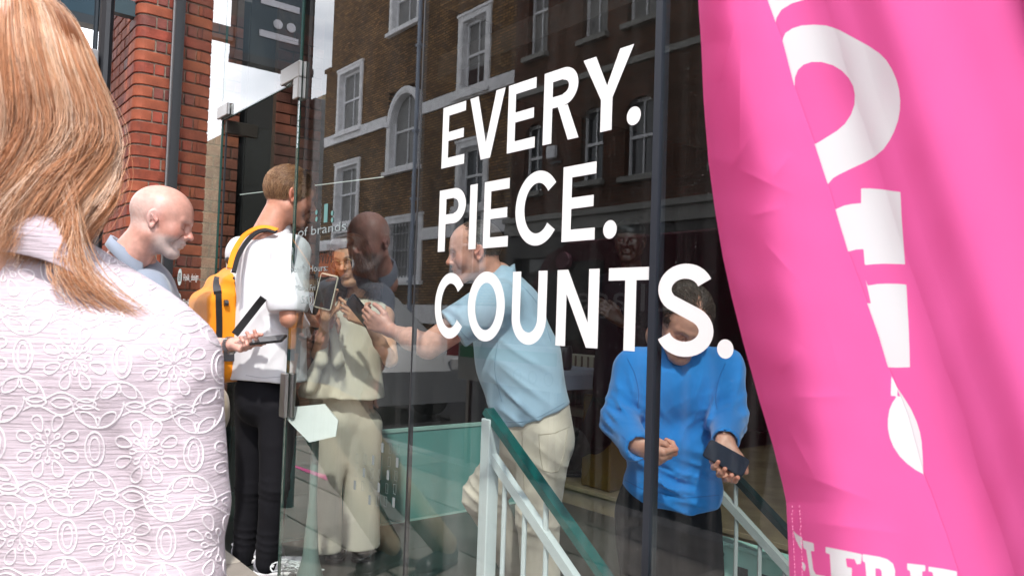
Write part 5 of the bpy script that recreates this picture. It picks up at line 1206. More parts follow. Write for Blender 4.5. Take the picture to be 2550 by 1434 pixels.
B.warp(ridge(21, 20, .010, (1, 1, .35))); B.warp(folds(W(700, 800, 3.440), .14, (50, 30, -50), .010)); B.warp(folds(W(690, 900, 3.440), .12, (60, 20, -40), .008)); B.warp(folds(W(735, 700, 3.386), .08, (10, 30, 80), .006))
B.slice(W(708, 776, 3.33), np.array((.12, 0, -1)), .13)
blob_obj('shirt', B, M_tee, tee)
B = Blob(*bb([W(660, 960, 3.569), (-3.55, -.1, .0), (-3.15, .1, .0)], .19), .0065)
hc_ = W(662, 975, 3.569); B.cone(hc_, hc_+(0, 0, -.03), .135, .135, .04)
for q in ((W(636, 1010, 3.633), W(621, 1210, 3.655), W(606, 1392, 3.687)), (W(694, 1010, 3.504), W(684, 1210, 3.483), W(664, 1400, 3.515))): B.cone(q[0], q[1], .092, .062, .03); B.cone(q[1], q[2], .062, .050, .02)
B.warp(ridge(8, 34, .006, (.4, .4, 1))); 
for q in (W(610, 1330, 3.655), W(670, 1340, 3.504), W(622, 1215, 3.655), W(684, 1210, 3.483)): B.warp(folds(q, .09, (10, 10, 150), .008, 1.5))
blob_obj('trousers', B, M_black, tee)
M_snk = mat('sneaker_grey', (.30, .30, .34), .7)
a1 = W(600, 1400, 3.687); a2 = W(658, 1406, 3.515)
for a_ in (a1, a2): 
    hd = a_+(-RW*.045); toe = a_+RW*.20+FW*.06; hd[2] = toe[2] = -0.056; s_ = shoe('shoe', hd, toe, M_snk, M_shw, tee)
    l = MB(); l.tube([hd+(0, 0, .088), hd+RW*.03+(0, 0, .075)-FW*.03, hd+RW*.10-FW*.035+(0, 0, .055)], .007, 6); l.obj('white_trim', M_shw, s_)
# backpack (rests on him, a thing of its own)
M_yel = cloth_mat('yellow_canvas', (0.74, 0.25, 0.008), .7, 500, noise=.1); M_web = cloth_mat('black_webbing', (0.012, .012, .014), .8, 900)
bc = Wy(549, 802, -.125); bp = thing('backpack', 'yellow roll top backpack with black straps on the back of the white t-shirt man', 'backpack', (bc[0], bc[1], bc[2]-.25))
B = Blob(*bb([bc+(-.26, -.22, -.34), bc+(.26, .22, .36)], .0), .0055)
I3 = np.eye(3); tl = 0.10; Rk = np.array([(1, 0, 0), (0, math.cos(tl), math.sin(tl)), (0, -math.sin(tl), math.cos(tl))])
B.rbox(bc+(0, .0, -.06), Rk, (.185, .095, .215), .06, .03); B.rbox(bc+(0.01, .035, .10), Rk, (.160, .070, .13), .05, .05); B.cone(bc+(-.10, .055, .235), bc+(.105, .055, .235), .030, .030, .04); B.cone(bc+(-.11, .03, .205), bc+(.11, .03, .205), .022, .022, .02)
B.warp(ridge(31, 24, .006, (.6, .6, 1))); B.warp(folds(bc+(.1, .0, .15), .11, (20, 20, 110), .006, .8)); B.warp(folds(bc+(.05, -.08, -.16), .12, (50, 10, 70), .006, .8))
blob_obj('bag', B, M_yel, bp)
side = bc+(.155, 0, 0)
def Q(px_, py_, dd): return W(px_, py_, dd)
rayhit = None
def on_bag(pxs, out=.004):
    me = bpy.data.objects['bag'].data; co = np.zeros(len(me.vertices)*3); me.vertices.foreach_get('co', co); co = co.reshape(-1, 3)
    global _bvh
    if '_bvh' not in globals() or _bvh is None: _bvh = BVHTree.FromPolygons([tuple(c) for c in co], [tuple(p.vertices) for p in me.polygons])
    r_ = []
    for x_, y_ in pxs:
        d = Vector(ray(x_, y_)).normalized(); h_ = _bvh.ray_cast(Vector(CAMP), d)
        if h_[0] is not None: r_.append(np.array(h_[0])-np.array(d)*out)
    return r_
_bvh = None
toC = CAMP-bc; toC /= np.linalg.norm(toC)
s1 = on_bag([(543, 694), (544, 730), (545, 770), (546, 810), (545, 850), (544, 880)]); 
if len(s1) > 2: ribbon('side_strap', s1, .026, .004, M_web, bp, toC)
s1 = on_bag([(543, 692), (541, 700), (540, 715), (542, 728)], .012)
if len(s1) > 2: ribbon('buckle', s1, .034, .014, M_dark, bp, toC)
k_ = on_bag([(558, 754), (568, 754)], .010)
if len(k_) == 2: l = MB(); l.tube(k_, .014, 8); l.obj('cord_lock', M_dark, bp)
s1 = on_bag([(583, 690), (590, 712), (596, 745), (603, 780), (608, 815)], .002)
if len(s1) > 2: ribbon('piping', s1, .014, .008, M_web, bp, toC)
l = MB(); a_ = bc+(.03, .075, .26); l.tube(catmull([a_+(-.02, 0, -.03), a_+(-.05, -.03, .015), a_+(-.02, -.06, .04), a_+(.04, -.04, .02), a_+(.09, .0, -.02)]), .012, 8); l.obj('grab_handle', M_web, bp)
ribbon('shoulder_strap', [W(572, 668, 3.36), W(583, 628, 3.42), W(606, 590, 3.47), W(636, 570, 3.48), W(664, 566, 3.48), W(690, 573, 3.46)], .024, .006, M_yel, bp, toC+np.array((0, 0, .9)))
ribbon('strap_edge', [W(582, 678, 3.34), W(594, 636, 3.40), W(616, 600, 3.45), W(640, 579, 3.46), W(664, 573, 3.465), W(688, 578, 3.45)], .020, .008, M_web, bp, toC+np.array((0, 0, .9)))
ribbon('lower_strap', [W(656, 742, 3.289), W(640, 762, 3.311), W(618, 790, 3.300), W(596, 818, 3.268), W(585, 832, 3.246)], .032, .006, M_web, bp, toC)
s1 = on_bag([(556, 884), (580, 884), (605, 880)], .006)
if len(s1) == 3: ribbon('rubber_patch', s1, .055, .006, mat('dark_rubber', (.03, .032, .038), .5), bp, toC)

# ---------- woman with glasses
SKW = (0.56, 0.30, 0.185)
gw = thing('person', 'woman with round gold glasses, cream sleeveless vest and wide beige trousers', 'person', (-3.38, .5, 0))
hp = W(874, 650, 3.72); Rw = rot_to(math.radians(-52), math.radians(14), math.radians(8))
pcs = [make_head(hp, Rw, dict(skin=SKW, scale=.99, w=.95, male=False, neck=.046, res=.0028, lip=(.50, .16, .14), browk=.85, brow=(.07, .035, .02), nb=(0, -.045, -.21)))]
sr, sl_ = W(842, 785, 3.72), W(955, 788, 3.82)
eR, wR = W(795, 880, 3.60), W(812, 790, 3.44); eL, wL = W(972, 895, 3.62), W(912, 800, 3.46)
B, jo, tp_ = hand_sdf(wR, UW*.95+RW*.08, RW*.9, FW, [(.5, .7, .5)]*4, sc_=.90, fore=(eR, .036), thumb=(.3, .5), wr=.022); pcs.append(skin_piece(B, SKW))
B, jo, tp_ = hand_sdf(wL, UW*.45-RW*.8-FW*.15, UW*.8+RW*.3, FW*.5-UW*.2, [(.2, .3, .25), (.45, .4, .4), (.6, .5, .4), (.8, .6, .5)], sc_=.90, fore=(eL, .036), wr=.022); pcs.append(skin_piece(B, SKW))
B = Blob(*bb([sr, sl_, eR, eL, W(880, 700, 3.78)], .11), .006); B.cone(sr, eR, .045, .037, .02); B.cone(sl_, eL, .047, .038, .02); B.cone(W(884, 728, 3.79), W(892, 850, 3.80), .05, .105, .05); B.cone(sr, sl_, .045, .045, .04)
pcs.append(skin_piece(B, SKW)); join_pieces('body', pcs, M_skin, gw)
M_vest = cloth_mat('cream_vest_cloth', (0.66, 0.61, 0.50), .85, 500, noise=.04)
B = Blob(*bb([W(740, 740, 3.55), W(980, 1020, 3.9), W(860, 880, 4.05)], .03), .0065)
B.cone(sr+(RW*.015), sl_-RW*.02, .056, .058, .05); B.cone(W(892, 800, 3.80), W(884, 880, 3.78), .128, .128, .06); B.cone(W(884, 880, 3.78), W(864, 1000, 3.76), .125, .195, .04, flat=(FW, 1.25)); B.cone(W(845, 830, 3.72), W(790, 975, 3.66), .05, .085, .03)
for a_, b2 in ((W(812, 800, 3.60), W(800, 900, 3.55)), (W(806, 880, 3.56), W(772, 965, 3.56)), (W(825, 800, 3.60), W(842, 900, 3.60))): B.cone(a_, b2, .012, .03, .012)
B.cone(W(872, 790, 3.64), W(866, 740, 3.60), .035, .065, .01, sub=True); B.cone(sr-RW*.01+FW*.0, eR, .056, .05, .004, sub=True); B.cone(sl_+RW*.02, eL, .056, .05, .004, sub=True)
B.cut(W(860, 988, 3.7), (-.05, 0, -1), .006); B.warp(ridge(41, 22, .007, (1, 1, .3))); B.warp(folds(W(840, 940, 3.6), .16, (60, 60, 12), .008))
blob_obj('vest', B, M_vest, gw)
M_beige = cloth_mat('beige_trouser_cloth', (0.56, 0.52, 0.44), .85, 500, noise=.04)
B = Blob(*bb([W(790, 950, 3.75), W(960, 1400, 3.75), W(870, 1200, 3.95), W(870, 1200, 3.55)], .06), .0065)
B.cone(W(868, 985, 3.80), W(866, 1040, 3.80), .120, .122, .04)
for q in ((W(828, 1060, 3.72), W(818, 1210, 3.70), W(816, 1362, 3.70), .088, .064, .066), (W(902, 1060, 3.80), W(900, 1210, 3.80), W(899, 1362, 3.80), .100, .088, .094)): B.cone(q[0], q[1], q[3], q[4], .006); B.cone(q[1], q[2], q[4], q[5], .004)
B.cone(W(862, 1040, 3.76), W(860, 1130, 3.77), .098, .075, .05); B.cut(W(865, 1366, 3.75), (0, 0, -1), .004); B.warp(ridge(43, 30, .006, (1, 1, .08))); blob_obj('trousers', B, M_beige, gw)
for px_ in (835, 900): f0 = Wz(px_, 1392, -.06); hd = f0+FW*.16; hd[2] = -.06; toe = f0-FW*.07; toe[2] = -.06; shoe('shoe', hd, toe, M_shd, M_shd, gw)
# hair of the woman: cap + long strands
B = Blob((-.11, -.16, -.10), (.11, .12, .15), .004); B.ell((0, -.024, .036), (.088, .108, .098), 0); B.cone((0, -.06, .0), (0, -.075, -.09), .075, .06, .03); B.ell((0, .087, -.036), (.056, .070, .074), .016, sub=True); B.cut((0, .094, .06), (0, 1, -.4), .02)
B.ell((0, .050, .097), (.062, .050, .036), .012)
for s_ in (-1, 1): B.cone((.006*s_, .062, .108), (.056*s_, .052, .052), .020, .020, .012); B.cone((.056*s_, .052, .052), (.070*s_, .018, -.03), .020, .018, .012)
v, f = B.mesh(); me = np_mesh('hair', v@Rw.T+hp, f); vcol(me, 'col', np.tile((.028, .013, .008), (len(v), 1))); link('hair', me, M_hair, gw, True)
r_ = np.random.default_rng(9); N = 1500; th = r_.uniform(-2.6, 2.6, N); pth = []
for i in range(N):
    t = th[i]; side = -1 if t < 0 else 1      # angle from the face direction around the head, hair parted in front
    ang = math.pi/2+side*(0.55+abs(t)/2.6*2.4); dr = np.array((math.cos(ang), math.sin(ang), 0))
    k = [(0.008*side, .055, .118), (dr[0]*.06, dr[1]*.08, .105), (dr[0]*.088, dr[1]*.108, .03), (dr[0]*.086, dr[1]*.105-.01, -.06), (dr[0]*.075, dr[1]*.08-.03, -.13)]
    end = np.array((.085, -.015, -.23)) if (dr[0] > -.2) else np.array((-.05, -.06, -.18)); j_ = r_.normal(size=3)*.017
    k += [tuple(np.array(end)*.8+np.array((dr[0]*.03, dr[1]*.03, 0))+j_), tuple(end+j_*1.5+np.array((0.02, .015, -.03*r_.random())))]
    P_ = catmull(k, 4)+r_.normal(size=3)*.0025; w_ = np.linspace(0, 1, len(P_))[:, None]; P_ = P_+w_*.006*np.stack([np.sin(w_[:, 0]*14+i), np.cos(w_[:, 0]*12+i), 0*w_[:, 0]], 1); pth.append(P_)
strands('hair_strands', (np.array(pth)@Rw.T)+hp, .0011*np.ones(N), M_hair, gw, haircol((.035, .016, .010), (.020, .010, .007), (.07, .032, .018)))
# round gold glasses
M_gold = mat('gold_wire', (.85, .60, .30), .25, metal=1.0); gl = None
for s_ in (-1, 1):
    c_ = np.array((s_*.032, .100, .000)); pts = [Rw@(c_+np.array((.0245*math.cos(a), -.006*abs(math.cos(a))*0-.10*(s_*.0)*1, .0235*math.sin(a))))+hp for a in np.linspace(0, 2*math.pi, 25)]
    l = MB(); l.tube(pts, .0017, 5, False)
    if gl is None: gl = l.obj('glasses', M_gold, gw)
    else: l.obj('lens_rim', M_gold, gl)
    l = MB(); l.tube([Rw@(c_+np.array((s_*.0245, 0, .006)))+hp, Rw@np.array((s_*.074, .03, .008))+hp, Rw@np.array((s_*.078, -.01, .005))+hp], .0016, 5); l.obj('temple', M_gold, gl)
l = MB(); l.tube([Rw@np.array((-.008, .102, .003))+hp, Rw@np.array((0, .108, .006))+hp, Rw@np.array((.008, .102, .003))+hp], .0016, 5); l.obj('bridge', M_gold, gl)
l = MB(); l.tube([Rw@np.array((.086, -.005, -.030))+hp+np.array((0.006*math.cos(a), .0, .012*math.sin(a)-.010)) for a in np.linspace(0, 2*math.pi, 14)], .0012, 5); l.obj('earring', M_gold, gw)
ph, pc_, pax, pup, pn = phone('phone', W(812, 726, 3.42), UW*.93+RW*.22, -RW*.9+UW*.2+FW*.15, -FW, mat('cream_case', (.72, .66, .54), .5), 'phone in a cream case raised upright by the woman with round glasses', Wd=.085, L_=.16)

# ---------- man in light blue polo leaning on the rail
SKP = (0.58, 0.29, 0.215)
pm = thing('person', 'man in light blue polo shirt and beige trousers leaning over the stair railing', 'person', (-2.35, .55, 0))
hp = W(1182, 630, 3.02); Rp = rot_to(math.radians(-122), math.radians(12), math.radians(-4))
pcs = [make_head(hp, Rp, dict(skin=SKP, scale=.97, neck=.060, res=.0028, stub=((.06, .04, .035), .0, .0), browk=.5, beard=((.30, .17, .13), .25), nb=(0, -.10, -.19)))]
sh = W(1228, 752, 2.84); el = W(1066, 862, 2.80); wr = W(972, 822, 3.06)
B, jo, tp_ = hand_sdf(wr, -RW*.85+UW*.42-FW*.05, UW*.75+RW*.35-FW*.3, -RW*.35-FW*.1+UW*-.2+FW*.9, [(.55, .8, .5), (.7, .85, .5), (.75, .9, .5), (.8, .9, .6)], sc_=1.0, fore=(el, .047), thumb_pts=[(.02, .02, .006), (.050, .045, .018), (.080, .052, .034), (.105, .050, .045)], wr=.028)
pcs.append(skin_piece(B, SKP, [j[-1] for j in jo]+[tp_[-1]]))
B = Blob(*bb([sh, el, W(1240, 700, 3.1)], .11), .006); B.cone(sh, el, .058, .049, .02); B.cone(W(1240, 690, 3.05), W(1275, 800, 3.0), .062, .11, .04); pcs.append(skin_piece(B, SKP))
B = Blob(*bb([W(1255, 760, 3.24), W(1262, 900, 3.2), W(1243, 1030, 2.95)], .09), .006); B.cone(W(1255, 760, 3.24), W(1262, 900, 3.2), .05, .042, .02); B.cone(W(1262, 900, 3.2), W(1246, 1020, 2.98), .042, .03, .02); pcs.append(skin_piece(B, SKP))
join_pieces('body', pcs, M_skin, pm)
hcol2 = haircol((.075, .06, .052), (.05, .042, .038), (.13, .11, .10))
B = Blob((-.10, -.14, -.06), (.10, .10, .15), .004); B.ell((0, -.022, .038), (.082, .104, .0925), 0); B.cut((0, .030, .06), (0, 1, -.15), .012); B.cut((0, -.02, -.045), (0, .2, -1), .012)
for s_ in (-1, 1): B.ell((s_*.088, .0, -.014), (.03, .034, .044), .012, sub=True)
v, f = B.mesh(); me = np_mesh('hair', (v*.97)@Rp.T+hp, f); vcol(me, 'col', np.tile((.045, .036, .032), (len(v), 1))); link('hair', me, M_hair, pm, True)
def reg_rec(p): return p[1] < .035 and p[2] > -.05 and not (abs(p[0]) > .05 and p[2] < .02 and p[1] > -.02)
cap_hair('hair_strands', hp, Rp, .97, 1800, reg_rec, .03, flow_back, M_hair, pm, .0010, colfn=hcol2, lift=.007)
M_polo2 = cloth_mat('light_blue_pique', (0.33, 0.47, 0.60), .9, 600, noise=.05)
B = Blob(*bb([W(1140, 660, 2.8), W(1430, 1080, 2.9), W(1300, 800, 3.35), W(1100, 830, 2.75)], .08), .0065)
B.cone(W(1240, 752, 2.86), W(1262, 752, 3.22), .082, .080, .05); B.cone(W(1262, 790, 3.02), W(1292, 900, 2.98), .150, .150, .06); B.cone(W(1292, 900, 2.98), W(1322, 1020, 2.93), .150, .150, .06); B.cone(W(1248, 702, 3.04), W(1262, 770, 3.02), .066, .12, .05)
B.cone(sh, W(1148, 806, 2.81), .078, .078, .02); B.cone(W(1148, 806, 2.81), W(1132, 817, 2.805), .078, .080, .005)
B.cone(W(1255, 760, 3.24), W(1262, 860, 3.22), .075, .07, .02)
cN = Rp@np.array((0, -.055, -.15))+hp; up = Rp@np.array((0, .45, 1.0)); B.cone(cN, cN+up*.12, .064, .068, .0, sub=True)
c1, c2 = W(1248, 1062, 2.86), W(1412, 1012, 2.86); tdir = (c2-c1)/np.linalg.norm(c2-c1); B.cut(c1, np.cross(tdir, FW)*(1 if np.cross(tdir, FW)[2] < 0 else -1), .006)
B.warp(ridge(51, 20, .009)); B.warp(folds(W(1290, 1000, 2.8), .15, (30, 40, 70), .016, 1)); B.warp(folds(W(1210, 830, 2.85), .10, (60, 60, -40), .012)); B.warp(folds(W(1300, 880, 2.85), .13, (20, 30, 70), .010, 1))
B.slice(W(1128, 820, 2.80), W(1050, 874, 2.78)-W(1128, 820, 2.80), .12)
blob_obj('shirt', B, M_polo2, pm); collar(cN+up*.005, Rp, .070, .080, .038, .02, M_polo2, pm, gap=.45, flare=.28, tilt=.5)
M_chino = cloth_mat('beige_chino', (0.56, 0.50, 0.42), .85, 500, noise=.04)
B = Blob(*bb([W(1200, 1020, 2.9), W(1420, 1060, 2.9), W(1160, 1230, 2.95), (-2.2, .5, .05), (-2.35, .75, .05)], .13), .0065)
B.cone(W(1322, 1035, 2.93), W(1335, 1095, 2.92), .150, .148, .04, flat=(FW, 1.1))
B.cone(W(1352, 1110, 2.84), W(1340, 1280, 2.83), .104, .078, .03); B.cone(W(1340, 1280, 2.83), W(1350, 1560, 2.86), .078, .065, .02)
B.cone(W(1300, 1105, 3.0), W(1205, 1232, 2.94), .100, .078, .04); B.cone(W(1205, 1232, 2.94), W(1300, 1440, 3.10), .076, .06, .02)
B.warp(ridge(53, 22, .008)); B.warp(folds(W(1195, 1220, 2.88), .13, (50, 70, 130), .016, 1.2)); B.warp(folds(W(1350, 1160, 2.76), .12, (40, 50, 90), .010, 1)); B.warp(folds(W(1330, 1290, 2.78), .1, (20, 20, 120), .012, 1))
tr = blob_obj('trousers', B, M_chino, pm)
# back pocket outline
def on_mesh(obj, pxs, out=.003):
    me = obj.data; co = np.zeros(len(me.vertices)*3); me.vertices.foreach_get('co', co); co = co.reshape(-1, 3); bv = BVHTree.FromPolygons([tuple(c) for c in co], [tuple(p.vertices) for p in me.polygons]); r_ = []
    for x_, y_ in pxs:
        d = Vector(ray(x_, y_)).normalized(); h_ = bv.ray_cast(Vector(CAMP), d)
        if h_[0] is not None: r_.append(np.array(h_[0])-np.array(d)*out)
    return r_
M_stitch = cloth_mat('beige_seam', (0.44, 0.39, 0.32), .9, 500)
for ln in ([(1342, 1082), (1380, 1078), (1418, 1062)], [(1342, 1082), (1345, 1130), (1352, 1170)], [(1352, 1170), (1372, 1176), (1392, 1172)], [(1392, 1172), (1404, 1130), (1412, 1070)], [(1300, 1075), (1302, 1140), (1306, 1220)]):
    q = on_mesh(tr, [(ln[0][0]+(ln[1][0]-ln[0][0])*t if t < 1 else ln[1][0]+(ln[2][0]-ln[1][0])*(t-1), ln[0][1]+(ln[1][1]-ln[0][1])*t if t < 1 else ln[1][1]+(ln[2][1]-ln[1][1])*(t-1)) for t in np.linspace(0, 2, 9)], .0005)
    if len(q) > 2: l = MB(); l.tube(q, .0022, 5); l.obj('pocket_seam', M_stitch, pm)
shoe('shoe', (-2.30, .52, 0), (-2.50, .33, 0), M_shd, M_shw, pm); a_ = W(1300, 1440, 3.10); shoe('shoe', (a_[0]+.05, a_[1]+.05, max(a_[2]-.10, 0)), (a_[0]-.12, a_[1]-.13, max(a_[2]-.10, 0)), M_shd, M_shw, pm)
phone('phone', W(899, 776, 3.10), RW*.62-UW*.72-FW*.1, UW*.5+RW*.45-FW*.55, -FW, mat('black_phone', (.012, .012, .014), .25), 'black phone tilted in the hand of the light blue polo man')

# ---------- man in blue sweatshirt on the stairs
SKU = (0.52, 0.27, 0.20)
bm_ = thing('person', 'man in bright blue sweatshirt on the stairs, head bowed behind the letter S', 'person', (-1.66, .75, -.34))
hp = W(1702, 806, 2.58); Ru = rot_to(math.radians(-36), math.radians(38), math.radians(-6))
pcs = [make_head(hp, Ru, dict(skin=SKU, scale=1.0, neck=.060, res=.003, stub=((.12, .09, .075), .6, .06), browk=.8, beard=((.25, .15, .11), .35), nb=(0, -.125, -.16)))]
eR, wR = W(1540, 1046, 2.60), W(1583, 1106, 2.42); eL, wL = W(1812, 1040, 2.58), W(1806, 1098, 2.40)
B, jo, tp_ = hand_sdf(wR, RW*.80-UW*.42-FW*.35, UW*.55+RW*.35+FW*-.5, RW*.2+FW*.7, [(1.0, 1.3, .8), (1.1, 1.3, .8), (1.2, 1.3, .8), (1.2, 1.3, .9)], sc_=1.0, fore=(eR, .042), thumb_pts=[(.02, .018, .008), (.050, .034, .024), (.078, .030, .036), (.098, .020, .040)], wr=.029); pcs.append(skin_piece(B, SKU, [j[-1] for j in jo]+[j[1] for j in jo]))
B, jo, tp_ = hand_sdf(wL, -UW*.62-FW*.45+RW*.02-RW*.25, RW*.85-UW*.2, UW*.6-FW*.75, [(.45, .7, .5), (.5, .75, .5), (.55, .8, .5), (.6, .8, .6)], sc_=1.0, fore=(eL, .042), thumb_pts=[(.02, .02, .008), (.045, .046, .016), (.070, .062, .024), (.092, .068, .026)], wr=.029); pcs.append(skin_piece(B, SKU, [j[-1] for j in jo]+[tp_[-1]]))
B = Blob(*bb([W(1600, 880, 2.6), W(1780, 1000, 2.7)], .12), .007); B.cone(W(1692, 880, 2.68), W(1688, 980, 2.68), .062, .11, .04); pcs.append(skin_piece(B, SKU)); join_pieces('body', pcs, M_skin, bm_)
hcol3 = haircol((.06, .045, .036), (.10, .078, .062), (.035, .027, .022))
def reg_top(p): return p[1] < .06 and p[2] > .045 and not (p[1] > .045 and p[2] < .08)
cap_hair('hair', hp, Ru, 1.0, 4500, reg_top, .04, flow_back, M_hair, bm_, .0008, colfn=hcol3, lift=.016, curl=.003)
M_sweat = cloth_mat('blue_sweatshirt', (0.022, 0.185, 0.52), .9, 500, noise=.05)
B = Blob(*bb([W(1490, 850, 2.6), W(1850, 1290, 2.6), W(1680, 1000, 2.88), W(1680, 1000, 2.40)], .04), .0065)
B.cone(W(1582, 918, 2.68), W(1794, 922, 2.66), .070, .070, .05); B.cone(W(1625, 985, 2.68), W(1742, 990, 2.67), .112, .112, .05); B.cone(W(1630, 1100, 2.68), W(1722, 1110, 2.67), .112, .112, .05); B.cone(W(1632, 1215, 2.68), W(1718, 1220, 2.67), .114, .112, .05); B.cone(W(1692, 876, 2.70), W(1690, 940, 2.68), .070, .11, .05)
B.cone(W(1576, 925, 2.66), eR, .066, .056, .03); B.cone(eR, wR-(wR-eR)*.05, .056, .043, .02); B.cone(W(1800, 928, 2.64), eL, .066, .056, .03); B.cone(eL, wL-(wL-eL)*.05, .056, .043, .02)
for e_, w_ in ((eR, wR), (eL, wL)): d = (w_-e_)/np.linalg.norm(w_-e_); B.cone(w_-d*.012, w_-d*.004+d*.006, .043, .042, .003); B.cone(w_-d*.020, w_-d*.021, .041, .041, .0); B.cone(w_+d*.012, w_+d*.05, .04, .05, .002, sub=True)
cN = Ru@np.array((0, -.095, -.115))+hp; up = Ru@np.array((0, .75, .9)); up /= np.linalg.norm(up); B.cone(cN+up*.01, cN+up*.12, .064, .066, .0, sub=True)
hem = W(1675, 1262, 2.6); B.cut(hem, (-.04, 0, -1), .008); B.cone(hem+(0, 0, .055)-RW*.09, hem+(0, 0, .055)+RW*.09, .14, .14, .0) if False else None
B.warp(ridge(61, 18, .016)); B.warp(folds(eR, .11, (30, 30, 110), .014, 1)); B.warp(folds(eL, .11, (-30, -30, 110), .014, 1)); B.warp(folds(W(1660, 1210, 2.55), .16, (35, 20, 80), .014, 1.2)); B.warp(folds(W(1585, 985, 2.55), .10, (80, 60, 30), .014)); B.warp(folds(W(1780, 990, 2.55), .10, (80, 60, -30), .014)); B.warp(folds(W(1690, 1100, 2.55), .16, (50, 30, -50), .008, 1))
for (x_, y_, kv, am, rr_) in ((1530, 1000, (60, 60, 110), .016, .08), (1525, 1060, (30, 30, 170), .014, .07), (1560, 1090, (60, 40, 160), .010, .05), (1822, 1060, (-30, -30, 170), .014, .07), (1560, 950, (120, 90, 30), .014, .08), (1640, 1180, (20, 20, 130), .014, .10), (1740, 1190, (-20, 40, 130), .014, .10), (1760, 1050, (90, 60, -60), .012, .09), (1620, 1050, (80, 60, 70), .010, .10), (1700, 1230, (15, 10, 150), .010, .10)): B.warp(folds(W(x_, y_, 2.52), rr_, kv, am, 1.3, sharp=1.2))
blob_obj('sweatshirt', B, M_sweat, bm_)
collar(cN+up*.022, Ru, .068, .072, .014, .01, M_sweat, bm_, gap=.02, flare=.10, tilt=.35, drop=.0, name='ribbed_neckline')
B = Blob(*bb([W(1560, 1230, 2.7), W(1790, 1270, 2.7), (-1.75, .7, -.3), (-1.45, .8, -.3)], .12), .007)
B.cone(hem+FW*.08+(0, 0, .02)-RW*.07, hem+FW*.08+(0, 0, .02)+RW*.07, .095, .095, .04); 
for s_, an in ((-1, np.array((-1.72, .70, -.27))), (1, np.array((-1.58, .86, -.27)))): h_ = hem+FW*.07+RW*s_*.085+(0, 0, -.05); kn = (h_+an)/2-FW*.03; B.cone(h_, kn, .098, .074, .04); B.cone(kn, an, .074, .06, .02)
B.warp(ridge(63, 26, .007)); blob_obj('trousers', B, M_black, bm_)
shoe('shoe', (-1.74, .76, -.34), (-1.56, .56, -.34), M_shd, M_shd, bm_); shoe('shoe', (-1.62, .92, -.34), (-1.555, .70, -.34), M_shd, M_shd, bm_)
phone('phone', W(1808, 1140, 2.33), RW*.80-UW*.42-FW*.30, -UW*.62-RW*.35-FW*.4, -FW, mat('slate_phone', (.018, .025, .04), .8, spec=.1), 'slate grey phone in the hand of the blue sweatshirt man', L_=.132, Wd=.064)

def seam(obj, pxs, m, parent, r=.0014, name='seam', dense=8):
    P = catmull([(a, b, 0) for a, b in pxs], dense); q = on_mesh(obj, [(p[0], p[1]) for p in P], .0004)
    if len(q) > 2 and max(np.linalg.norm(q[k+1]-q[k]) for k in range(len(q)-1)) < .05: l = MB(); l.tube(q, r, 5); l.obj(name, m, parent)
def kid(parent, nm): return [o for o in bpy.data.objects if o.parent == parent and o.name.split('.')[0] == nm][0]
M_sm1 = cloth_mat('blue_seam', (0.012, 0.11, 0.34), .9, 500); sw = kid(bm_, 'sweatshirt')
for q in ([(1562, 893), (1580, 930), (1590, 975), (1588, 1015)], [(1806, 905), (1790, 945), (1782, 990), (1786, 1020)], [(1552, 1192), (1590, 1212), (1606, 1218)], [(1636, 1224), (1700, 1238), (1790, 1232)], [(1548, 1084), (1562, 1100), (1570, 1122)]): seam(sw, q, M_sm1, sw)
M_sm2 = cloth_mat('pale_blue_seam', (0.20, 0.31, 0.42), .9, 500); ps = kid(pm, 'shirt')
for q in ([(1262, 690), (1232, 740), (1222, 790), (1236, 840)], [(1132, 792), (1146, 822), (1168, 846)], [(1290, 700), (1340, 760), (1372, 850)], [(1252, 1050), (1320, 1046), (1405, 1004)], [(1240, 850), (1232, 920), (1250, 1000)]): seam(ps, q, M_sm2, ps)
M_sm3 = cloth_mat('grey_seam', (0.42, 0.43, 0.48), .9, 500); ts = kid(tee, 'shirt')
for q in ([(722, 615), (700, 640), (684, 662), (676, 700)], [(655, 768), (690, 768), (735, 760)], [(612, 934), (660, 940), (735, 934)], [(668, 580), (690, 590), (712, 600)]): seam(ts, q, M_sm3, ts)
M_sm4 = cloth_mat('grey_blue_seam', (0.13, 0.15, 0.20), .9, 500); bs = kid(bald, 'shirt')
for q in ([(312, 640), (335, 648), (345, 665), (340, 690)], [(300, 700), (340, 672), (395, 690)]): seam(bs, q, M_sm4, bs)

# ---------- man in dark clothes deep in the shop
dm = thing('person', 'man in dark jacket standing in the gloom of the shop above the wooden platform', 'person', (-2.2, 3.1, .075))
hp = W(1568, 602, 4.3); Rd = rot_to(math.radians(-60), .1, 0)
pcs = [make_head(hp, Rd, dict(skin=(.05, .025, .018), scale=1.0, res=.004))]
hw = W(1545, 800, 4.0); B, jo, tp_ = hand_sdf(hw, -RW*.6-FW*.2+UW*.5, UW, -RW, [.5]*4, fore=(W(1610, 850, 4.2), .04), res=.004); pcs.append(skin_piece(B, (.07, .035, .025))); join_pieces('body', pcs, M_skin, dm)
B = Blob(*bb([W(1450, 650, 4.4), W(1680, 1000, 4.4)], .12), .009); B.cone(W(1500, 715, 4.5), W(1630, 715, 4.3), .08, .08, .05); B.cone(W(1562, 740, 4.4), W(1545, 960, 4.4), .16, .16, .05); B.cone(W(1630, 720, 4.3), W(1625, 860, 4.2), .07, .06, .02); B.cone(W(1625, 860, 4.2), W(1560, 815, 4.05), .06, .05, .02)
blob_obj('jacket', B, M_black, dm)
fz_ = .075; l1 = Wz(1470, 1190, fz_); l2 = Wz(1420, 1185, fz_)
B = Blob(*bb([W(1545, 940, 4.4), l1, l2], .14), .009)
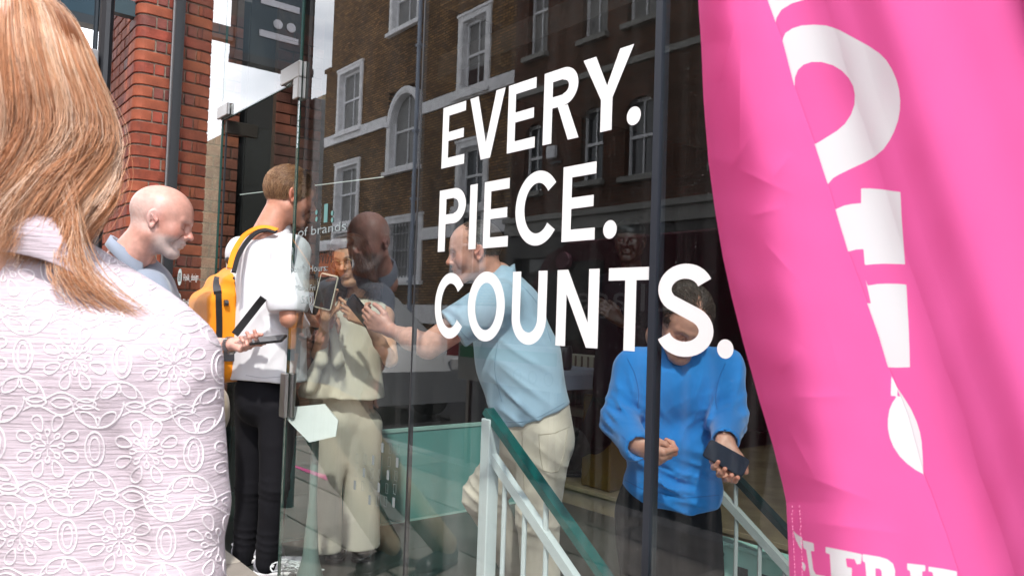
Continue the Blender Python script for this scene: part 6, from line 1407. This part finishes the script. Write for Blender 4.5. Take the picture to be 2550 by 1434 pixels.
for an in (l1, l2): h_ = W(1530, 960, 4.45); k_ = (h_+an)/2; B.cone(h_, k_, .10, .07, .03); B.cone(k_, an+(0, 0, .09), .07, .06, .02)
blob_obj('trousers', B, M_black, dm)
for an in (l1, l2): shoe('shoe', an-RW*.06, an+RW*.20-FW*.05*0, M_shd, M_shd, dm)
B = Blob((-.1, -.13, -.02), (.1, .12, .15), .006); B.ell((0, -.01, .055), (.086, .108, .075), 0); B.cut((0, 0, .045), (0, 0, -1), .004); v, f = B.mesh(); me = np_mesh('hair', v@Rd.T+hp, f); vcol(me, 'col', np.tile((.01, .01, .01), (len(v), 1))); link('hair', me, M_hair, dm, True)
# ============================================================ FOREGROUND: PINK FLAG
def interp(pts, y): pts = sorted(pts, key=lambda q: q[1]); return float(np.interp(y, [q[1] for q in pts], [q[0] for q in pts]))
LP = [(1735, -60), (1740, 20), (1746, 110), (1752, 250), (1764, 400), (1780, 520), (1800, 640), (1822, 740), (1850, 850), (1892, 1000), (1925, 1110), (1950, 1210), (1958, 1250), (1962, 1340), (1966, 1434), (1970, 1520)]
EP = [(1893, -60), (1911, 0), (1950, 107), (1978, 215), (2029, 360), (2060, 455), (2110, 620), (2140, 700), (2189, 838), (2210, 910), (2230, 956), (2262, 1040), (2299, 1179), (2317, 1222), (2358, 1335), (2389, 1434), (2410, 1500)]
def zpoly(pts, ox=1700, oy=0, s_=1.9918): return np.array([(ox+x/s_, oy+y/s_) for x, y in pts])
L2 = [zpoly([(380, -40), (640, -60), (620, -5), (540, 20), (490, 50), (465, 90), (460, 125), (430, 60)]),
      zpoly([(498, 190), (510, 165), (545, 142), (590, 128), (650, 124), (710, 128), (745, 138), (780, 152), (850, 190), (920, 228), (975, 265), (1010, 300), (1038, 345), (1060, 395), (1073, 445), (1079, 500), (1077, 550), (1068, 600), (1048, 655), (1025, 700), (995, 742), (950, 780), (895, 810), (830, 840), (775, 867), (745, 885), (720, 915), (690, 870), (640, 700), (655, 716), (675, 706), (720, 678), (765, 650), (805, 615), (835, 570), (852, 520), (854, 470), (846, 430), (825, 390), (790, 352), (745, 325), (690, 309), (640, 309), (600, 322), (572, 348), (557, 385), (555, 430), (480, 300)]),
      zpoly([(885, 935), (930, 935), (990, 940), (1040, 948), (1080, 953), (1086, 1080), (1103, 1311), (1050, 1309), (1000, 1308), (950, 1310), (903, 1315), (897, 1235), (860, 1238), (815, 1250), (740, 1045), (760, 1038), (800, 1020), (840, 1012), (885, 1008)]),
      zpoly([(695, -5), (705, 22), (750, 14), (800, 12), (850, 13), (893, 17), (898, 120), (903, 200), (908, 330), (910, 418), (850, 420), (790, 418), (660, 105), (720, 108), (710, 60)], 1800, 700, 1.9533),
      zpoly([(800, 440), (820, 465), (850, 520), (885, 572), (915, 620), (942, 680), (958, 730), (967, 780), (972, 850), (975, 937), (900, 800), (830, 600)], 1800, 700, 1.9533)]
L1 = [zpoly([(820, 460), (817, 557), (848, 557), (850, 520)], 1800, 700, 1.9533),
      zpoly([(846, 560), (825, 590), (810, 625), (803, 670), (803, 715), (812, 760), (830, 805), (860, 850), (895, 885), (935, 915), (975, 937), (1010, 1010), (1040, 1000), (980, 700), (900, 560)], 1800, 700, 1.9533),
      zpoly([(340, 1208), (352, 1222), (372, 1238), (386, 1243), (384, 1304), (372, 1290), (356, 1258)], 1800, 700, 1.9533), zpoly([(383, 1362), (396, 1368), (403, 1385), (398, 1410), (390, 1400)], 1800, 700, 1.9533),
      zpoly([(388, 1258), (442, 1272), (445, 1312), (428, 1310), (440, 1400), (452, 1424), (500, 1432), (500, 1480), (432, 1480), (405, 1302), (392, 1298)], 1800, 700, 1.9533),
      zpoly([(500, 1290), (590, 1308), (676, 1326), (672, 1372), (652, 1376), (640, 1350), (598, 1345), (604, 1388), (628, 1393), (626, 1480), (530, 1480), (520, 1325), (500, 1320)], 1800, 700, 1.9533),
      zpoly([(680, 1325), (760, 1338), (800, 1350), (828, 1372), (838, 1405), (836, 1480), (775, 1480), (772, 1408), (762, 1396), (742, 1394), (745, 1480), (702, 1480), (692, 1366), (680, 1360)], 1800, 700, 1.9533),
      zpoly([(897, 1370), (985, 1380), (985, 1408), (970, 1410), (972, 1480), (918, 1480), (910, 1405), (897, 1402)], 1800, 700, 1.9533), zpoly([(1000, 1386), (1080, 1398), (1140, 1410), (1135, 1480), (1030, 1480), (1020, 1412), (1000, 1410)], 1800, 700, 1.9533)]
def poly_sdf(P, Q):
    d = np.full(len(P), 1e9); ins = np.zeros(len(P), bool); n = len(Q)
    for i in range(n):
        a, b_ = Q[i], Q[(i+1) % n]; e = b_-a; w_ = P-a; t = np.clip((w_@e)/(e@e+1e-9), 0, 1); r_ = w_-t[:, None]*e; d = np.minimum(d, (r_*r_).sum(1))
        c = ((a[1] > P[:, 1]) != (b_[1] > P[:, 1])) & (P[:, 0] < (b_[0]-a[0])*(P[:, 1]-a[1])/(b_[1]-a[1]+1e-12)+a[0]); ins ^= c
    return np.where(ins, -1, 1)*np.sqrt(d)
def smooth_poly(Q, k=0):
    return Q
NY = 420; ys = np.linspace(-60, 1520, NY); N1, NT, N2 = 190, 8, 300
fv = np.zeros((NY, N1+NT+N2, 3)); fpx = np.zeros((NY, N1+NT+N2, 2)); lay = np.zeros((NY, N1+NT+N2), int)
def wob(x, y, seed, n=7, f0=.006, f1=.02):
    r_ = np.random.default_rng(seed); o_ = 0
    for i in range(n):
        f = r_.uniform(f0, f1); a = r_.uniform(-.9, .9)*.5+ (math.pi/2 if r_.random() < .3 else 0); o_ = o_+np.sin((x*math.cos(a)+y*math.sin(a))*f+r_.uniform(0, 6)+1.2*np.sin(y*.004+i))
    return o_/n
def crease(x, y, x0, y0, x1, y1, w_, amp):
    a = np.array((x0, y0), float); e = np.array((x1-x0, y1-y0), float); L_ = np.hypot(*e); t = np.clip(((x-x0)*e[0]+(y-y0)*e[1])/L_**2, 0, 1); d = np.hypot(x-x0-t*e[0], y-y0-t*e[1]); return amp*np.exp(-d/w_)*np.sin(np.pi*np.clip(t, .02, .98))
creases = [(1840, 20, 1790, 210, 18, 0.00220), (1845, 60, 1840, 430, 14, 0.00193), (1810, 430, 1900, 300, 16, 0.00165), (1835, 420, 1990, 490, 16, 0.00165), (1915, 455, 1975, 380, 16, 0.00220), (1860, 540, 1960, 515, 16, 0.00165), (1940, 930, 2000, 860, 18, 0.00165), (1960, 990, 2140, 985, 18, 0.00165), (1995, 1180, 2180, 1250, 20, 0.00220), (2020, 1300, 2260, 1330, 18, 0.00165), (1900, 600, 1990, 700, 18, 0.00165), (2050, 780, 2100, 960, 18, 0.00165), (1960, 1060, 2030, 1190, 18, 0.00165)]
for j, y_ in enumerate(ys):
    l, e = interp(LP, y_), interp(EP, y_)
    x1 = l+(e-l)*(np.arange(N1)/(N1-1)); u = (x1-l)/(e-l)
    D1 = .955-.030*np.sin(np.pi*u**.8)-.012*u+.008*np.sin((x1-.18*y_)*.019+1.0)*np.sin(np.pi*u)+.011*wob(x1, y_, 3)+.0022*wob(x1, y_, 23, 9, .02, .06)+.020*(1-u)**6
    for c_ in creases: D1 = D1-crease(x1, y_, *c_)
    x2 = e-np.linspace(2, 46, NT); D2 = D1[-1]+np.linspace(.003, .022, NT)
    x3 = e-46+(2660-(e-46))*(np.arange(N2)/(N2-1))**1.0; q = x3-e
    s_ = x3-.34*y_
    D3 = .972+.012*np.exp(-((q+30)/70)**2)+.024*np.sin((s_-1820)*.0125)*np.clip((q+20)/160, .15, 1)+.004*np.sin((s_-1700)*.031+.8)*np.clip(q/200, 0, 1)+.013*wob(x3, y_, 8, 8, .004, .012)+.0022*wob(x3, y_, 28, 9, .016, .05)
    allx = np.concatenate([x1, x2, x3]); allD = np.concatenate([D1, D2, np.maximum(D3, 0)]);
    R_ = CF[None]*FPX+CR[None]*(allx-1275.0)[:, None]-CU[None]*(y_-717.0)
    fv[j] = CAMP+R_*(allD/FPX)[:, None]; fpx[j, :, 0] = allx; fpx[j, :, 1] = y_; lay[j, :N1+2] = 1
fpx = fpx.reshape(-1, 2); lay = lay.ravel(); sd = np.full(len(fpx), 50.0)
for k, PL in ((1, L1), (0, L2)):
    m_ = lay == k
    for q in PL: sd[m_] = np.minimum(sd[m_], poly_sdf(fpx[m_], q))
NC = N1+NT+N2; ii = (np.arange(NY-1)[:, None]*NC+np.arange(NC-1)[None]).ravel(); ff = np.stack([ii, ii+1, ii+NC+1, ii+NC], 1)
me = np_mesh('flag_cloth', fv.reshape(-1, 3), ff); vcol(me, 'ink', np.stack([np.clip(.5-sd/16, 0, 1)]*3, 1))
m_ = bpy.data.materials.new('pink_flag'); m_.use_nodes = True; n = m_.node_tree; n.nodes.clear(); o_ = n.nodes.new('ShaderNodeOutputMaterial')
at = n.nodes.new('ShaderNodeAttribute'); at.attribute_name = 'ink'; mr = n.nodes.new('ShaderNodeMapRange'); mr.inputs['From Min'].default_value = .46; mr.inputs['From Max'].default_value = .54
n.links.new(at.outputs['Fac'], mr.inputs['Value']); mx_ = n.nodes.new('ShaderNodeMix'); mx_.data_type = 'RGBA'; mx_.inputs['A'].default_value = (0.97, 0.15, 0.45, 1); mx_.inputs['B'].default_value = (.88, .88, .90, 1); n.links.new(mr.outputs['Result'], mx_.inputs['Factor'])
df = n.nodes.new('ShaderNodeBsdfDiffuse'); tr_ = n.nodes.new('ShaderNodeBsdfTranslucent'); ms = n.nodes.new('ShaderNodeMixShader'); ms.inputs[0].default_value = .45
gl_ = n.nodes.new('ShaderNodeBsdfSheen'); gl_.inputs['Roughness'].default_value = .4; ms2 = n.nodes.new('ShaderNodeMixShader'); ms2.inputs[0].default_value = .12
tc_ = n.nodes.new('ShaderNodeTexCoord'); nz_ = n.nodes.new('ShaderNodeTexNoise'); nz_.inputs['Scale'].default_value = 900; bp_ = n.nodes.new('ShaderNodeBump'); bp_.inputs['Strength'].default_value = .25; bp_.inputs['Distance'].default_value = .0006
n.links.new(tc_.outputs['Object'], nz_.inputs['Vector']); n.links.new(nz_.outputs['Fac'], bp_.inputs['Height'])
for q in (df, tr_, gl_): n.links.new(bp_.outputs['Normal'], q.inputs['Normal'])
n.links.new(mx_.outputs['Result'], df.inputs['Color']); n.links.new(mx_.outputs['Result'], tr_.inputs['Color']); n.links.new(df.outputs[0], ms.inputs[1]); n.links.new(tr_.outputs[0], ms.inputs[2]); n.links.new(ms.outputs[0], ms2.inputs[1]); n.links.new(gl_.outputs[0], ms2.inputs[2]); n.links.new(ms2.outputs[0], o_.inputs['Surface'])
flag = thing('feather_flag', 'large bright pink fabric flag with white lettering hanging at the right', 'flag', (-.45, -.45, 0))
link('flag_cloth', me, m_, flag, True)
pl = W(2760, 717, 1.0); b = MB(); b.tube([(pl[0], pl[1], 0), (pl[0], pl[1], 3.2)], .014, 10); b.obj('flag_pole', M_steel, flag)
b = MB(); b.lathe((pl[0], pl[1], 0.0), [(.18, 0), (.18, .02), (.05, .04), (.03, .10)], 20); b.obj('flag_base', M_dark, flag)
# hem stitches
hs = MB()
for row in (28, 66):
    for i in range(26):
        y_ = 1262+i*9.5; x_ = interp(LP, y_)+row*.5; jy = int(np.clip((y_+60)/1580*(NY-1), 0, NY-1)); l, e = interp(LP, y_), interp(EP, y_); ci_ = int((x_-l)/(e-l)*(N1-1)); p = fv[jy, ci_]-CF*.0009; hs.beam(p-CU*.0010, p+CU*.0010, .0006, .0005, up=tuple(CF))
so_ = hs.obj('hem_stitching', mat('stitch_pink', (.95, .35, .6), .8), flag); so_['kind'] = 'stuff'

# ============================================================ FOREGROUND WOMAN SEEN FROM BEHIND
bl = thing('person', 'woman seen from behind, strawberry blonde hair over a white embroidered blouse', 'person', (-1.2, -1.2, 0))
SKL = (.62, .36, .28); hc0 = W(42, 215, 1.03); Rl = rot_to(math.radians(129), math.radians(4), 0)
pcs = [make_head(hc0, Rl, dict(skin=SKL, scale=1.0, w=.95, male=False, neck=.05, res=.003, nb=(0, -.03, -.24)))]
shR = W(398, 912, 1.04); elR = W(428, 1440, 1.03); wrR = W(520, 1900, 1.20)
B, jo, tp_ = hand_sdf(wrR, -UW*.9+FW*.3, FW, -RW, [.3]*4, fore=(elR, .04), res=.004); pcs.append(skin_piece(B, SKL))
B = Blob(0, 0, .008); B.cone(shR, elR, .05, .042, .02); B.cone(W(70, 560, 1.04), W(60, 800, 1.08), .05, .11, .05); pcs.append(skin_piece(B, SKL)); join_pieces('body', pcs, M_skin, bl)
mb_ = bpy.data.materials.new('crinkle_cotton'); mb_.use_nodes = True; n = mb_.node_tree; b_ = n.nodes['Principled BSDF']; b_.inputs['Roughness'].default_value = .9; b_.inputs['Sheen Weight'].default_value = .2; b_.inputs['Specular IOR Level'].default_value = .15
b_.inputs['Subsurface Weight'].default_value = .0
ge = n.nodes.new('ShaderNodeNewGeometry'); mpp = n.nodes.new('ShaderNodeMapping'); mpp.inputs['Scale'].default_value = (4, 4, 95); nn_ = n.nodes.new('ShaderNodeTexNoise'); nn_.inputs['Scale'].default_value = 3.2; nn_.inputs['Detail'].default_value = 6; nn_.inputs['Roughness'].default_value = .6
n.links.new(ge.outputs['Position'], mpp.inputs['Vector']); n.links.new(mpp.outputs['Vector'], nn_.inputs['Vector']); bq = n.nodes.new('ShaderNodeBump'); bq.inputs['Strength'].default_value = .75; bq.inputs['Distance'].default_value = .006; n.links.new(nn_.outputs['Fac'], bq.inputs['Height']); n.links.new(bq.outputs['Normal'], b_.inputs['Normal'])
cr = n.nodes.new('ShaderNodeMapRange'); cr.inputs['From Min'].default_value = .3; cr.inputs['From Max'].default_value = .7; cr.inputs['To Min'].default_value = .88; cr.inputs['To Max'].default_value = 1.05; vm = n.nodes.new('ShaderNodeVectorMath'); vm.operation = 'SCALE'; vm.inputs[0].default_value = (.57, .485, .54)
n.links.new(nn_.outputs['Fac'], cr.inputs['Value']); n.links.new(cr.outputs['Result'], vm.inputs['Scale']); n.links.new(vm.outputs['Vector'], b_.inputs['Base Color'])
B = Blob(0, 0, .0065)
B.cone(W(-310, 880, 1.12), W(30, 800, 1.06), .070, .085, .05); B.cone(W(30, 800, 1.06), shR, .100, .072, .04); B.cone(W(75, 655, 1.045), W(70, 800, 1.06), .062, .095, .06); B.cone(W(150, 765, 1.04), W(310, 880, 1.03), .078, .074, .04)
B.cone(W(210, 950, 1.09), W(200, 1900, 1.13), .150, .165, .08); B.cone(W(-120, 950, 1.13), W(-110, 1900, 1.16), .150, .165, .08); B.cone(W(300, 930, 1.06), W(300, 1800, 1.09), .090, .11, .05)
mdR = W(450, 1260, 1.035); B.cone(shR, mdR, .074, .060, .014); B.cone(mdR, elR, .060, .058, .01); B.cone(elR, W(500, 1700, 1.10), .064, .055, .02)
B.cone(W(85, 610, 1.04), W(95, 470, 1.03), .052, .060, .004, sub=True)
B.warp(ridge(71, 16, .010, (1, 1, .3), sharp=1.5)); B.warp(folds(W(470, 1130, .98), .13, (60, 80, 20), .010, 1)); B.warp(folds(W(440, 1010, .98), .10, (90, 60, -40), .008)); B.warp(folds(W(300, 1250, .93), .2, (40, 30, 12), .007))
bo_ = blob_obj('blouse', B, mb_, bl)
# collar of the blouse: folded band
vv = [(x_, y_) for x_, y_ in ((-60, 560), (20, 548), (90, 560), (150, 590), (205, 640), (240, 690))]
cb = MB(); up_pts = catmull([W(-90, 505, 0.995), W(0, 500, 0.975), (W(80, 508, 0.965)), W(150, 540, 0.975), W(205, 600, 0.995), W(235, 670, 1.010)], 8); lo_pts = catmull([W(-90, 620, 0.975), W(0, 625, 0.950), W(85, 640, 0.938), W(160, 668, 0.945), W(225, 715, 0.968), W(262, 760, 0.995)], 8)
for i in range(len(up_pts)):
    for t in np.linspace(0, 1, 7): p = up_pts[i]*(1-t)+lo_pts[i]*t-CF*.016*math.sin(math.pi*min(t*1.25, 1))**.8*(1-.2*t); cb.v.append(tuple(p))
for i in range(len(up_pts)-1):
    for j in range(6): a = i*7+j; cb.f.append((a, a+7, a+8, a+1))
co_ = cb.obj('collar', mb_, bl, True); md = co_.modifiers.new('s', 'SOLIDIFY'); md.thickness = .003; md.offset = 0
# raised embroidery: cords laid on the cloth
me = bo_.data; cc = np.zeros(len(me.vertices)*3); me.vertices.foreach_get('co', cc); cc = cc.reshape(-1, 3); BV = BVHTree.FromPolygons([tuple(c) for c in cc], [tuple(p.vertices) for p in me.polygons])
em = MB(); fwd = Vector(CF)
def lay_cord(pts2, r=.0009):
    P = []
    for (x_, y_) in pts2:
        o0 = Vector(W(x_, y_, .80)); d = Vector(ray(x_, y_)).normalized(); h_ = BV.ray_cast(o0, d, .6)
        if h_[0] is None or h_[1].dot(d) > -.12: 
            if len(P) > 1: em.tube(P, r, 5, False)
            P = []; continue
        q = np.array(h_[0]+h_[1]*(.0006))
        if P and np.linalg.norm(q-P[-1]) > .03:
            if len(P) > 1: em.tube(P, r, 5, False)
            P = []
        P.append(q)
    if len(P) > 1: em.tube(P, r, 5, False)
def petal(cx, cy, ang, r0, r1, w_, n=13, teardrop=True):
    ca, sa = math.cos(ang), math.sin(ang); o_ = []
    for i in range(n+1):
        t = 2*math.pi*i/n; u = (r0+r1)/2-(r1-r0)/2*math.cos(t); v_ = w_*math.sin(t)*( (.45+.55*(u-r0)/(r1-r0)) if teardrop else abs(math.sin(t))**.35); o_.append((cx+ca*u-sa*v_, cy+sa*u+ca*v_))
    return o_
U = (246.0, 14.0); VV = (-68.0, 218.0)
for i in range(-6, 6):
    for j in range(-3, 6):
        cx = 187+i*U[0]+j*VV[0]; cy = 892+i*U[1]+j*VV[1]
        if not (-900 < cx < 700 and 560 < cy < 1760): continue
        for k in range(8): lay_cord(petal(cx, cy, k*math.pi/4+.39, 40, 82, 17)); 
        for k in range(8): lay_cord(petal(cx, cy, k*math.pi/4, 24, 42, 8, 8), .0008)
        for k in range(8): lay_cord([(cx+6*math.cos(k*math.pi/4), cy+6*math.sin(k*math.pi/4)), (cx+24*math.cos(k*math.pi/4), cy+24*math.sin(k*math.pi/4))], .0007)
        ox, oy = cx+U[0]*.5-6, cy+U[1]*.5
        lay_cord([(ox+24*math.cos(t), oy+42*math.sin(t)) for t in np.linspace(0, 2*math.pi, 22)], .0010); lay_cord([(ox+13*math.cos(t), oy+29*math.sin(t)) for t in np.linspace(0, 2*math.pi, 16)], .0008)
        for sg in (-1, 1):
            bx, by = ox-sg*8, oy+sg*52
            for s2 in (-1, 1): lay_cord(petal(bx, by, (math.pi/2)*sg+s2*.85, 4, 58, 15, 12, False), .0008)
            lay_cord(petal(bx, by, (math.pi/2)*sg, 6, 28, 6, 7, False), .0007)
            lay_cord([(bx+(64 if True else 0)*math.cos(t), by+sg*66-sg*66*math.sin(t)*1.0) for t in np.linspace(0.0, math.pi, 20)], .0009)
        wx, wy = cx+VV[0]*.5, cy+VV[1]*.5
        for k in (-1, 0, 1): lay_cord(petal(wx+k*62-28, wy+k*3, .05, 2, 54, 13, 12, False), .0008)
        lay_cord([(wx-95+t*190, wy+4+12*math.sin(t*9.4)-16) for t in np.linspace(0, 1, 22)], .0008); lay_cord([(wx-95+t*190, wy+4-12*math.sin(t*9.4)+16) for t in np.linspace(0, 1, 22)], .0008)
eo = em.obj('embroidery', mat('embroidery_thread', (.76, .71, .745), .8), bo_, True); eo['kind'] = 'stuff'
M_beige2 = cloth_mat('blue_jeans_dark', (.03, .05, .10), .9)
B = Blob(0, 0, .012); B.cone(W(200, 1850, 1.13), W(-110, 1850, 1.16), .15, .15, .05)
hpL, hpR = W(-100, 1900, 1.16), W(190, 1900, 1.13)
for h_ in (hpL, hpR): f_ = np.array((h_[0], h_[1], .08)); B.cone(h_, f_, .10, .06, .03)
blob_obj('trousers', B, M_beige2, bl)
for h_ in (hpL, hpR): shoe('shoe', (h_[0]+.03, h_[1]-.05, 0), (h_[0]-.10, h_[1]+.14, 0), M_shd, M_shw, bl)
# ---- hair
AX, AY, AZ = CR, CU, -CF
def hp3(x, y, z): return hc0+AX*x+AY*y+AZ*z
def clump(sd_): pass
r_ = np.random.default_rng(17); N = 34000; NK = 6
th = r_.uniform(-1.9, 2.3, N); th = np.where(r_.random(N) < .25, r_.uniform(-.6, 1.6, N), th); dep = r_.random(N)
ncl = 260; cth = np.sort(r_.uniform(-1.9, 2.3, ncl)); coff = r_.normal(size=(ncl, 3))*np.array((.009, .014, .006)); cid = np.clip(np.searchsorted(cth, th), 0, ncl-1)
th2 = th*.55+cth[cid]*.45
def rad_pt(t, rx, rz, y): return np.stack([rx*np.sin(t), y, rz*np.cos(t)], 1)
one = np.ones(N); dd = (dep*.030)
K0 = np.stack([.004+.012*r_.normal(size=N)-.012, .131-dd*.6, .0+.045*r_.random(N)], 1)
K1 = rad_pt(th, .054*one-dd*.5, .072*one-dd*.5, .104*one+.005*r_.normal(size=N)-dd*.5)
K2 = rad_pt(th, .098*one-dd, .112*one-dd, .030*one)
K3 = rad_pt(th2, .118*one-dd, .114*one-dd, -.070*one)+coff[cid]*.35
# lower part: sweeps towards the right-hand bundle over the shoulder
xr = np.clip((th2+1.9)/4.2, 0, 1)
K4 = np.stack([-.100+.232*xr**.9-dd*.4, -.112-.046*xr, .112*np.cos(th2*.62)-dd+.0], 1)+coff[cid]*.7
K5 = np.stack([-.080+.156*xr+.010*r_.normal(size=N), -.162-.056*xr**1.2+.013*r_.normal(size=N), .108*np.cos(th2*.62)-dd*.6+.02*xr], 1)+coff[cid]*1.1
KP = np.stack([K0, K1, K2, K3, K4, K5], 1); KP[:, 3:] += r_.normal(size=(N, 1, 3))*np.array((.0035, .003, .003))
fly = r_.random(N) < .02; KP[fly, 3:] += r_.normal(size=(fly.sum(), 3, 3))*.009+np.array((.008, 0, .004))
def cat_batch(K, seg):
    K = np.concatenate([2*K[:, :1]-K[:, 1:2], K, 2*K[:, -1:]-K[:, -2:-1]], 1); o_ = []
    for i in range(1, K.shape[1]-2):
        for j in range(seg):
            t = j/seg; a, b_, c_, d_ = K[:, i-1], K[:, i], K[:, i+1], K[:, i+2]; o_.append(.5*(2*b_+(-a+c_)*t+(2*a-5*b_+4*c_-d_)*t*t+(-a+3*b_-3*c_+d_)*t**3))
    o_.append(K[:, -2]); return np.stack(o_, 1)
HP = cat_batch(KP, 4); 
HW = hc0+HP[..., :1]*AX+HP[..., 1:2]*AY+HP[..., 2:3]*AZ
def blond(N_):
    base = np.array([(.64, .34, .19), (.54, .24, .115), (.74, .50, .35), (.40, .155, .065), (.82, .62, .49)]); pk = r_.choice(5, N_, p=(.30, .28, .18, .16, .08)); ck = base[np.random.default_rng(4).choice(5, ncl, p=(.30, .30, .18, .17, .05))][cid[:N_]] if N_ == N else base[pk]
    return np.clip((base[pk]*.35+ck*.65)*(1+r_.normal(size=(N_, 1))*.05), 0, 1)
M_hair2 = hair_mat('blonde_hair', .34)
ho = strands('hair', HW, .00030*np.ones(N), M_hair2, bl, blond)
# inner volume of the hair so that no scalp shows
B = Blob(0, 0, .005); B.ell(hp3(0, .034, .0), (.084, .084, .090), 0); B.cone(hp3(0, .03, 0), hp3(.01, -.10, .01), .080, .070, .03); B.cone(hp3(.01, -.10, .02), hp3(.045, -.16, .035), .064, .042, .03); B.cone(hp3(.045, -.17, .045), hp3(.085, -.19, .05), .038, .018, .02); B.cone(hp3(.02, -.02, 0), hp3(.04, -.11, .01), .078, .070, .03); B.cone(hp3(-.02, -.05, .0), hp3(-.03, -.12, .01), .082, .062, .03)
v, f = B.mesh(); me = np_mesh('hair_inner', v, f); vcol(me, 'col', np.tile((.22, .075, .03), (len(v), 1))); link('hair_inner', me, M_hair2, ho, True)
# loose hairs over the shoulder
M_ = 260; t0 = r_.random(M_); st = np.stack([.09+.03*r_.random(M_), -.19+.02*r_.normal(size=M_), .06+.01*r_.random(M_)], 1)
e_ = np.stack([.11+.10*t0, -.275-.045*t0+.012*r_.normal(size=M_), .085+.012*r_.random(M_)-.05*t0], 1); mid = (st+e_)/2+np.stack([0*t0-.008, -.012*one[:M_], .012*one[:M_]], 1)
KP = np.stack([st+(-.03, .09, 0), st, mid, e_], 1); HP = cat_batch(KP, 6); HW = hc0+HP[..., :1]*AX+HP[..., 1:2]*AY+HP[..., 2:3]*AZ
strands('loose_hair', HW, .00032*np.ones(M_), M_hair2, ho, blond)
